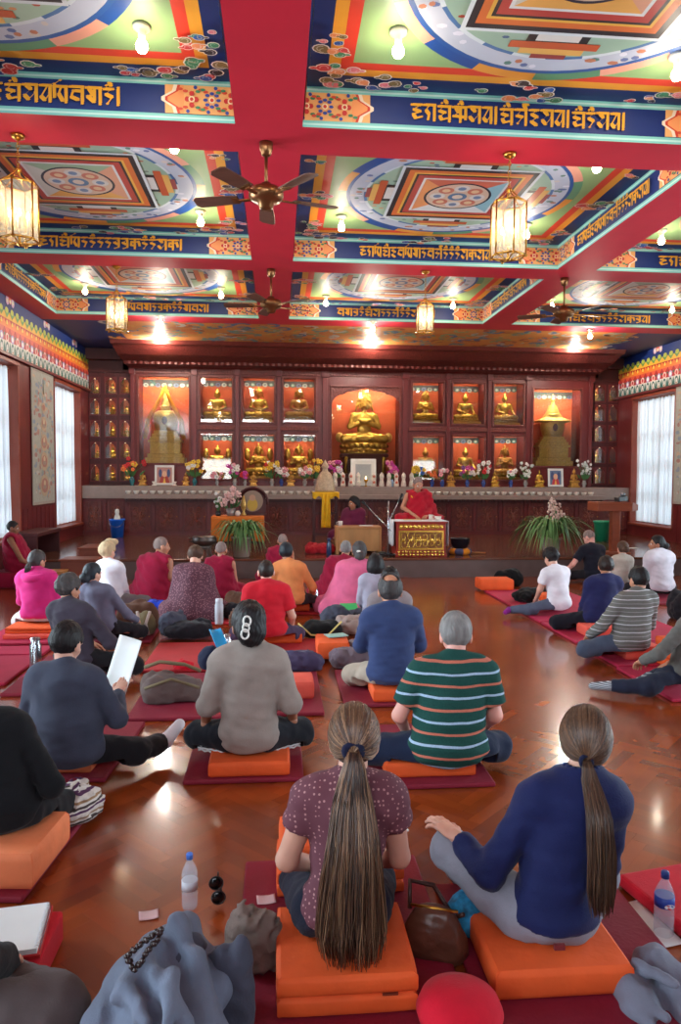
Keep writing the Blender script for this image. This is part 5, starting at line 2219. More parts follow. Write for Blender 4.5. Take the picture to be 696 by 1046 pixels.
# potted spider plants
def plant(px, py, pot_h_py, spread_m, top_m, label, seed, plume, pot_m, n=110):
    rg = random.Random(seed)
    p = sp(px, py)
    ph_ = at(px, pot_h_py, Y=p.y).z - SZ
    t = thing('potted_plant', label, 'plant', (p.x, p.y, SZ))
    b = MB()
    b.lathe([(0, .004), (.12, 0), (.135, .02), (.16, ph_ * .9), (.18, ph_ * .9), (.185, ph_), (.165, ph_), (.15, ph_ * .92), (0, ph_ * .92)], n=24)
    b.build('pot', pot_m, t)
    f = MB()
    for k in range(n):
        a = rg.uniform(0, 2 * PI)
        L = rg.uniform(.55, 1.0)
        out = spread_m * L * rg.uniform(.5, 1)
        hh = top_m * rg.uniform(.45, 1.0)
        drop = rg.uniform(.25, 1.1) * (hh + ph_ * .75) if out > spread_m * .35 else .1
        w = rg.uniform(.013, .022)
        px_, py_ = -math.sin(a), math.cos(a)

        def leaf(u, v, a=a, out=out, hh=hh, drop=drop, w=w, px_=px_, py_=py_):
            r = out * (v ** 0.85)
            z = ph_ * .92 + hh * math.sin(min(1, v * 1.6) * PI / 2) - drop * max(0, v - .45) ** 1.5 * 2.4
            ww = w * (1 - v ** 3) * (u - .5) * 2
            return (r * math.cos(a) + px_ * ww, r * math.sin(a) * .85 + py_ * ww, max(z + abs(u - .5) * .008, .02))
        f.sheet(leaf, 2, 9)
    f.build('foliage', mat('strap_leaf', (92, 132, 74), rough=.45, var=.4, scale=5), t)
    if plume:
        s_ = MB()
        for k in range(4):
            q = MB()
            x = rg.uniform(-.06, .16)
            z = rg.uniform(.85, 1.05) * plume
            s_.tube([(0, 0, ph_), (x * .5, 0, z * .6), (x, -.02, z)], .008, 5)
            for w in range(34):
                d = rg.random()
                q.ball((x + rg.gauss(0, .055), -.02 + rg.gauss(0, .04), z - .28 * d + rg.gauss(0, .02)), rg.uniform(.014, .028), 5, 4)
            q.build('flower_plume', mat('plume_pink', (222, 190, 176), rough=.8, var=.1), t)
        s_.build('flower_stalk', LEAF, t)
    return t


plant(247, 569, 548, .74, .34, 'potted plant with arching strap leaves at the stage edge before the orange-clothed table', 4, 0, mat('grey_pot', (150, 128, 116), rough=.6), 150)
plant(563, 568, 549, .98, .44, 'large potted plant of arching strap leaves and a pale pink plume at the lectern side', 6, .98, mat('pale_pot', (170, 152, 138), rough=.6), 230)

# lectern
p = sp(632, 567)
LY = p.y
lz = at(632, 513, Y=LY).z - SZ
t = thing('lectern', 'wooden lectern with a wide box top on a single thick post', 'lectern', (p.x, p.y, SZ))
xl, xr = at(610, 518, Y=LY).x - p.x, at(655, 518, Y=LY).x - p.x
b = MB()
b.span((xl, -.05, lz - .16), (xr * .55, .40, lz - .02))
b.span((xl, -.05, lz - .02), (xr * .55, .40, lz))
b.build('top_box', mat('lectern_wood', (142, 72, 46), rough=.35, var=.2, scale=5, stretch=(.3, 2, 2)), t, bevel=.01)
b = MB()
b.add([(xr * .55, -.05, lz - .16), (xr, .1, lz - .15), (xr, .25, lz - .15), (xr * .55, .4, lz - .16), (xr * .55, -.05, lz), (xr, .1, lz - .05), (xr, .25, lz - .05), (xr * .55, .4, lz)],
      [(3, 2, 1, 0), (4, 5, 6, 7), (0, 1, 5, 4), (1, 2, 6, 5), (2, 3, 7, 6), (3, 0, 4, 7)])
b.build('side_flap', MATS['lectern_wood'], t)
b = MB()
b.span((-.075, .1, 0), (.075, .24, lz - .16))
b.build('post', MATS['lectern_wood'], t, bevel=.012)
b = MB()
b.span((-.24, .0, 0), (.24, .34, .05))
b.build('foot', MATS['lectern_wood'], t, bevel=.01)
t = thing('camera_device', 'black and grey device lying on the end of the lectern top', 'device', (at(636, 508, Y=LY + .1).x, LY + .15, SZ + lz + .001), .4)
b = MB()
b.box((0, 0, .05), (.22, .12, .09), M=Matrix.Rotation(-.1, 3, 'Y'))
b.v = [(x, y, max(z, .002)) for x, y, z in b.v]
b.build('device_body', BLK, t, bevel=.012)
b = MB()
b.lathe([(.04, 0), (.045, .05), (.03, .06), (0, .06)], (.05, 0, .10), 14)
b.build('lens', mat('grey_metal', (130, 134, 140), rough=.3, metal=.7), t)
b = MB()
b.box((0, 0, .004), (.16, .13, .007))
tag(b.build('paper_sheet', MATS['paper'], loc=(at(647, 560, z=ST_Z).x, at(647, 560, z=ST_Z).y, SZ), rz=.4), 'small white paper lying on the bare stage past the lectern', 'paper')

# singing bowl on its ring cushion
p = sp(470, 566)
t = thing('ring_cushion', 'orange and blue ring cushion under the dark singing bowl', 'cushion', (p.x, p.y, SZ))
b = MB()
for k in range(8):
    b.tube([(.15 * math.cos(a), .15 * math.sin(a), .055) for a in [k * PI / 4 + q * PI / 24 for q in range(8)]], [.05, .056, .058, .058, .058, .058, .056, .05], 10)
    b.mi = (k + 1) % 2
b.build('cushion_cover', [fabric('cushion_amber', (226, 138, 34)), fabric('cushion_slate', (78, 84, 116))], t)
b = MB()
b.lathe([(0, .0), (.07, .0), (.13, .04), (.165, .11), (.172, .19), (.18, .2), (.165, .2), (.155, .12), (.1, .04), (0, .03)], n=28)
tag(b.build('singing_bowl', mat('bowl_black', (26, 28, 40), rough=.28, metal=.4), loc=(p.x, p.y, SZ + .085)), 'large dark singing bowl on an orange and blue ring cushion beside the gilded table', 'bowl')
p = sp(487, 566)
b = MB()
b.tube([(-.14, 0, .022), (.02, 0, .022), (.16, -.02, .02)], [.022, .018, .012], 8)
tag(b.build('bowl_mallet', OAK, loc=(p.x, p.y, SZ)), 'tan wooden mallet lying beside the ring cushion', 'mallet')

# benches at the left edge of the stage
WBOX = mat('box_wood', (126, 62, 42), rough=.4, var=.2, scale=5, stretch=(.3, 2, 1))
for k, (x0, x1, y0, ztop_py, lb) in enumerate(((59, 98, 11.55, 571.5, 'nearer low wooden bench beside the pink-hooded person'), (79, 108, 12.5, 559.5, 'further low wooden bench at the curtained end of the stage'))):
    a, c = at(x0, 580, Y=y0), at(x1, 580, Y=y0)
    base = 0.001 if k == 0 else SZ
    zt = at((x0 + x1) / 2, ztop_py, Y=y0).z - base
    t = thing('wooden_bench', lb, 'bench', ((a.x + c.x) / 2, y0, base), 0, 'low wooden benches')
    w2 = (c.x - a.x) / 2
    dd = .46 if k == 0 else .7
    b = MB()
    b.span((-w2 + .03, .03, 0), (w2 - .03, dd - .03, zt - .03))
    b.build('box_body', WBOX, t, bevel=.006)
    b = MB()
    b.span((-w2, 0, zt - .03), (w2, dd, zt))
    b.build('bench_top', WBOX, t, bevel=.008)
b = MB()
b.span((-.13, 0, 0), (.13, .3, .22))
b.span((-.15, -.01, .22), (.15, .31, .25))
tag(b.build('wooden_crate', mat('yellowish_box', (176, 120, 62), rough=.5, var=.2), loc=(at(54, 590, Y=11.2).x, 11.2, .001), bevel=.006), 'small yellowish wooden crate between the pink-hooded person and the nearer bench', 'crate')
t = thing('wall_bench', 'dark wooden bench along the wall beside the leaning monk', 'bench', (-4.12, 12.45, SZ))
b = MB()
b.span((-.2, -.3, .36), (.22, 1.0, .42))
b.build('bench_top', DARKWOOD, t, bevel=.006)
for y in (-.26, .96):
    b = MB()
    b.span((-.18, y - .03, 0), (.2, y + .03, .36))
    b.build('leg', DARKWOOD, t)

# ================================================================== people
SKIN = {}


def skin(tone):
    cols = {'fair': (214, 160, 138), 'mid': (190, 132, 104), 'tan': (166, 110, 82), 'brown': (138, 88, 64), 'pink': (222, 158, 142)}
    if tone not in SKIN:
        m = mat('skin_' + tone, cols[tone], rough=.5, var=.06, scale=14, bump=.04, bscale=120)
        m.node_tree.nodes['Principled BSDF'].inputs['Subsurface Weight'].default_value = .12
        m.node_tree.nodes['Principled BSDF'].inputs['Subsurface Radius'].default_value = (.012, .005, .003)
        SKIN[tone] = m
    return SKIN[tone]


def hairmat(name, col, rough=.42):
    return mat('hair_' + name, col, rough=rough + .12, spec=.3, var=.35, scale=30, stretch=(1, 1, .12), bump=.35, bscale=60)


HAIR = {'black': hairmat('black', (24, 20, 22)), 'dark': hairmat('dark', (40, 28, 24)), 'brown': hairmat('brown', (74, 50, 38)), 'blond': hairmat('blond', (190, 164, 128), .5),
        'grey': hairmat('grey', (124, 120, 118), .5), 'darkgrey': hairmat('darkgrey', (66, 62, 62), .5), 'stubble': hairmat('stubble', (134, 116, 110), .7), 'blueblack': hairmat('blueblack', (32, 38, 46))}
EYEW = mat('eye_white', (230, 226, 220), rough=.25)
EYEB = mat('eye_dark', (26, 18, 16), rough=.2)


def smin(a, b, k):
    h = np.clip(0.5 + 0.5 * (b - a) / k, 0, 1)
    return b * (1 - h) + a * h - k * h * (1 - h)


def bounds(prims, pad=.03):
    lo, hi = np.full(3, 9.), np.full(3, -9.)
    for q in prims:
        if q[0] == 'c':
            r = max(q[3], q[4])
            for e in (q[1], q[2]):
                lo, hi = np.minimum(lo, e - r), np.maximum(hi, e + r)
        else:
            r = q[2] if q[3] is None else np.full(3, q[2].max())
            lo, hi = np.minimum(lo, q[1] - r), np.maximum(hi, q[1] + r)
    return lo - pad, hi + pad


# one open, slightly curled hand: wrist at the origin, fingers along +y, palm down, thumb on +x
def make_hand():
    pr = [ell((0, .045, 0), (.040, .052, .017)), cap((0, -.03, 0), (0, .02, 0), .027, .027)]
    for x, L, y0 in ((.030, .072, .088), (.010, .080, .094), (-.011, .074, .090), (-.031, .058, .080)):
        a, b = (x, y0, 0), (x * 1.12, y0 + L * .48, -.006)
        c, d = (x * 1.16, y0 + L * .80, -.020), (x * 1.16, y0 + L * .98, -.036)
        pr += [cap((x * .8, .05, 0), a, .011, .0098), cap(a, b, .0098, .0088), cap(b, c, .0088, .008), cap(c, d, .008, .0065)]
    pr += [cap((.022, .015, -.004), (.052, .045, -.010), .016, .012), cap((.052, .045, -.010), (.062, .078, -.018), .0115, .010), cap((.062, .078, -.018), (.060, .100, -.024), .0098, .0075)]
    lo, hi = bounds(pr, .01)
    return field_mesh(lambda p: union(pr, p, .006), lo, hi, .0042)


HAND_V, HAND_Q = make_hand()


def hand_at(wrist, d, palm, right, k=1.0):
    """hand mesh with fingers along d and the palm facing 'palm'"""
    d = np.array(d, float)
    d /= np.linalg.norm(d)
    n = -np.array(palm, float)
    n -= d * (n @ d)
    n /= np.linalg.norm(n)
    x = np.cross(d, n)
    V = HAND_V.copy()
    Q = HAND_Q
    if right:
        V[:, 0] *= -1
        Q = Q[:, ::-1]
    M = np.stack([x, d, n], 0)
    return np.array(wrist) + (V * k) @ M, Q


def head_prims():
    return [ell((0, -.012, .022), (.076, .094, .100)), ell((0, .028, -.040), (.058, .066, .078)), ell((0, .058, -.098), (.024, .022, .022)),
            cap((0, .092, .008), (0, .108, -.030), .009, .014), cap((-.014, .094, -.034), (.014, .094, -.034), .010, .010),
            cap((-.045, .074, .022), (.045, .074, .022), .013, .013), cap((-.018, .084, -.060), (.018, .084, -.060), .008, .008),
            ell((-.044, .052, -.03), (.022, .024, .026)), ell((.044, .052, -.03), (.022, .024, .026)),
            ell((-.082, -.008, -.012), (.012, .025, .036)), ell((.082, -.008, -.012), (.012, .025, .036))]


HEADP = head_prims()


def head_field(p):
    d = union(HEADP, p, .018)
    for s in (-1, 1):
        e = np.linalg.norm((p - np.array((s * .031, .098, .002))) / np.array((1.3, 1, .8)), axis=1) - .014
        d = np.maximum(d, -e) * .5 + d * .5 if False else -smin(-d, e, .012)
    return d


HEAD_FINE = field_mesh(head_field, (-.12, -.13, -.15), (.12, .15, .15), .0055)
HEAD_COARSE = field_mesh(head_field, (-.12, -.13, -.15), (.12, .15, .15), .009)


def hair_mesh(style, h, seed):
    core = [ell((0, -.014, .024), (.078, .096, .102))]
    low = -.07
    off = .016
    front_b = 0.0
    extra = []
    strand = .0028
    if style == 'buzz':
        off, low, strand = .007, -.05, .0012
    elif style == 'stubble':
        off, low, strand = .004, -.035, .0
    elif style == 'bob':
        off, low = .022, -.125
        extra = [ell((0, -.03, -.03), (.094, .088, .11))]
    elif style == 'curly':
        off, strand = .028, .009
        low = -.06
    elif style == 'tuft':
        off = .022
        extra = [cap((-.03, .03, .12), (.05, .06, .13), .03, .02)]
    elif style == 'bun':
        extra = [ell((0, -.125, -.02), (.045, .04, .045))]
        low = -.09
    elif style == 'lowbun':
        extra = [ell((0, -.115, -.055), (.05, .042, .05))]
        low = -.10
    elif style == 'clip':
        off = .02
        extra = [ell((0, -.105, -.015), (.062, .05, .085)), ell((0, -.11, .05), (.05, .04, .05))]
        low = -.105
    elif style == 'pony':
        off, low = .015, -.095
    elif style == 'thick':
        off = .024
        low = -.075
    pr = core + extra
    rs = np.random.RandomState(seed)
    fz = np.array([-.2, -.05, -.01, .03, .06, .09, .13])
    fy = np.array([-.03, -.02, .012, .045, .062, .085, .2])
    if style in ('bob', 'curly'):
        fy = fy + .012

    def fn(p):
        tap = np.clip((p[:, 2] - low) / .055, 0, 1) if style not in ('bob', 'clip', 'lowbun') else 1.0
        d = union(pr, p, .02) - (off * tap + .003 * (1 - tap))
        th = np.arctan2(p[:, 0], -p[:, 1] + .0001)
        if strand:
            if style == 'curly':
                d = d - strand * _noise(p, 46, seed)
            else:
                d = d - strand * .5 * np.sin(th * 41 + 4 * np.sin(p[:, 2] * 37 + seed) + 3 * _noise(p, 14, seed)) - .0045 * _noise(p, 26, seed) - strand * 1.1 * _noise(p * np.array((1, 1, .4)), 75, seed + 2)
        m = p[:, 1] - np.interp(p[:, 2], fz, fy)
        d = np.maximum(d, m * .8)
        d = np.maximum(d, (low - .008 + .02 * np.abs(p[:, 0]) / .08 + .010 * _noise(p * np.array((1, 1, .2)), 60, seed + 5)) - p[:, 2])
        if style == 'crown_bald':
            c = np.linalg.norm((p - np.array((0, -.062, .115))) / np.array((1.15, 1.0, 1.1)), axis=1) - .058
            d = np.maximum(d, -c)
        if style not in ('bob',):                          # clear of the ears
            for s in (-1, 1):
                c = np.linalg.norm((p - np.array((s * .094, .0, -.015))) / np.array((1, 1, 1.5)), axis=1) - .027
                d = np.maximum(d, -c)
        return d
    return field_mesh(fn, (-.16, -.20, -.19), (.16, .14, .20), h)


def rotm(yaw, pitch, roll=0):
    return np.array(Matrix.Rotation(R(yaw), 3, 'Z') @ Matrix.Rotation(R(pitch), 3, 'X') @ Matrix.Rotation(R(roll), 3, 'Y'))


PEOPLE = {}


def person(label, bpx, seat, head, face=0, w=1.0, fat=0.0, fwd=.06, tone='fair', top='long', topm=None, topname='shirt', pants=None, hair='short', hairc='dark',
           hyaw=0, hpitch=-8, legs=None, arms=None, near=False, collar=0, hem=.02, eyes=False, robe=None, dy=.12, base=None, floor=.032, loose=.0, kk=None,
           bare_feet=None, group=None, sleeve=.55, tight=0.0, waist=0.0, fold=1.6, socks=None):
    hg = .011 if near else .017
    seed = len(PEOPLE) + 3
    if base is None:
        p = at(bpx[0], bpx[1], z=seat)
        bx, by = p.x, p.y + dy
    else:
        bx, by = base
    fa = R(face)
    drop = fwd * fwd * .55
    Yh = by + fwd * math.cos(fa)
    hp = at(head[0], head[1], Y=Yh)
    k = (hp.z - seat) / (.832 - drop)
    k = max(.86, min(1.2, k))
    if kk:
        k = kk
    # world lean to local
    hx, hy = (hp.x - bx) / k, (Yh - by) / k
    if kk:
        hx, hy = -fwd * math.sin(fa), fwd * math.cos(fa)
    lx = hx * math.cos(fa) + hy * math.sin(fa)
    ly = -hx * math.sin(fa) + hy * math.cos(fa)
    lx = max(-.3, min(.3, lx))
    s0 = seat / k
    fl = floor / k

    def S(x, y, z):
        t = max(0, z / .72) ** 1.5
        return np.array((x + lx * t, y + ly * t, s0 + z - drop * t))
    L = {'kneeL': (-.34, .25, fl + .085), 'kneeR': (.34, .25, fl + .085), 'ankL': (.12, .34, fl + .05), 'ankR': (-.10, .27, fl + .075), 'toeL': (.27, .33, fl + .035), 'toeR': (-.24, .28, fl + .05)}
    if legs:
        for q, v in legs.items():
            L[q] = tuple(v)
    sw = .168 * w
    A = {}
    for s, n_ in ((-1, 'L'), (1, 'R')):
        sh = S(s * sw, -.004, .498)
        A['sh' + n_] = sh
        A['el' + n_] = sh + np.array((s * .036, .055, -.265))
        A['wr' + n_] = np.array((s * .10 + lx * .2, .24 + ly * .3, s0 + .10))
        A['hd' + n_] = None
    if arms:
        for q, v in arms.items():
            A[q] = np.array(v, float)
    hc = S(0, .022, .698)
    HR = rotm(hyaw, hpitch)
    torso = [ell(S(0, 0, .105), (.170 * w + fat * .6, .125 + fat * .5, .108)), ell(S(0, .0, .24), ((.145 - waist) * w + fat, .108 + fat, .15)),
             ell(S(0, .004, .39), (.158 * w + fat * .5, .106 + fat * .3, .155)), cap(S(-.115 * w, -.006, .500), S(.115 * w, -.006, .500), .064, .064),
             ell(S(-sw * .98, -.006, .488), (.055, .058, .062)), ell(S(sw * .98, -.006, .488), (.055, .058, .062)), cap(S(0, -.014, .49), S(0, -.002, .575), .10, .052), cap(S(-.10 * w, -.01, .515), S(.10 * w, -.01, .515), .06, .06)]
    arm = {}
    for n_ in 'LR':
        arm[n_] = [cap(A['sh' + n_], A['el' + n_], .053, .043), cap(A['el' + n_], A['wr' + n_], .042, .028)]
    leg = {}
    for s, n_ in ((-1, 'L'), (1, 'R')):
        hip = np.array((s * .085, .03, s0 + .075))
        leg[n_] = [cap(hip, L['knee' + n_], .088, .062), cap(L['knee' + n_], L['ank' + n_], .056, .038)]
    neck = [cap(S(0, -.002, .545), hc + HR @ np.array((0, -.016, -.05)), .058, .053)]
    feet = {n_: [cap(L['ank' + n_], L['toe' + n_], .036, .027), ell(np.array(L['ank' + n_]), (.04, .04, .035))] for n_ in 'LR'}
    root = thing('person', label, 'person', (bx, by, 0), fa, group)
    PEOPLE[label] = root

    def carve(d, p):                                       # the cushion presses the seat flat
        if robe:
            return d
        c = np.maximum(np.maximum(np.abs(p[:, 0]) - .31, p[:, 1] - .17), p[:, 2] - s0 - .018 / k)
        return np.maximum(d, -c)

    # body: one continuous skin surface, with the finer head and hands grown onto it
    bp = torso + arm['L'] + arm['R'] + leg['L'] + leg['R'] + neck + feet['L'] + feet['R']
    inner = torso + leg['L'] + leg['R']
    if top in ('long', 'robe2', 'shawl'):
        inner = inner + []

    def body(p):
        d = union(inner, p, .04, -.014)
        d = smin(d, union(arm['L'], p, .02, -.002), .03)
        d = smin(d, union(arm['R'], p, .02, -.002), .03)
        d = smin(d, union(neck, p, .01), .025)
        d = smin(d, union(feet['L'] + feet['R'], p, .01), .015)
        return np.maximum(carve(d, p), fl - p[:, 2])
    parts = [field_mesh(body, *bounds(bp), hg)]
    hv, hq = HEAD_FINE if (near or eyes) else HEAD_COARSE
    parts.append((hc + hv @ HR.T, hq))
    for s, n_ in ((-1, 'L'), (1, 'R')):
        d = A['wr' + n_] - A['el' + n_]
        d = d / np.linalg.norm(d)
        if A['hd' + n_] is not None:
            d = A['hd' + n_]
        else:
            d = d * .6 + np.array((-s * .5, .4, -.35))
        parts.append(hand_at(A['wr' + n_], d, (0.0, 0.0, -1.0) if abs(d[2]) < .8 * np.linalg.norm(d) else (0, 1, 0), s > 0, .98))
    parts = [(v * k, q) for v, q in parts]
    link('body', np_mesh('body', parts, skin(tone)), root)
    if eyes:
        for s in (-1, 1):
            e = MB()
            e.ball((0, 0, 0), .0125 * k, 10, 7)
            eo = e.build('eye', EYEW, root, loc=(hc + HR @ np.array((s * .031, .080, .002))) * k)
            e = MB()
            q = HR @ np.array((0, .0095, 0)) * k
            e.ball(tuple(q), .0062 * k, 8, 5)
            e.build('iris', EYEB, eo)
            e = MB()
            pts = [(hc + HR @ np.array((s * (.014 + .034 * t), .093 - .012 * t, .026 + .006 * math.sin(t * 3)))) * k for t in (0, .3, .6, 1)]
            e.tube(pts, [.002, .0038, .0034, .0015], 5)
            e.build('eyebrow', HAIR['black'], root)
        e = MB()
        pts = [(hc + HR @ np.array((x, .0905 - abs(x) * .25, -.059 - .003 * math.cos(x * 100)))) * k for x in (-.022, -.011, 0, .011, .022)]
        e.tube(pts, [.001, .0035, .004, .0035, .001], 6)
        e.build('lips', mat('lip_colour', (164, 92, 84), rough=.5), root)
    # hair
    if hair:
        v, q = hair_mesh(hair, .0055 if near else .009, seed)
        hm = HAIR[hairc]
        ho = link('hair', np_mesh('hair', [((hc + v @ HR.T) * k, q)], hm), root)
        root['_h'] = 0
        del root['_h']

    if socks:
        fp = feet['L'] + feet['R']
        link('sock', np_mesh('sock', [tuple_scale(field_mesh(lambda p: union(fp, p, .012, .006), *bounds(fp), .009), k)], socks), root)
    # trousers
    if pants and not robe:
        pp = [torso[0]] + leg['L'] + leg['R']
        cuts = [(np.array(L['ank' + n_]), (np.array(L['ank' + n_]) - np.array(L['knee' + n_]))) for n_ in 'LR']

        def trousers(p):
            d = None
            pe = union([torso[0]], p, .03, .004)
            d = np.maximum(pe, p[:, 2] - (s0 + .15))
            for n_, (c0, cd) in zip('LR', cuts):
                e = union(leg[n_], p, .03, .014 + loose)
                cd = cd / np.linalg.norm(cd)
                e = np.maximum(e, (p - c0) @ cd + .01)
                d = smin(d, e, .035)
            d = d - fold * .006 * _noise(p * np.array((1, 1, .7)), 24, seed) - .002 * _noise(p, 48, seed + 1)
            return np.maximum(carve(d, p), fl - .003 - p[:, 2])
        po = link('trousers', np_mesh('trousers', [tuple_scale(field_mesh(trousers, *bounds(pp, .06), hg), k)], pants), root)

    # top
    if robe:
        rb = torso + leg['L'] + leg['R'] + (arm['L'] if robe == 'robe' else arm['L'] + arm['R'])
        drape = [cap(S(0, .02, .40), (0, .10, s0 + .05), .16 * w, .24), cap(S(-.14 * w, 0, .47), S(-.2 * w, .10, .12), .075, .10), cap(np.array((-.28, .18, fl + .05)), np.array((.28, .18, fl + .05)), .12, .12)]
        if robe == 'shawl':
            drape += [cap(S(.14 * w, 0, .47), S(.22 * w, .10, .12), .075, .11), cap(np.array((-.22, -.03, fl + .06)), np.array((.22, -.03, fl + .06)), .13, .13)]

        def rfn(p):
            d = union(rb + drape, p, .07, .02)
            diag = p[:, 2] * 1.0 + p[:, 0] * (.8 if robe == 'robe' else .25) + .05 * _noise(p, 5, seed)
            ff = .014 if robe == 'robe' else .006
            ang = np.arctan2(p[:, 0], p[:, 1] + .3)
            d = d - ff * np.sin(diag * (44 if robe == 'robe' else 24) + 2.0 * _noise(p, 6, seed + 2)) * .6 - ff * .8 * _noise(p * np.array((1.3, 1.3, .5)), 22, seed)
            d = np.maximum(d, fl - .004 - p[:, 2])
            nk = np.linalg.norm(p - S(0, .03, .62), axis=1) - .085
            d = np.maximum(d, -nk)
            if robe == 'robe':                             # right shoulder and arm bare
                sh = A['shR'] - np.array((lx, ly, 0)) * 0
                d = np.maximum(d, -(np.linalg.norm((p - sh - np.array((.035, 0, -.02))) / np.array((1, 1.3, 1.5)), axis=1) - .07))
            return d
        lo, hi = bounds(rb + drape, .07)
        link(topname, np_mesh(topname, [tuple_scale(field_mesh(rfn, lo, hi, hg), k)], topm), root)
    else:
        sl = {}
        for n_ in 'LR':
            a, e, wv = A['sh' + n_], A['el' + n_], A['wr' + n_]
            if top == 'short':
                c0 = a + (e - a) * (sleeve + .12)
                sl[n_] = ([cap(a, e, .058, .056)], c0, (e - a) / np.linalg.norm(e - a))
            elif top == 'mid':
                c0 = e + (wv - e) * .12
                sl[n_] = ([cap(a, e, .056, .05), cap(e, wv, .05, .045)], c0, (wv - e) / np.linalg.norm(wv - e))
            else:
                c0 = wv - (wv - e) / np.linalg.norm(wv - e) * .015
                sl[n_] = ([cap(a, e, .055, .046), cap(e, wv, .045, .034)], c0, (wv - e) / np.linalg.norm(wv - e))
        tp = torso + ([cap(S(0, -.004, .55), S(0, .002, .60) + (hc - S(0, 0, .72)) * .3, .058, .055)] if collar else [])
        allp = tp + sl['L'][0] + sl['R'][0]

        def shirt(p):
            d = union(tp, p, .05, .016 - tight * .5 + loose)
            zz = p[:, 2] - s0
            f = fold * (.0045 + .004 * np.clip(1 - zz / .35, 0, 1))
            d = d - f * _noise(p * np.array((.7, 1, 1.7)), 17, seed) - .0018 * _noise(p * np.array((.8, 1, 1.3)), 40, seed + 4)
            d = np.maximum(d, (s0 + max(hem, .014) + .006 * np.sin(p[:, 0] * 17 + seed)) - p[:, 2])
            if collar:
                top_c = S(0, .002, .60 + .02 * collar)
                d = np.maximum(d, p[:, 2] - top_c[2] - .25 * (p[:, 1] - top_c[1]) * -1)
            else:
                d = np.maximum(d, -(np.linalg.norm(p - S(0, .045, .60), axis=1) - .066))
            for n_ in 'LR':
                pr, c0, cd = sl[n_]
                e = union(pr, p, .02, .010 + (.006 if top == 'short' else 0) - tight * .5 + loose * .5)
                e = e - fold * .0045 * _noise(p * np.array((1, 1, 1.6)), 28, seed + 7)
                # a sleeve is cut square at the cuff, near its own arm only
                e = np.where((p - c0) @ cd > 0, np.maximum(e, (p - c0) @ cd), e)
                d = smin(d, e, .022)
            return d
        link(topname, np_mesh(topname, [tuple_scale(field_mesh(shirt, *bounds(allp, .05), hg), k)], topm), root)
    return dict(root=root, k=k, hc=hc, HR=HR, S=S, A=A, L=L, s0=s0, fl=fl, fa=fa, bx=bx, by=by)


def tuple_scale(vq, k):
    return (vq[0] * k, vq[1])


def stripes_mat(name, base, lines, period, sharp=.004):
    """knitted horizontal stripes: lines = [(offset, half width, colour)] in metres within a period"""
    m = bpy.data.materials.new(name)
    nt, N, L, b = nodes_of(m)
    b.inputs['Roughness'].default_value = .9
    b.inputs['Specular IOR Level'].default_value = .2
    tc = N.new('ShaderNodeTexCoord')
    sx = N.new('ShaderNodeSeparateXYZ')
    nz = N.new('ShaderNodeTexNoise')
    nz.inputs['Scale'].default_value = 5
    L.new(tc.outputs['Object'], nz.inputs['Vector'])
    L.new(tc.outputs['Object'], sx.inputs[0])
    ad = N.new('ShaderNodeMath')
    ad.operation = 'MULTIPLY_ADD'
    ad.inputs[1].default_value = .02
    L.new(nz.outputs['Fac'], ad.inputs[0])
    L.new(sx.outputs['Z'], ad.inputs[2])
    dv = N.new('ShaderNodeMath')
    dv.operation = 'DIVIDE'
    dv.inputs[1].default_value = period
    L.new(ad.outputs[0], dv.inputs[0])
    fr = N.new('ShaderNodeMath')
    fr.operation = 'FRACT'
    L.new(dv.outputs[0], fr.inputs[0])
    cr = N.new('ShaderNodeValToRGB')
    cr.color_ramp.interpolation = 'CONSTANT'
    el = cr.color_ramp.elements
    el[0].position = 0
    el[0].color = lin(base)
    el.remove(el[1])
    for o, hw, c in sorted(lines):
        e = el.new((o - hw) / period)
        e.color = lin(c)
        e = el.new((o + hw) / period)
        e.color = lin(base)
    L.new(fr.outputs[0], cr.inputs[0])
    n2 = N.new('ShaderNodeTexNoise')
    n2.inputs['Scale'].default_value = 120
    L.new(tc.outputs['Object'], n2.inputs['Vector'])
    hs = N.new('ShaderNodeHueSaturation')
    mr = N.new('ShaderNodeMapRange')
    mr.inputs['To Min'].default_value = .75
    mr.inputs['To Max'].default_value = 1.25
    L.new(n2.outputs['Fac'], mr.inputs['Value'])
    L.new(mr.outputs['Result'], hs.inputs['Value'])
    L.new(cr.outputs['Color'], hs.inputs['Color'])
    L.new(hs.outputs['Color'], b.inputs['Base Color'])
    return m


def dots_mat(name, base, dot, scale, r, rand=.35):
    m = bpy.data.materials.new(name)
    nt, N, L, b = nodes_of(m)
    b.inputs['Roughness'].default_value = .85
    tc = N.new('ShaderNodeTexCoord')
    vo = N.new('ShaderNodeTexVoronoi')
    vo.inputs['Scale'].default_value = scale
    vo.inputs['Randomness'].default_value = rand
    L.new(tc.outputs['Object'], vo.inputs['Vector'])
    lt = N.new('ShaderNodeMath')
    lt.operation = 'LESS_THAN'
    lt.inputs[1].default_value = r
    L.new(vo.outputs['Distance'], lt.inputs[0])
    mx = N.new('ShaderNodeMix')
    mx.data_type = 'RGBA'
    mx.inputs[6].default_value = lin(base)
    mx.inputs[7].default_value = lin(dot)
    L.new(lt.outputs[0], mx.inputs[0])
    L.new(mx.outputs[2], b.inputs['Base Color'])
    return m


def strand_mat(name):
    m = bpy.data.materials.new(name)
    nt, N, L, b = nodes_of(m)
    b.inputs['Roughness'].default_value = .38
    a = N.new('ShaderNodeAttribute')
    a.attribute_name = 'Col'
    L.new(a.outputs['Color'], b.inputs['Base Color'])
    b.inputs['Specular IOR Level'].default_value = .6
    return m


STRAND = strand_mat('long_hair')


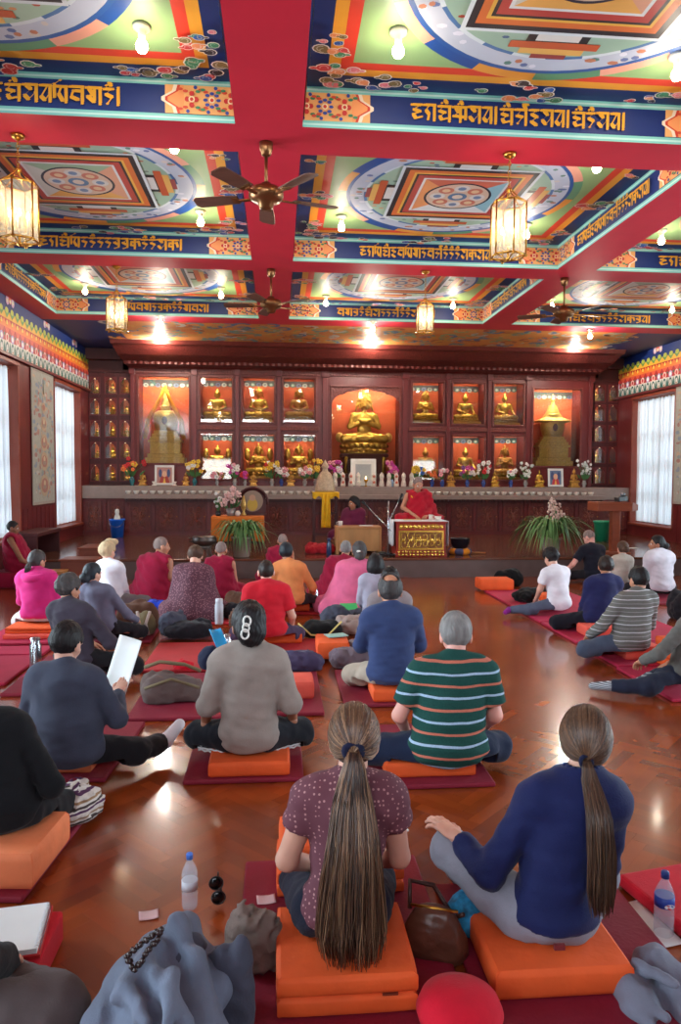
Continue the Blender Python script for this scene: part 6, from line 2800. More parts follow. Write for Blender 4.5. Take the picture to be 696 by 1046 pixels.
def ponytail(P_, path, spread, n, tones, seed, name='ponytail', r=.0022):
    """loose strands along a local path (scaled person space), spread gives the tail's half width at each point"""
    rg = random.Random(seed)
    mb = MB()
    k = P_['k']
    path = [Vector(p) for p in path]
    m = len(path)
    for i in range(n):
        a, q = rg.uniform(0, 2 * PI), math.sqrt(rg.random())
        dx, dz = q * math.cos(a), q * math.sin(a)
        Lc = rg.uniform(.80, 1.0) if rg.random() < .8 else rg.uniform(.5, .85)
        pts, rad = [], []
        steps = 13
        wob = rg.uniform(0, 6.28)
        for s in range(steps):
            t = s / (steps - 1) * Lc * (m - 1)
            j = min(int(t), m - 2)
            f = t - j
            c = path[j].lerp(path[j + 1], f)
            sp_ = spread[j] + (spread[j + 1] - spread[j]) * f
            pts.append((c + Vector((dx * sp_ + .006 * math.sin(wob + t * 1.3) * min(1, t), dz * sp_ * .55 + .004 * math.cos(wob + t), 0))) * k)
            rad.append(r * (1 - .6 * s / steps))
        c = rg.choice(tones)
        f_ = rg.uniform(.8, 1.2)
        mb.col = tuple(min(255, x * f_) for x in c)
        mb.tube(pts, rad, 3)
    return mb.build(name, STRAND, P_['root'])


def scalp_strands(P_, tie, n, tones, seed):
    """hair combed back over the skull to the tie"""
    rg = random.Random(seed)
    mb = MB()
    k, hc, HR = P_['k'], P_['hc'], P_['HR']
    c = np.array((0, -.014, .024))
    rad = np.array((.078, .096, .102)) + .017
    tie = np.array(tie)
    td = (tie - c) / rad
    td /= np.linalg.norm(td)
    for i in range(n):
        while True:
            th, ph = rg.uniform(0, 2 * PI), rg.uniform(-.75, 1.45)
            d = np.array((math.cos(ph) * math.cos(th), math.cos(ph) * math.sin(th), math.sin(ph)))
            pt = c + d * rad
            fy = np.interp(pt[2], [-.2, -.05, -.01, .03, .06, .09, .13], [-.03, -.02, .012, .045, .062, .085, .2])
            if pt[1] < fy + .006 and pt[2] > -.085:
                break
        pts = []
        om = math.acos(max(-1, min(1, float(d @ td))))
        if om < .15:
            continue
        lift = rg.uniform(.0, .003)
        for s in range(9):
            t = s / 8
            e = (math.sin((1 - t) * om) * d + math.sin(t * om) * td) / math.sin(om)
            pts.append(Vector((hc + HR @ (c + e * (rad + lift))) * k))
        cc = rg.choice(tones)
        f_ = rg.uniform(.85, 1.18)
        mb.col = tuple(min(255, x * f_) for x in cc)
        mb.tube(pts, [.0022] * 8 + [.0016], 3)
    return mb.build('combed_hair', STRAND, P_['root'])

# ================================================================== mats, cushions and the seated crowd
MATC = {'maroon': mat('mat_maroon', (132, 16, 44), rough=.7, var=.12, scale=5, bump=.15, bscale=60), 'rose': mat('mat_rose', (176, 26, 66), rough=.7, var=.12, scale=5, bump=.15, bscale=60),
        'red': mat('mat_red', (178, 28, 40), rough=.7, var=.12, scale=5, bump=.15, bscale=60)}
ORC = {'orange': mat('cushion_orange', (232, 92, 34), rough=.75, var=.1, scale=7, bump=.25, bscale=18), 'coral': mat('cushion_coral', (232, 92, 74), rough=.75, var=.1, scale=7, bump=.25, bscale=18),
       'peach': mat('cushion_peach', (236, 132, 84), rough=.75, var=.1, scale=7, bump=.25, bscale=18)}
MT = .028


def floor_mat(x0, x1, y0, y1, c, label, rz=0.0):
    b = MB()
    w, d = (x1 - x0) / 2, (y1 - y0) / 2
    b.box((0, 0, MT / 2), (2 * w, 2 * d, MT))
    o = b.build('floor_mat', MATC[c], None, bevel=.010, seg=3, loc=((x0 + x1) / 2, (y0 + y1) / 2, .0008), rz=rz)
    return tag(o, label, 'mat', 'foam sitting mats')


def cushion(x, y, label, c='orange', w=.42, d=.30, h=.09, z=None, rz=0.0, layers=1):
    """y is the near edge"""
    z = MT + .002 if z is None else z
    root = thing('meditation_cushion', label, 'cushion', (x, y + d / 2, z), rz, 'orange meditation cushions')
    b = MB()
    nx, ny = 10, 8
    for q in range(layers):
        z0, z1 = h * q / layers + .001 * q, h * (q + 1) / layers - .001

        def bulge(u, v):
            return .010 * math.sin(PI * u) * math.sin(PI * v)
        e = .012
        for top in (0, 1):
            def fn(u, v, top=top, z0=z0, z1=z1):
                zz = (z1 - .012 * 0 + (bulge(u, v) if q == layers - 1 else 0)) if top else z0
                return (-w / 2 + e + (w - 2 * e) * u, -d / 2 + e + (d - 2 * e) * v, zz)
            k = len(b.f)
            b.sheet(fn, nx, ny)
            if not top:
                b.f[k:] = [f[::-1] for f in b.f[k:]]
        ring = [(-w / 2, -d / 2), (w / 2, -d / 2), (w / 2, d / 2), (-w / 2, d / 2)]
        for s in range(4):
            a, c_ = ring[s], ring[(s + 1) % 4]
            nrm = [(0, -1), (1, 0), (0, 1), (-1, 0)][s]

            def side(u, v, a=a, c_=c_, nrm=nrm, z0=z0, z1=z1):
                t = u * 2 - 1
                x_, y_ = a[0] + (c_[0] - a[0]) * u, a[1] + (c_[1] - a[1]) * u
                ins = e * (abs(2 * v - 1) ** 10)
                ex = e * (abs(t) ** 6)
                x_ -= math.copysign(1, x_) * (ins if abs(nrm[0]) or abs(t) > .98 else 0)
                y_ -= math.copysign(1, y_) * (ins if abs(nrm[1]) or abs(t) > .98 else 0)
                x_ += nrm[0] * .004 * math.sin(PI * v) - (nrm[0] * ex * .4)
                y_ += nrm[1] * .004 * math.sin(PI * v) - (nrm[1] * ex * .4)
                return (x_, y_, z0 + (z1 - z0) * v)
            b.sheet(side, 10, 9)
    b.build('cushion_cover', ORC[c], root)
    z_ = MB()
    z_.box((w * .30, -d / 2 + .003, h * .5), (.05, .008, .006))
    z_.build('zip_tab', mat('zip_dark', (120, 46, 26), rough=.6), root)
    return root


# mats --------------------------------------------------------------
floor_mat(-.53, .15, 4.03, 5.02, 'maroon', 'dark maroon foam mat under the woman in the taupe sweatshirt')
floor_mat(.53, 1.22, 3.88, 4.86, 'maroon', 'dark maroon foam mat under the man in the green striped polo')
floor_mat(-1.66, -.94, 4.12, 5.06, 'maroon', 'dark maroon foam mat under the heavy person in charcoal', -.06)
floor_mat(-1.70, -.98, 2.98, 3.92, 'maroon', 'dark maroon foam mat under the black-jacketed person at the picture edge', -.10)
floor_mat(-.14, .62, 1.90, 3.16, 'maroon', 'dark maroon foam mat under the woman with the very long ponytail')
floor_mat(.66, 1.42, 1.95, 2.92, 'maroon', 'dark maroon foam mat under the woman in the navy top')
floor_mat(-1.06, -.37, 5.10, 6.26, 'maroon', 'maroon foam mat with the grey travel bag on it')
floor_mat(-.35, .34, 5.14, 6.30, 'maroon', 'maroon foam mat just ahead of the taupe sweatshirt woman, coral cushion on it')
floor_mat(.50, 1.18, 5.30, 6.28, 'maroon', 'maroon foam mat under the balding man in the blue sweater')
floor_mat(-1.20, -.42, 6.36, 7.40, 'red', 'bright red foam mat lying empty behind the heap of coats')
floor_mat(-.38, .40, 6.42, 7.50, 'red', 'red foam mat under the purple coat behind the red T-shirt man')
floor_mat(-2.15, -1.35, 5.75, 6.95, 'maroon', 'maroon foam mat under the grey-haired man in the dark shirt')
floor_mat(-3.05, -2.22, 6.05, 6.98, 'rose', 'rose pink foam mat lying empty by the left aisle, nearer one')
floor_mat(-3.05, -2.22, 7.02, 7.36, 'rose', 'rose pink foam mat lying empty by the left aisle, folded one behind')
floor_mat(-3.0, -2.15, 7.48, 8.6, 'rose', 'rose foam mat under the person in the pink hooded jacket')
floor_mat(-2.02, -1.3, 7.50, 8.5, 'maroon', 'maroon foam mat under the black-haired woman in blue-grey')
floor_mat(-2.4, -1.72, 8.9, 9.9, 'maroon', 'maroon foam mat under the blond boy in white')
floor_mat(-1.66, -.98, 9.5, 10.5, 'rose', 'rose mat under the monk in profile before the stage')
floor_mat(-1.2, -.5, 8.35, 9.4, 'red', 'red mat under the person wrapped in the patterned shawl')
floor_mat(-.9, -.3, 9.75, 10.7, 'maroon', 'maroon mat under the second monk near the metal basin')
floor_mat(-.16, .56, 8.9, 9.9, 'red', 'red mat under the person in the orange shirt')
floor_mat(.62, 1.34, 8.2, 9.5, 'red', 'red mat under the pink-shawled woman')
floor_mat(3.08, 4.3, 8.22, 10.55, 'rose', 'long rose mat at the stage end of the right row, orange cushion on its tip')
floor_mat(3.08, 4.5, 7.18, 8.18, 'rose', 'rose mat under the person in the navy fleece')
floor_mat(3.08, 4.6, 6.24, 7.14, 'rose', 'rose mat under the man in the thin-striped grey jumper')
floor_mat(3.04, 4.6, 5.26, 6.20, 'rose', 'rose mat nearest the camera in the right row, with socked foot on it')
floor_mat(4.75, 5.9, 9.3, 10.5, 'maroon', 'maroon mat under the woman in the white blouse')

GW = {}
# foreground woman with the long ponytail ---------------------------
mauve = dots_mat('mauve_dots', (100, 52, 64), (176, 126, 126), 60, .25)
navy = fabric('dark_navy', (24, 28, 46))
c = cushion(.225, 2.20, 'orange cushion under the woman with the very long ponytail', w=.45, d=.40, h=.13, layers=2)
LP = person('woman seated from behind with a very long brown ponytail, dotted mauve blouse', (354, 985), .155, (363, 722), face=-3, w=.88, top='short', topm=mauve, topname='blouse', pants=navy,
            hair='pony', hairc='brown', near=True, dy=.16, fwd=.05, hem=.07, legs={'kneeL': (-.17, .42, .12), 'kneeR': (.17, .42, .12), 'ankL': (.10, .50, .08), 'ankR': (-.08, .44, .09), 'toeL': (-.03, .54, .06), 'toeR': (.04, .48, .07)}, tone='fair', sleeve=.32, tight=.004, waist=.02, hyaw=-4,
            arms={'elL': (-.205, .05, .42), 'elR': (.215, .06, .42), 'wrL': (-.08, .26, .28), 'wrR': (.10, .28, .28)})
T1 = [(104, 74, 54), (126, 92, 68), (80, 56, 44), (146, 112, 84), (92, 66, 50)]
T1D = [(60, 44, 38), (74, 54, 44), (48, 36, 34), (92, 68, 52)]
h0, HR = LP['hc'], LP['HR']
tie = h0 + HR @ np.array((0, -.118, -.012))
scalp_strands(LP, (0, -.116, -.012), 700, T1, 3)
b = MB()
tt = [tuple((Vector(tie) + Vector((.030 * math.cos(a), .004, .030 * math.sin(a) * .9))) * LP['k']) for a in [i * PI / 6 for i in range(13)]]
b.tube(tt, .014, 8)
b.build('hair_tie', fabric('navy_velvet', (26, 28, 54)), LP['root'])
x, y, z = tie
s0 = LP['s0']
ponytail(LP, [(x, y, z), (x, y - .03, z - .06), (x - .005, y - .045, z - .16), (x - .005, -.16, z - .28), (x - .01, -.165, z - .42), (x - .012, -.17, z - .56), (x - .012, -.175, s0 + .10), (x - .01, -.18, s0 + .015)],
         [.022, .040, .066, .090, .110, .122, .122, .104], 1100, T1, 5, r=.0026)
ponytail(LP, [(x, y - .01, z), (x, y - .045, z - .08), (x, y - .06, z - .2), (x, -.175, z - .34), (x, -.18, z - .5), (x - .01, -.185, s0 + .12), (x - .01, -.19, s0 + .0)],
         [.016, .034, .056, .076, .09, .094, .076], 380, T1D, 9, 'ponytail_strand', r=.0026)
cushion(.26, 2.86, 'orange cushion ahead of the ponytail woman, lower of the pair she faces', w=.52, d=.30, h=.10, layers=2)
cushion(.26, 2.87, 'orange cushion ahead of the ponytail woman, upper of the pair she faces', w=.50, d=.29, h=.10, z=MT + .104, layers=2)
b = MB()
b.box((0, 0, .003), (.16, .11, .005))
tag(b.build('note_paper', MATS['paper'], loc=(.46, 2.97, MT + .104 + .115), rz=.3), 'white note paper on the upper orange cushion before the ponytail woman', 'paper')

# woman in navy ------------------------------------------------------
navytop = fabric('navy_jersey', (22, 30, 76), var=.1, rough=.75)
greyp = fabric('pale_grey_linen', (138, 138, 150))
cushion(.945, 2.22, 'orange cushion under the woman in the navy top and grey trousers', w=.47, d=.38, h=.10)
NW = person('woman seated from behind in a navy long-sleeved top and pale grey trousers, brown ponytail', (577, 985), .125, (603, 724), face=-2, w=.90, top='long', topm=navytop, topname='jersey', pants=greyp,
            hair='pony', hairc='brown', near=True, dy=.14, fwd=.10, hem=.085, collar=1, tone='fair', hyaw=-14, tight=.002, waist=.012, loose=.006,
            legs={'kneeL': (-.31, .30, .32), 'ankL': (-.20, .56, .07), 'toeL': (-.20, .72, .05), 'kneeR': (.31, .30, .20), 'ankR': (.06, .42, .07), 'toeR': (-.06, .48, .06)},
            arms={'elL': (-.215, .06, .35), 'wrL': (-.30, .22, .405), 'hdL': (-.22, .30, .10), 'elR': (.245, .10, .36), 'wrR': (.20, .28, .30)})
scalp_strands(NW, (-.01, -.112, -.05), 700, [(84, 60, 46), (110, 80, 58), (64, 46, 38), (96, 70, 52)], 13)
tie = NW['hc'] + NW['HR'] @ np.array((-.01, -.112, -.05))
b = MB()
tt = [tuple((Vector(tie) + Vector((.022 * math.cos(a), .003, .022 * math.sin(a)))) * NW['k']) for a in [i * PI / 6 for i in range(13)]]
b.tube(tt, .008, 8)
b.build('hair_tie', fabric('navy_velvet', (26, 28, 54)), NW['root'])
x, y, z = tie
ponytail(NW, [(x, y, z), (x, y - .03, z - .05), (x + .0, -.11, z - .15), (x + .005, -.125, z - .28), (x + .005, -.13, z - .40), (x + .003, -.135, z - .50)],
         [.016, .026, .042, .050, .050, .036], 620, [(84, 60, 46), (104, 76, 56), (62, 46, 38), (92, 68, 52)], 15, r=.0025)
b = MB()
b.box(tuple(np.array((-.01, -.135, NW['s0'] + .055)) * NW['k']), (.036, .012, .018))
b.build('woven_label', fabric('label_red', (120, 40, 44)), NW['root'])
b = MB()
for k in range(9):
    a = PI * (k / 8)
    q = NW['S'](0, 0, .60)
    b.tube([tuple((q + np.array((.064 * math.cos(a + PI), -.066 * math.sin(a) - .006, -.018))) * NW['k']), tuple((q + np.array((.058 * math.cos(a + PI), -.058 * math.sin(a) - .004, .034))) * NW['k'])], .012, 5)
b.build('collar_ruffle', navytop, NW['root'])

# man in the green striped polo ----------------------------------------
polo = stripes_mat('polo_stripes', (30, 72, 66), [(.020, .0062, (160, 186, 210)), (.082, .0070, (190, 112, 92))], .126)
dnavy = fabric('navy_cotton', (26, 36, 60))
cushion(.87, 3.97, 'bright orange cushion under the man in the green striped polo', 'orange', w=.52, d=.38, h=.085)
person('man seated from behind in a green polo shirt with white and orange stripes, grey hair', (464, 792), .115, (467, 626), face=-4, w=1.10, fat=.022, top='short', topm=polo, topname='polo_shirt', pants=dnavy,
       hair='short', hairc='grey', near=True, tone='pink', dy=.16, hem=.0, fwd=.13, sleeve=.62, loose=.008, hpitch=-22,
       legs={'kneeL': (-.42, .16, .13), 'ankL': (-.02, .34, .08), 'toeL': (.12, .36, .06)},
       arms={'elL': (-.265, .05, .37), 'wrL': (-.20, .24, .20), 'elR': (.275, .05, .37), 'wrR': (.25, .26, .22)})

# woman in the taupe sweatshirt ----------------------------------------
taupe = fabric('taupe_fleece', (150, 138, 130))
cushion(-.16, 4.05, 'orange cushion under the woman in the taupe sweatshirt', w=.46, d=.38, h=.085)
GS = person('woman seated in a taupe sweatshirt, black hair held up by a white claw clip', (254, 778), .115, (254, 615), face=2, w=.90, top='mid', topm=taupe, topname='sweatshirt', pants=fabric('black_track', (22, 24, 32)),
            hair='clip', hairc='black', near=True, tone='tan', dy=.15, collar=1, hem=.03, fwd=.06, loose=.006, hyaw=8,
            legs={'kneeL': (-.29, .17, .15), 'kneeR': (.29, .17, .15), 'ankL': (.06, .36, .08), 'ankR': (-.06, .30, .09)},
            arms={'elL': (-.228, .02, .37), 'wrL': (-.25, .13, .23), 'elR': (.228, .02, .37), 'wrR': (.25, .13, .23), 'hdL': (-.1, .9, -.3), 'hdR': (.1, .9, -.3)})
k = GS['k']
for s in (-1, 1):
    for j in range(3):
        b = MB()
        pts = []
        for t in range(9):
            f = t / 8
            hip = np.array((s * .085, .03, GS['s0'] + .075))
            kn = np.array((s * .29, .17, .15))
            c0 = hip + (kn - hip) * (.25 + .75 * f)
            r0 = (.088 + (.062 - .088) * (.25 + .75 * f)) + .018
            ang = R(-52 + j * 17)
            pts.append(tuple((c0 + r0 * np.array((0, -math.cos(ang), math.sin(ang))) + np.array((0, 0, .005 * math.sin(f * 24 + j)))) * k))
        b.tube(pts, .0055, 6)
        b.build('side_stripe', MATS['white_cloth'], GS['root'])
b = MB()
for (dx, dz, sx, sz) in ((.0, .035, .020, .026), (-.006, .0, .017, .022), (-.012, -.034, .020, .026)):
    q = GS['hc'] + GS['HR'] @ np.array((-.032 + dx, -.178, .0 + dz))
    pts = [tuple((q + np.array((sx * math.cos(a), -.006, sz * math.sin(a)))) * k) for a in [i * PI / 6 for i in range(13)]]
    b.tube(pts, .0058, 6)
b.build('claw_clip', mat('clip_white', (226, 224, 218), rough=.3), GS['root'])
cushion(.10, 5.45, 'coral cushion lying on the mat to one side ahead of the taupe sweatshirt woman', 'coral', w=.36, d=.3, h=.13)

# heavy person in charcoal ---------------------------------------------
charc = fabric('charcoal_jersey', (62, 66, 82))
cushion(-1.36, 4.18, 'squashed orange cushion under the heavy person in charcoal', 'peach', w=.62, d=.40, h=.085, rz=-.05)
CP = person('broad person in a charcoal long-sleeved top holding up white sheets, short black hair', (58, 797), .115, (66, 636), face=-10, w=1.04, fat=.044, top='long', topm=charc, topname='jersey', pants=fabric('black_cotton', (24, 22, 26)),
            hair='short', hairc='black', near=True, tone='fair', dy=.20, hem=.0, fwd=.12, loose=.006, hpitch=-22, hyaw=-8,
            legs={'kneeR': (.34, .20, .14), 'ankR': (.43, .44, .11), 'toeR': (.50, .56, .19), 'kneeL': (-.36, .22, .13)},
            arms={'elL': (-.275, .05, .37), 'wrL': (-.16, .28, .34), 'elR': (.27, .09, .38), 'wrR': (.18, .32, .46), 'hdR': (.05, .6, .4)})
v, q = field_mesh(lambda p: smin(union([cap((.44, .455, .115), (.50, .56, .19), .046, .036)], p, .02), union([cap((.415, .41, .11), (.44, .455, .115), .045, .045)], p, .02), .02), (.34, .3, .02), (.6, .68, .28), .009)
link('sock', np_mesh('sock', [(v * CP['k'], q)], fabric('sock_white', (206, 196, 198))), CP['root'])


def sheet_obj(name, label, cat, loc, w, d, rz=0, rx=0, ry=0, m=None, curl=.02, th=.0016):
    b = MB()
    b.sheet(lambda u, v: ((u - .5) * w, (v - .5) * d, curl * ((u - .5) ** 2) * 4), 8, 4)
    o = b.build(name, m or MATS['paper'], None, solid=th)
    o.matrix_world = Matrix.Translation(loc) @ (Matrix.Rotation(rz, 4, 'Z') @ Matrix.Rotation(rx, 4, 'X') @ Matrix.Rotation(ry, 4, 'Y'))
    return tag(o, label, cat)


def from_person(P_, v):
    v = np.array(v) * P_['k']
    return Vector((P_['bx'] + v[0] * math.cos(P_['fa']) - v[1] * math.sin(P_['fa']), P_['by'] + v[0] * math.sin(P_['fa']) + v[1] * math.cos(P_['fa']), v[2]))


sheet_obj('paper_sheet', 'tall white sheet held upright by the heavy person in charcoal', 'paper', from_person(CP, (.17, .46, .60)), .20, .34, rz=-.9, rx=R(70), ry=R(14))
sheet_obj('paper_sheet', 'white sheet lying on the lap of the heavy person in charcoal', 'paper', from_person(CP, (.02, .40, .44)), .22, .16, rz=.2, rx=R(24))

# balding man in blue --------------------------------------------------
cushion(.92, 5.33, 'orange cushion under the balding man in the blue sweater', w=.40, d=.36, h=.095)
bsw = fabric('blue_sweater', (52, 66, 106))
person('balding man seated from behind in a blue-grey sweater with folded arms', (404, 706), .125, (399, 586), face=0, w=.98, fat=.008, top='long', topm=bsw, topname='sweater', pants=fabric('khaki', (166, 152, 136)), hair='crown_bald', hairc='darkgrey',
       near=True, tone='mid', dy=.17, hem=.02, fwd=.06, loose=.006, arms={'elL': (-.225, .10, .40), 'wrL': (.02, .24, .42), 'elR': (.225, .10, .40), 'wrR': (-.02, .22, .45)}, legs={'kneeL': (-.27, .3, .12), 'kneeR': (.27, .3, .12)})
person('dark-haired person in grey seated just ahead of the balding man, mostly hidden', (400, 668), .13, (399, 579), face=0, w=.95, top='long', topm=fabric('soft_grey', (140, 128, 130)), pants=fabric('taupe_cotton', (110, 96, 98)), hair='short', hairc='black', tone='tan', fwd=.08, dy=.14)

# left block ------------------------------------------------------------
cushion(-1.29, 3.02, 'peach-orange cushion under the black-jacketed person at the picture edge', 'peach', w=.62, d=.40, h=.15, rz=-.10)
BJ = person('person in a black suit jacket cut by the picture edge, beside the patterned scarf', (-14, 868), .18, (-30, 700), face=4, w=.98, fat=.0, top='long', topm=fabric('black_jacket_cloth', (16, 16, 20)), topname='jacket', pants=fabric('black_skirt', (20, 20, 24)), hair='thick', hairc='black',
            near=True, tone='mid', dy=.18, hem=.02, loose=.014, fwd=.1, legs={'kneeR': (.20, .38, .14), 'ankR': (.02, .46, .08)}, arms={'elR': (.235, .04, .40), 'wrR': (.10, .30, .30)})
heap('patterned_scarf', 'white and plum striped scarf trailing from the black-jacketed person onto the mat', 'scarf', (-1.02, 3.62, MT + .002), (.16, .24, .20),
     stripes_mat('scarf_stripes', (206, 198, 190), [(.012, .005, (84, 52, 82)), (.03, .006, (70, 60, 58)), (.052, .005, (150, 120, 90))], .07), 21, rz=-.5, n=8, h=.012, amp=.02, f=30)
person('person in black sleeves with a grey-brown knee beside the spiral notebook', (0, 0), .12, (-140, 800), base=(-1.15, 2.03), face=-24, w=1.0, top='long', topm=fabric('black_wool', (18, 18, 22)), topname='sweater', pants=fabric('grey_brown_cotton', (92, 82, 82)), hair='short', hairc='black',
       near=True, kk=1.0, fwd=.05, legs={'kneeR': (.44, .26, .20), 'ankR': (.10, .44, .08), 'toeR': (-.05, .50, .07)}, arms={'elR': (.30, .10, .40), 'wrR': (.22, .30, .26)}, loose=.012)
cushion(-1.16, 1.90, 'orange cushion under the person at the bottom left corner', w=.42, d=.3, h=.085, z=.002)
p9 = fabric('slate_shirt', (60, 54, 66))
cushion(-1.72, 6.22, 'orange cushion under the grey-haired man in the dark shirt', w=.4, d=.3, h=.10)
person('man with tousled greying hair in a dark slate shirt, behind the heavy person in charcoal', (72, 688), .13, (68, 587), face=-26, w=1.06, fat=.006, top='mid', topm=p9, topname='shirt', pants=fabric('black_cotton2', (26, 24, 28)), hair='curly', hairc='darkgrey',
       near=True, tone='mid', fwd=.14, dy=.17, loose=.008, arms={'elR': (.26, .14, .36), 'wrR': (.30, .38, .24), 'elL': (-.24, .08, .40), 'wrL': (-.1, .3, .30)}, legs={'kneeR': (.40, .30, .13)}, hyaw=-14)
cushion(-1.66, 7.62, 'orange cushion under the black-haired woman in blue-grey', w=.4, d=.3, h=.10)
person('black-haired woman in a blue-grey shirt, behind the greying man', (104, 652), .13, (93, 578), face=-20, w=.95, top='long', topm=fabric('bluegrey_shirt', (104, 104, 124)), pants=fabric('black_cotton3', (28, 24, 30)), hair='lowbun', hairc='blueblack',
       tone='fair', fwd=.12, dy=.15, hyaw=-18, arms={'elR': (.22, .12, .38), 'wrR': (.20, .36, .26)}, legs={'kneeR': (.26, .36, .13)})
cushion(-2.50, 7.66, 'flat orange cushion under the person in the pink hooded jacket, upper of two', w=.60, d=.34, h=.06, z=MT + .055, layers=2)
cushion(-2.50, 7.62, 'flat orange cushion under the person in the pink hooded jacket, lower of two', 'coral', w=.62, d=.36, h=.05, layers=1)
PH = person('person in a bright pink hooded jacket, dark ponytail, near the left wall', (33, 639), .15, (37, 562), face=-8, w=1.0, top='long', topm=fabric('pink_jersey', (206, 44, 122)), topname='hooded_jacket', pants=fabric('white_cotton', (206, 200, 200)), hair='pony', hairc='darkgrey',
            tone='mid', fwd=.10, dy=.18, hem=.06, loose=.022, hyaw=-20, hpitch=-16)
b = MB()
q = PH['S'](0, 0, .55)
b.tube([tuple((q + np.array((.13 * math.cos(a), -.03 - .10 * math.sin(a), .03 - .07 * math.sin(a)))) * PH['k']) for a in [i * PI / 10 for i in range(11)]], [.03 + .022 * math.sin(i * PI / 10) for i in range(11)], 10)
b.build('hood', fabric('pink_jersey', (206, 44, 122)), PH['root'])
q = PH['hc'] + PH['HR'] @ np.array((0, -.11, -.03))
ponytail(PH, [q, q + np.array((-.01, -.03, -.06)), q + np.array((-.02, -.02, -.16)), q + np.array((-.02, -.01, -.22))], [.02, .035, .035, .015], 90, [(60, 52, 50), (80, 70, 66)], 4, r=.006)
person('blond young person in a white shirt near the first monk', (112, 622), .08, (109, 553), face=-12, w=.84, top='long', topm=fabric('white_shirt', (224, 224, 232)), pants=fabric('grey_trousers', (120, 116, 120)), hair='tuft', hairc='blond', tone='fair', fwd=.05, dy=.14, hyaw=-16)
person('monk with shaved grey head seen in profile, leaning slightly, before the blue bucket', (152, 615), .05, (165, 548), face=-14, w=1.02, robe='robe', topm=MAROONC, topname='robe', hair='stubble', hairc='stubble', tone='mid', fwd=.12, dy=.2, hyaw=-52, hpitch=-4, eyes=False, floor=.03,
       arms={'elR': (.25, .06, .34), 'wrR': (.22, .22, .16)})
dots = dots_mat('plum_print', (84, 44, 58), (132, 86, 94), 48, .36, 1.0)
person('person bowed under a plum patterned shawl between the two monks', (193, 630), .10, (192, 571), face=-4, w=.95, robe='shawl', topm=dots, topname='shawl', hair='thick', hairc='brown', tone='fair', fwd=.30, dy=.2, hpitch=-50, kk=.98)
person('monk with shaved head seated before the metal basin, seen from behind', (225, 612), .05, (226, 553), face=-2, w=.98, robe='robe', topm=MAROONC, topname='robe', hair='stubble', hairc='stubble', tone='mid', fwd=.08, dy=.16, hyaw=-10)
red = fabric('red_jersey', (196, 30, 46))
cushion(.04, 7.28, 'orange-red cushion under the man in the red T-shirt', w=.42, d=.3, h=.10)
person('man in a red T-shirt with cropped dark hair', (273, 655), .13, (272, 572), face=2, w=1.10, fat=.008, top='short', topm=red, topname='t_shirt', pants=fabric('plum_trousers', (70, 54, 78)), hair='buzz', hairc='dark', near=True, tone='fair', fwd=.08, dy=.17, loose=.010, sleeve=.6,
       arms={'elR': (.27, .03, .36), 'wrR': (.27, .22, .18)})
cushion(.20, 9.0, 'dark orange cushion under the person in the orange shirt', w=.4, d=.3, h=.09)
person('person in a light orange shirt with short black hair', (300, 621), .12, (292, 554), face=-6, w=1.0, top='long', topm=fabric('light_orange', (226, 140, 84)), pants=fabric('dark_brown_cotton', (50, 36, 40)), hair='short', hairc='blueblack', tone='tan', fwd=.08, dy=.16,
       legs={'kneeR': (.37, .28, .12)}, arms={'elR': (.25, .08, .36), 'wrR': (.22, .34, .2)})
person('shaven-headed monk half hidden in front of the orange-shirted person', (286, 595), .05, (289, 545), face=0, w=.98, robe='robe', topm=MAROONC, topname='robe', hair='stubble', hairc='stubble', tone='mid', fwd=.06, dy=.16)
person('grey-haired monk leaning beside the pink-shawled woman', (345, 612), .05, (354, 552), face=-4, w=.95, robe='robe', topm=MAROONC, topname='robe', hair='buzz', hairc='grey', tone='mid', fwd=.12, dy=.18)
pinkw = fabric('pink_shawl', (216, 104, 140))
PS = person('woman wrapped in a long pink shawl, dark greying hair with a white clip', (357, 624), .10, (368, 553), face=-2, w=.86, robe='shawl', topm=pinkw, topname='shawl', hair='lowbun', hairc='darkgrey', tone='tan', fwd=.12, dy=.18)
b = MB()
q = (PS['hc'] + PS['HR'] @ np.array((-.02, -.145, -.0))) * PS['k']
b.ball(tuple(q), (.026, .012, .018), 8, 5)
b.build('hair_clip', MATS['clip_white'], PS['root'])
person('woman with a black bob in a pale grey jumper', (384, 636), .12, (384, 566), face=-4, w=.86, top='long', topm=fabric('pale_grey_knit', (164, 160, 176)), pants=fabric('charcoal_cotton', (64, 60, 70)), hair='bob', hairc='black', tone='mid', fwd=.06, dy=.14)

# right block -----------------------------------------------------------
person('woman in a white T-shirt with black wavy hair, purple socks tucked behind her', (577, 626), .08, (564, 560), face=22, w=1.0, top='short', topm=fabric('white_tee', (226, 220, 226)), topname='t_shirt', pants=fabric('slate_trousers', (84, 90, 110)), hair='curly', hairc='black', tone='fair', fwd=.14, dy=.16, hpitch=-24, sleeve=.5,
       legs={'kneeL': (-.40, .14, .11), 'ankL': (-.60, .30, .09), 'toeL': (-.70, .26, .07), 'kneeR': (.3, .3, .12)}, socks=fabric('purple_sock', (132, 30, 130)), arms={'elL': (-.22, .14, .36), 'wrL': (-.14, .3, .2)})
person('person in a navy fleece with a purple collar', (618, 642), .10, (621, 568), face=8, w=1.08, fat=.015, top='long', topm=fabric('navy_fleece', (34, 36, 78)), topname='fleece', pants=fabric('black_cotton4', (26, 26, 36)), hair='short', hairc='dark', tone='tan', fwd=.12, dy=.17, loose=.012, collar=1, hyaw=-22, hpitch=-18,
       legs={'kneeL': (-.42, .22, .12)})
gstr = stripes_mat('grey_thin_stripes', (104, 102, 98), [(.015, .0035, (196, 196, 200)), (.052, .0022, (150, 150, 150))], .074)
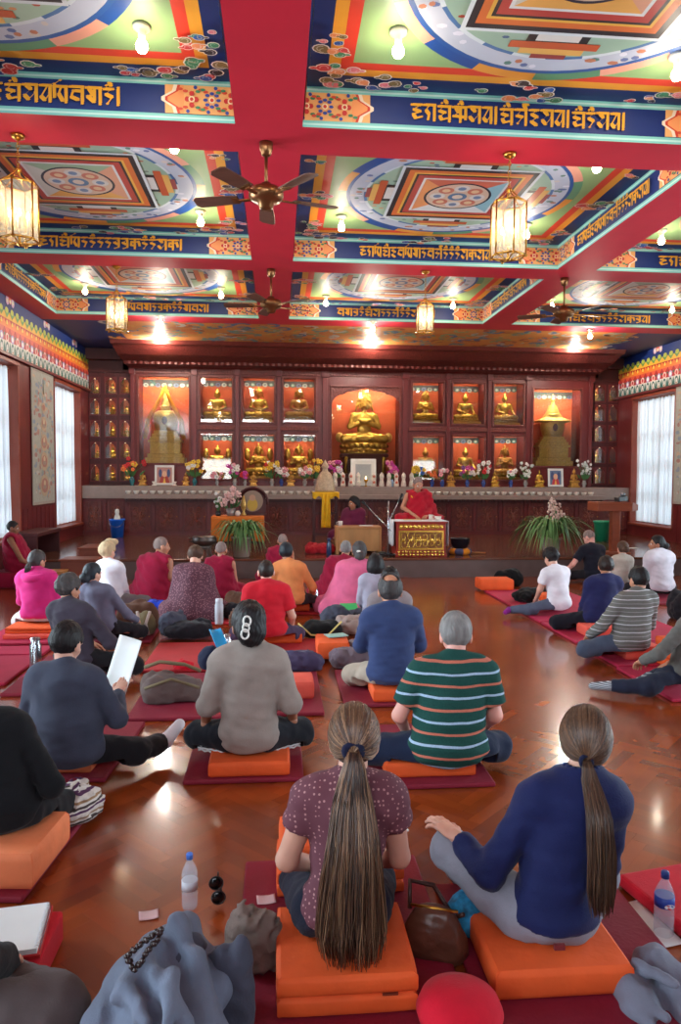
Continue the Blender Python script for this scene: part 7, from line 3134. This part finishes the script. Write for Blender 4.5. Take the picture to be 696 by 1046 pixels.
person('man in a grey jumper with thin pale stripes and black hair', (652, 670), .10, (655, 579), face=14, w=1.1, fat=.02, top='long', topm=gstr, topname='jumper', pants=fabric('slate_denim', (74, 84, 104)), hair='short', hairc='black', near=True, tone='mid', fwd=.12, dy=.17, hpitch=-16, hyaw=-4, loose=.008,
       legs={'kneeL': (-.44, .10, .14), 'ankL': (-.05, .36, .08)}, arms={'elL': (-.27, .08, .36), 'wrL': (-.26, .28, .22)})
person('bald person in a black T-shirt leaning on one arm by the stage', (612, 594), .06, (609, 550), face=10, w=1.0, top='short', topm=fabric('black_tee', (26, 26, 38)), topname='t_shirt', pants=fabric('black_cotton5', (30, 28, 34)), hair='stubble', hairc='stubble', tone='pink', fwd=.16, dy=.16, hpitch=-34, hyaw=24,
       arms={'elL': (-.36, .08, .32), 'wrL': (-.52, .20, .12)}, kk=.98)
person('person with fair tied-up hair in a cream top, partly hidden', (637, 604), .06, (637, 566), face=0, w=.88, top='long', topm=fabric('cream_top', (178, 168, 156)), pants=fabric('stone_cotton', (140, 130, 120)), hair='bun', hairc='brown', tone='fair', fwd=.08, dy=.14)
person('woman in a loose white blouse looking aside, dark hair in a bun', (682, 606), .10, (672, 547), face=10, w=1.0, top='long', topm=fabric('white_blouse_cloth', (206, 200, 208)), topname='blouse', pants=fabric('black_cotton6', (34, 32, 36)), hair='bun', hairc='black', tone='tan', fwd=.04, dy=.16, hyaw=62, hpitch=2, loose=.025, eyes=True)
person('person in olive grey at the right picture edge, dark trousers and a striped sock showing', (712, 704), .10, (722, 598), face=26, w=1.05, top='long', topm=fabric('olive_grey', (98, 96, 92)), pants=fabric('ink_trousers', (34, 38, 56)), hair='short', hairc='dark', near=True, tone='mid', fwd=.1, dy=.17,
       legs={'kneeL': (-.40, .06, .12), 'ankL': (-.58, .30, .09), 'toeL': (-.66, .42, .07)}, socks=stripes_mat('striped_sock', (96, 98, 106), [(.006, .003, (180, 186, 190))], .014), arms={'elL': (-.27, .06, .38), 'wrL': (-.2, .28, .26)})

# far left monk, the teacher and the translator --------------------------
person('monk in maroon seated against the left wall, arm stretched over his knee', (0, 0), .30, (12, 535), base=(-4.02, 11.40), face=-80, w=1.05, robe='robe', topm=MAROONC, topname='robe', hair='buzz', hairc='black', tone='brown', fwd=.10, hyaw=-4, eyes=True, floor=.002,
       arms={'elR': (.30, .18, .50), 'wrR': (.30, .42, .36)}, legs={'kneeR': (.30, .34, .36), 'kneeL': (-.3, .3, .30), 'ankL': (-.1, .5, .10), 'ankR': (.1, .55, .10), 'toeL': (-.1, .66, .05), 'toeR': (.1, .7, .05)})
b = MB()
b.span((-.22, -.24, 0), (.20, .22, .24))
tag(b.build('block_stool', MAROONC, loc=(-4.06, 11.42, .001), bevel=.03), 'maroon block seat under the monk at the left wall', 'seat')
crimson = fabric('teacher_robe', (168, 20, 40))
TZ = ST_Z + .512
TP = person('teaching monk in crimson robe reading at the red gilded table', (0, 0), TZ, (427, 487), base=(THX, 13.12), face=180, w=1.02, robe='robe', topm=crimson, topname='robe', hair='buzz', hairc='stubble', tone='mid', fwd=.05, hpitch=-20, hyaw=8, eyes=True, floor=TZ,
            arms={'elR': (.26, .08, (TZ + .26)), 'wrR': (.12, .34, TZ + .15), 'elL': (-.27, .08, TZ + .24), 'wrL': (-.12, .34, TZ + .15)})
b = MB()
q = TP['S']
b.tube([tuple(q(.12, .10, .50) * TP['k']), tuple(q(.07, .145, .42) * TP['k']), tuple(q(0.03, .16, .32) * TP['k'])], [.03, .04, .03], 8, flat=.5)
b.build('yellow_vest', fabric('vest_yellow', (226, 160, 40)), TP['root'])
TR = person('long-haired translator in maroon behind the plain wooden desk', (0, 0), ST_Z + .22, (362, 507), base=(at(361, 540, Y=13.4).x, 13.42), face=150, w=.92, robe='shawl', topm=fabric('translator_maroon', (96, 26, 56)), topname='shawl', hair='bob', hairc='black', tone='tan', fwd=.05, hyaw=-30, eyes=True, floor=ST_Z + .20, hpitch=-8)
q = TR['hc']
HRt = TR['HR']
for s in (-1, 1):
    a0 = q + HRt @ np.array((s * .06, -.04, -.05))
    ponytail(TR, [a0, a0 + np.array((s * .02, .0, -.12)), a0 + np.array((s * .03, .07, -.26)), a0 + np.array((s * .03, .11, -.42))], [.04, .05, .05, .035], 60, [(20, 18, 22), (34, 30, 34)], 30 + s, 'hair_lock', r=.012)

# bags, coats, bottles and papers among the rows ---------------------------
FB = {k: fabric('cloth_' + k, c) for k, c in dict(bluegrey=(104, 112, 130), greyblue=(120, 124, 140), dark=(30, 28, 34), brown=(92, 62, 48), olive=(112, 98, 72), purple=(70, 60, 88), taupe=(128, 112, 104), beige=(166, 146, 138), navy=(26, 32, 56),
                                                 cobalt=(36, 66, 190), black=(18, 18, 20), greybrown=(104, 88, 84), slate=(70, 72, 86), teal=(30, 110, 140), crimson=(196, 20, 40)).items()}
TOPM = MT + .002


def fl(px, py, z=.001):
    p = at(px, py, z=z)
    return (p.x, p.y, z)


# blue-grey fleece over a dark bag at the bottom edge
heap('dark_backpack', 'dark grey backpack under the blue-grey fleece at the bottom edge', 'bag', (-.20, 2.22, .001), (.17, .20, .34), FB['slate'], 31, n=5, h=.012, amp=.010, flat=.7)


def drape(name, label, cat, prims, m, seed, h, amp, f, stretch=(1, 1, 1), extra=None, k=.05):
    lo, hi = bounds(prims, .05)

    def fn(p):
        d = union(prims, p, k)
        q = p * np.array(stretch)
        a = _noise(q, f, seed)
        d = d + amp * (np.abs(a) * 2.0 - .6) + amp * .35 * _noise(q, f * 2.3, seed + 3)
        return np.maximum(d, .0015 - p[:, 2])
    me = np_mesh(name, [field_mesh(fn, lo, hi, h)], m)
    o = link(name, me)
    return tag(o, label, cat)


def fz(px, py, Y):
    return at(px, py, Y=Y)


def F3(*a):
    return [fz(*q) for q in a]


hd, m1_, m2_, lo1, lo2, lo3, rt = F3((190, 950, 2.27), (165, 985, 2.20), (140, 1012, 2.10), (105, 1046, 2.0), (150, 1060, 1.95), (200, 1060, 1.97), (222, 1010, 2.10))
drape('fleece_jacket', 'blue-grey fleece jacket heaped over the dark backpack at the bottom edge', 'jacket',
      [cap(hd, m1_, .050, .085), cap(m1_, m2_, .085, .095), cap(m2_, lo1, .085, .06), cap(m2_, lo2, .09, .08), cap(m1_, lo3, .09, .09), cap(hd, rt, .04, .05), cap((lo2.x, lo2.y, .06), (lo3.x, lo3.y, .06), .14, .14), cap((lo1.x, lo1.y, .05), (lo2.x, lo2.y, .05), .09, .12)]
      + [cap(F3(a_)[0], F3(c_)[0], r_, r_ * .8) for a_, c_, r_ in (((182, 940, 2.22), (198, 985, 2.12), .030), ((150, 985, 2.08), (190, 1046, 1.88), .026), ((200, 975, 2.12), (215, 1046, 1.95), .026), ((130, 1010, 2.0), (150, 1046, 1.88), .024), ((158, 965, 2.14), (118, 1020, 1.98), .022), ((178, 995, 2.02), (172, 1046, 1.86), .022))],
      FB['bluegrey'], 33, .009, .006, 17, (1.5, .8, .8), k=.028)
b = MB()
q0 = [fz(x, y, 2.02) for x, y in ((138, 985), (131, 972), (142, 962), (155, 952), (166, 945), (162, 956), (152, 966), (146, 978), (138, 986))]
for a_, c_ in zip(q0[:-1], q0[1:]):
    for t in (0, .25, .5, .75):
        r = a_.lerp(c_, t)
        b.ball((r.x, r.y - .02 + .006 * math.sin(40 * t), r.z), .0085, 7, 5)
tag(b.build('bead_string', mat('dark_beads', (44, 28, 28), rough=.25)), 'string of dark prayer beads lying on the blue-grey fleece', 'beads')
heap('knit_scarf', 'taupe knitted scarf bunched on the floor beside the ponytail woman', 'scarf', fl(262, 985, TOPM)[:2] + (TOPM,), (.12, .11, .24), FB['taupe'], 41, n=9, h=.009, amp=.018, f=30)
for k, (px, py, rz_, lb) in enumerate(((152, 935, .2, 'small pinkish note standing behind the blue-grey fleece'), (272, 919, .1, 'pinkish note lying at the corner of the ponytail woman\'s mat'))):
    q = fl(px, py, TOPM + .002 if k else .003)
    sheet_obj('note_paper', lb, 'paper', q, .075, .06, rz=rz_, m=mat('pink_note', (222, 186, 186), rough=.8), curl=.004)
q = fl(14, 990, .001)
t = thing('spiral_notebook', 'white spiral notebook with red cover beside the grey knee', 'notebook', (q[0], q[1], .12), .15)
b = MB()
b.box((0, 0, .022), (.20, .27, .018))
b.build('page_block', MATS['paper'], t)
b = MB()
b.box((.004, 0, .006), (.215, .285, .012))
b.build('cover', mat('red_cover', (196, 40, 44), rough=.4), t)
b = MB()
for k in range(18):
    y = -.125 + k * .0147
    b.tube([(.098 + .010 * math.cos(a), y, .02 + .016 * math.sin(a)) for a in [i * PI / 4 for i in range(9)]], .0012, 4)
b.build('spiral_wire', STEEL, t)
b = MB()
b.box((0, 0, .059), (.26, .30, .117))
tag(b.build('red_folder_box', FB['crimson'], loc=(q[0], q[1], .001), bevel=.012), 'low red box cushion under the spiral notebook', 'box')

WATER = mat('bottle_plastic', (214, 224, 236), rough=.12, var=.04, alpha=.30)


def bottle(loc, H, r, cap_c, label, lab_c, lt=.55):
    t = thing('water_bottle', label, 'bottle', loc, 0, 'water bottles')
    b = MB()
    b.lathe([(0, .004), (r * .8, .0), (r, H * .05), (r, H * .18), (r * .93, H * .2), (r, H * .22), (r, H * .34), (r * .93, H * .36), (r, H * .38), (r * .96, H * .56), (r, H * .60), (r * .95, H * .68), (r * .6, H * .80), (r * .38, H * .86), (r * .38, H * .92)], n=24)
    b.build('bottle_body', WATER, t)
    b = MB()
    b.lathe([(r * .42, H * .90), (r * .42, H * .985), (r * .36, H), (0, H)], n=20)
    b.build('cap', mat('cap_%d_%d_%d' % cap_c, cap_c, rough=.4), t)
    b = MB()
    b.lathe([(r * 1.01, H * (lt - .16)), (r * 1.012, H * lt)], n=24)
    lo_ = b.build('bottle_label', mat('label_%d_%d_%d' % lab_c, lab_c, rough=.5), t)
    return t


q = fl(194, 927)
bottle(q, .225, .032, (70, 120, 214), 'small clear water bottle with blue cap standing alone on the bare parquet', (206, 206, 214), .52)
q = fl(678, 955)
WB = bottle(q, .25, .036, (30, 62, 130), 'larger clear water bottle with a blue label at the right edge beside the navy-topped woman', (36, 66, 160), .64)
P = Paint((0, -.0372, .13), (1, 0, 0), (0, 0, 1), (0, -1, 0), None, .0004)     # white and red mark on the blue label
P.disc(.0, .002, .020, (226, 226, 232), 16, .009, .3)
P.up()
P.stroke([(-.012, .008), (.0, .004), (-.008, -.002), (.006, -.008)], (.002, .002), (200, 40, 50))
P.stroke([(.004, .006), (.014, .002)], (.001, .002), (36, 66, 160))
P.mb.build('label_mark', PAINTED, [c for c in bpy.data.objects if c.name.startswith('bottle_label')][-1])
q = fl(215, 927)
t = thing('sunglasses', 'black sunglasses folded on the parquet beside the small water bottle', 'sunglasses', q, .4)
b = MB()
for s in (-1, 1):
    b.lathe([(.0, -.002), (.026, -.002), (.026, .002), (0, .002)], (s * .031, 0, .028), 18, M=Matrix.Rotation(PI / 2 - .2, 3, 'X'))
b.build('lens', mat('dark_lens', (12, 12, 14), rough=.08), t)
b = MB()
for s in (-1, 1):
    b.tube([(s * .031 + .028 * math.cos(a), -.004 + 0 * a, .028 + .027 * math.sin(a)) for a in [i * PI / 8 for i in range(17)]], .003, 6)
    b.tube([(s * .06, 0, .040), (s * .062, .02, .04), (-s * .02, .03, .036 + .008 * s)], .003, 6)
b.tube([(-.008, -.003, .036), (0, -.004, .040), (.008, -.003, .036)], .003, 6)
b.build('frame', BLK, t)
t.rotation_euler = (R(12), R(82), .3)
t.location.z = .068

# brown bag, printed bag, red cushion
q = fl(450, 982, TOPM)
t = thing('shoulder_bag', 'brown leather shoulder bag standing between the two foreground women', 'bag', (q[0] - .01, q[1] + .06, .002), -.35)


def bagf(p):
    d = union([ell((0, 0, .10), (.10, .055, .11)), cap((-.07, 0, .05), (.07, 0, .05), .055, .055)], p, .05)
    d = d + .006 * np.abs(_noise(p, 36, 5))
    return np.maximum(np.maximum(d, .001 - p[:, 2]), p[:, 2] - .19)


link('bag_body', np_mesh('bag_body', [field_mesh(bagf, (-.14, -.1, -.01), (.14, .1, .24), .008)], mat('brown_leather', (92, 54, 40), rough=.32, var=.2, scale=18, bump=.1)), t)
b = MB()
b.tube([(-.09, 0, .17), (-.10, .06, .24), (-.02, .12, .20), (.06, .1, .10), (.10, .03, .16)], .009, 6)
b.build('strap', mat('strap_leather', (70, 40, 32), rough=.4), t)
b = MB()
b.tube([(-.085, -.005, .188), (0, -.01, .192), (.085, -.005, .188)], .006, 6)
b.build('zip', BRASS, t)
prn = mat('teal_print', (34, 120, 160), rough=.8, var=.9, scale=26)
q = fl(482, 962, TOPM)
heap('cloth_bag', 'teal and black printed cloth bag behind the brown leather bag', 'bag', (q[0], q[1] + .06, TOPM), (.12, .10, .17), prn, 51, n=6, h=.011, amp=.010)
q = fl(470, 1030, TOPM)
t = thing('round_cushion', 'bright red round cushion at the bottom edge between the foreground women', 'cushion', (at(470, 1040, z=.07).x, 2.12, TOPM))
b = MB()
b.lathe([(0, 0), (.09, .002), (.125, .03), (.135, .065), (.12, .10), (.07, .125), (0, .132)], n=32)
b.build('cushion_cover', fabric('crimson_cover', (206, 16, 44), rough=.8), t)
# right foot of the picture
p1, p2, p3, p4 = F3((668, 985, 2.34), (640, 1018, 2.26), (690, 1020, 2.22), (655, 1046, 2.16))
drape('grey_jacket', 'grey-blue jacket dropped on the floor beside the navy-topped woman', 'jacket',
      [cap(p1, p2, .045, .04), cap(p1, p3, .04, .05), cap(p2, p4, .04, .045), cap(p3, p4, .05, .05), cap((p1.x, p1.y, .04), (p3.x, p3.y, .04), .07, .08), cap((p2.x, p2.y, .04), (p4.x, p4.y, .04), .06, .06)]
      + [cap(F3(a_)[0], F3(c_)[0], .018, .016) for a_, c_ in (((650, 985, 2.26), (690, 1005, 2.14)), ((642, 1005, 2.2), (680, 1040, 2.08)), ((672, 975, 2.3), (696, 1046, 2.1)), ((640, 1030, 2.16), (665, 1046, 2.08)))], FB['greyblue'], 61, .009, .006, 20, (1.4, .8, .8), k=.022)
sheet_obj('paper_sheet', 'large pale sheet on the floor by the larger water bottle', 'paper', fl(652, 945, .006), .20, .28, rz=.15, curl=.004)
b = MB()
b.box((0, 0, .028), (.36, .42, .055))
tag(b.build('red_cushion', FB['crimson'], loc=(1.66, 2.72, .001), bevel=.02, seg=3, rz=.2), 'flat red cushion at the right edge behind the larger water bottle', 'cushion')

# among the rows
q = fl(172, 722, TOPM)
heap('travel_bag', 'grey-brown travel bag on the mat behind the socked foot', 'bag', (q[0], q[1] + .18, TOPM), (.30, .20, .27), FB['greybrown'], 71, n=6, h=.016, amp=.012)
b = MB()
b.tube([(-.22, 0, .25), (-.1, -.04, .30), (.08, -.05, .28), (.2, -.02, .22)], .014, 6)
b.tube([(-.2, -.12, .12), (0, -.16, .2), (.2, -.12, .12)], .012, 6)
tag(b.build('bag_strap', FB['olive'], loc=(q[0] + .02, q[1] + .18, TOPM)), 'olive strap lying over the grey-brown travel bag', 'strap')
heap('red_pouch', 'small red and white pouch on top of the grey-brown travel bag', 'pouch', (q[0] + .10, q[1] + .18, TOPM + .23), (.09, .06, .07), FB['crimson'], 72, h=.014)
q = fl(185, 652, TOPM)
heap('black_coat', 'black coat heaped at the far end of the bright red mat', 'coat', (q[0] + .05, q[1] + .1, TOPM), (.36, .20, .22), FB['dark'], 73, n=8, h=.02, amp=.018)
q2 = fl(172, 652, TOPM)
heap('grey_coat', 'grey-violet coat between black coat and olive rucksack', 'coat', (q2[0], q2[1] + .16, TOPM), (.18, .16, .34), FB['slate'], 74, n=6, h=.018)
heap('olive_rucksack', 'olive rucksack with pale straps beside the grey-violet coat', 'bag', (q2[0] - .27, q2[1] + .2, TOPM), (.16, .16, .32), FB['olive'], 75, n=5, h=.018, amp=.008)
b = MB()
for dx in (-.05, .06):
    b.tube([(dx, -.13, .03), (dx * .6, -.16, .15), (dx * 1.2, -.10, .27)], .016, 6)
tag(b.build('rucksack_strap', MATS['cloth_beige'], loc=(q2[0] - .27, q2[1] + .18, TOPM)), 'pale straps across the front of the olive rucksack', 'strap')
heap('brown_bag', 'wide brown bag behind the olive rucksack next to the blue-grey woman', 'bag', (q2[0] - .42, q2[1] + .55, TOPM), (.34, .18, .36), FB['brown'], 76, n=5, h=.02, amp=.008, flat=.65)
q = fl(155, 632, TOPM)
heap('blue_cloth', 'bright cobalt blue cloth lying behind the brown bag', 'cloth', (q[0], q[1] + .5, .04), (.20, .14, .16), FB['cobalt'], 77, h=.02)
cushion(-.87, 8.55, 'vivid orange cushion beside the plum shawl', w=.34, d=.3, h=.16)
q = fl(224, 640, .001)
b = MB()
b.lathe([(0, 0), (.045, 0), (.048, .02), (.048, .22), (.04, .24), (.042, .25), (.042, .29), (0, .295)], n=18)
tag(b.build('white_flask', mat('frosted_flask', (196, 198, 206), rough=.3), loc=(q[0], q[1], TOPM)), 'frosted white drinking flask behind the claw-clip woman', 'flask')
heap('dark_bag', 'dark bag slumped behind the frosted white flask', 'bag', (q[0] + .18, q[1] + .35, TOPM), (.22, .16, .24), FB['dark'], 78, n=5, h=.02)
heap('brown_jacket', 'brown jacket piled beside the red T-shirt man', 'jacket', (q[0] + .26, q[1] - .15, TOPM), (.18, .15, .27), FB['brown'], 79, n=6, h=.018)
q = fl(214, 688, TOPM)
heap('navy_bag', 'navy bag with a cyan flap behind the claw-clip woman', 'bag', (q[0], q[1] + .2, TOPM), (.17, .16, .24), FB['navy'], 80, n=5, h=.018, amp=.008)
sheet_obj('cyan_folder', 'bright cyan folder sticking out of the navy bag', 'folder', (q[0] + .06, q[1] + .18, TOPM + .26), .11, .20, rz=.5, rx=R(40), m=mat('cyan_card', (24, 150, 206), rough=.5), th=.006)
q = fl(238, 672, TOPM)
b = MB()
b.lathe([(0, 0), (.036, 0), (.04, .01), (.04, .15), (.034, .16), (.034, .20), (0, .205)], n=16)
tag(b.build('steel_cup', STEEL, loc=(q[0] - .06, q[1] + .1, TOPM)), 'steel drinking flask beside the red T-shirt man\'s jacket', 'flask')
q = fl(305, 690, TOPM)
heap('purple_coat', 'purple-grey coat spread behind the red T-shirt man', 'coat', (q[0] - .02, q[1] + .22, TOPM), (.36, .22, .20), FB['purple'], 81, n=8, h=.018, amp=.02)
cushion(.52, 6.62, 'orange cushion lying loose with a pale booklet on it, beside the balding man', w=.30, d=.42, h=.15)
sheet_obj('booklet', 'pale green booklet lying on the loose orange cushion', 'booklet', (.56, 6.86, TOPM + .17), .20, .14, rz=.3, m=mat('pale_green_card', (150, 196, 186), rough=.6), th=.008, curl=.003)
q = fl(330, 655, TOPM)
heap('black_bag', 'black bag with a yellow-edged strap next to the loose orange cushion', 'bag', (q[0] + .02, q[1] + .25, TOPM), (.30, .18, .22), FB['black'], 82, n=6, h=.018, amp=.008)
b = MB()
b.tube([(-.25, -.12, .16), (-.12, -.22, .06), (.05, -.22, .05), (.2, -.14, .18)], .010, 6)
tag(b.build('yellow_strap', fabric('strap_yellow', (206, 186, 110)), loc=(q[0], q[1] + .25, TOPM)), 'yellow-edged strap hanging over the black bag', 'strap')
q = fl(362, 685, TOPM)
heap('mauve_jacket', 'mauve-grey jacket on the floor between loose orange cushion and balding man', 'jacket', (q[0] - .02, q[1] + .25, .002), (.22, .2, .24), fabric('mauve_grey', (112, 96, 104)), 83, n=6, h=.018)
q = fl(362, 650, TOPM)
heap('beige_jumper', 'beige and dark blue jumpers rolled up behind the mauve-grey jacket', 'jumper', (q[0], q[1] + .2, TOPM), (.24, .2, .25), FB['beige'], 84, n=6, h=.018)
heap('blue_jumper', 'dark blue jumper lying behind the beige one', 'jumper', (q[0] - .16, q[1] + .40, TOPM), (.26, .14, .34), FB['slate'], 85, n=5, h=.018)
sheet_obj('green_booklet', 'bright green booklet leaning beside the pale grey jumper woman', 'booklet', fz(357, 621, 8.35), .20, .16, rz=.1, rx=R(30), m=mat('green_card', (60, 176, 96), rough=.6), th=.008, curl=.003)
for px, py, Y, lb in ((322, 612, 9.25, 'silver flask between the orange-shirted person and the grey-haired monk'), (254, 612, 9.3, 'silver flask beside the second monk near the orange-shirted person')):
    b = MB()
    b.lathe([(0, 0), (.04, 0), (.042, .01), (.042, .2), (.03, .22), (.032, .25), (0, .255)], n=16)
    tag(b.build('silver_flask', STEEL, loc=(at(px, py, Y=Y).x, Y, TOPM)), lb, 'flask')
q = fl(248, 620, TOPM)
heap('brown_pouch', 'brown and tan bag beside the second monk', 'bag', (q[0] - .04, q[1] + .1, TOPM), (.24, .18, .24), FB['brown'], 86, n=5, h=.02)
b = MB()
b.lathe([(0, 0), (.045, 0), (.048, .02), (.048, .24), (.036, .26), (.04, .30), (0, .31)], n=18)
tag(b.build('steel_flask', STEEL, loc=(at(33, 690, z=MT).x, 6.35, TOPM)), 'tall steel flask at the left side of the greying man'.replace('left ', 'wall-'), 'flask')

# right row odds and ends
q = fl(500, 606)
cushion(3.26, 10.46, 'orange cushion at the stage end of the right row with the black bag behind it', w=.50, d=.34, h=.16)
heap('black_daypack', 'black bag behind the orange cushion at the stage end of the right row', 'bag', (3.62, 11.05, .002), (.34, .2, .36), FB['black'], 91, n=6, h=.02, amp=.012)
heap('black_coat', 'black coat on the long rose mat behind the purple socks', 'coat', (3.42, 9.55, TOPM), (.34, .26, .24), FB['black'], 92, n=7, h=.02)
cushion(3.62, 9.1, 'orange cushion half hidden behind the white T-shirt woman', w=.34, d=.3, h=.15)
cushion(3.44, 7.34, 'coral cushion at the aisle end of the navy-fleece mat', 'coral', w=.34, d=.28, h=.11)
q = fl(613, 650)
bottle((3.46, 7.08, TOPM), .25, .036, (150, 170, 200), 'blue-labelled water bottle between navy fleece and striped jumper', (40, 80, 190), .66)
cushion(3.42, 6.42, 'coral cushion at the aisle end of the striped-jumper mat', 'coral', w=.36, d=.28, h=.12)
for j in range(3):
    cushion(3.66, 6.03, 'orange cushion in the stack of three behind the striped sock, %s' % ['bottom one', 'middle one', 'top one'][j], w=.38, d=.30, h=.082, z=TOPM + .085 * j, layers=1)
b = MB()
b.ball((0, 0, .034), (.045, .034, .034), 12, 8)
b.ball((.046, 0, .034), (.014, .011, .011), 8, 5)
tag(b.build('lemon', mat('lemon_skin', (214, 206, 70), rough=.45), loc=(3.60, 6.16, TOPM + .085 * 3 + .012)), 'yellow lemon on top of the stack of three orange cushions', 'fruit')
b = MB()
b.tube([(-.07, 0, .011), (.05, 0, .011), (.06, 0, .011), (.075, 0, .010)], [.010, .010, .009, .004], 10)
tag(b.build('highlighter_pen', mat('pink_pen', (236, 90, 150), rough=.35), loc=(3.72, 6.14, TOPM + .085 * 3 + .014), rz=-.5), 'pink highlighter pen on the stack of three orange cushions', 'pen')
sheet_obj('paper_sheet', 'white sheet on the stack of three orange cushions', 'paper', (3.82, 6.26, TOPM + .085 * 3 + .016), .14, .2, rz=.4, curl=.003)
cushion(3.86, 5.32, 'peach cushion at the right picture edge under the olive-grey person', 'peach', w=.42, d=.3, h=.13)
heap('dark_jacket', 'dark jacket and jeans heap at the right picture edge behind the striped jumper man', 'jacket', (5.0, 8.3, .002), (.34, .3, .5), FB['dark'], 95, n=7, h=.025)
heap('denim_trousers', 'blue jeans folded on the floor at the right picture edge', 'trousers', (4.62, 7.25, TOPM), (.3, .26, .30), fabric('denim', (62, 84, 128)), 96, n=6, h=.02)

# ================================================================== daylight and camera
sc = bpy.context.scene
w = bpy.data.worlds.new('sky')
sc.world = w
w.use_nodes = True
nt = w.node_tree
bg = nt.nodes['Background']
sky = nt.nodes.new('ShaderNodeTexSky')
sky.sky_type = 'NISHITA'
sky.sun_disc = False
sky.sun_elevation = R(48)
sky.sun_rotation = R(200)
nt.links.new(sky.outputs[0], bg.inputs[0])
bg.inputs[1].default_value = 0.25


def area(name, loc, rot, sx, sy, watt, col):
    l = bpy.data.lights.new(name, 'AREA')
    l.shape = 'RECTANGLE'
    l.size, l.size_y = sx, sy
    l.energy = watt
    l.color = col
    o = bpy.data.objects.new(name, l)
    COL.objects.link(o)
    o.location = loc
    o.rotation_euler = rot
    return o


DAY = (0.80, 0.90, 1.0)
for sgn, X in ((1, XL), (-1, XR)):
    for wi, (a, b_) in enumerate(WIN):
        area('window_daylight', (X - sgn * .55, (a + b_) / 2, (WZ0 + WZ1) / 2), (0, -sgn * PI / 2, 0), WZ1 - WZ0, b_ - a, (430, 440, 680, 110, 110)[wi], DAY)
for x in (-3.15, 7.7):
    area('doorway_daylight', (x, YF - .8, 1.25), (R(90), 0, 0), 1.6, 2.4, 60, DAY)
area('added_rear_fill', (-1.1, YF - .7, 4.15), (R(90), 0, 0), 6.4, .72, 420, DAY)  # added fill from behind the camera, through invented high openings

cam = bpy.data.cameras.new('camera')
co = bpy.data.objects.new('camera', cam)
COL.objects.link(co)
M = Matrix((CAM_R, CAM_U, -CAM_F)).transposed().to_4x4()
M.translation = Vector((0, 0, CAM_H))
co.matrix_world = M
cam.sensor_fit = 'VERTICAL'
cam.sensor_height = 24.0
cam.lens = F_PX / 1046.0 * 24.0
cam.clip_start = .05
cam.clip_end = 200
sc.camera = co

sc.view_settings.view_transform = 'Standard'
sc.view_settings.look = 'None'
sc.view_settings.gamma = 1
sc.view_settings.use_curve_mapping = False
sc.view_settings.exposure = 0.3
try:
    sc.cycles.use_denoising = True
    sc.cycles.max_bounces = 8
    sc.cycles.transparent_max_bounces = 24
    sc.cycles.sample_clamp_indirect = 6.0
    sc.cycles.caustics_reflective = False
    sc.cycles.caustics_refractive = False
except Exception:
    pass
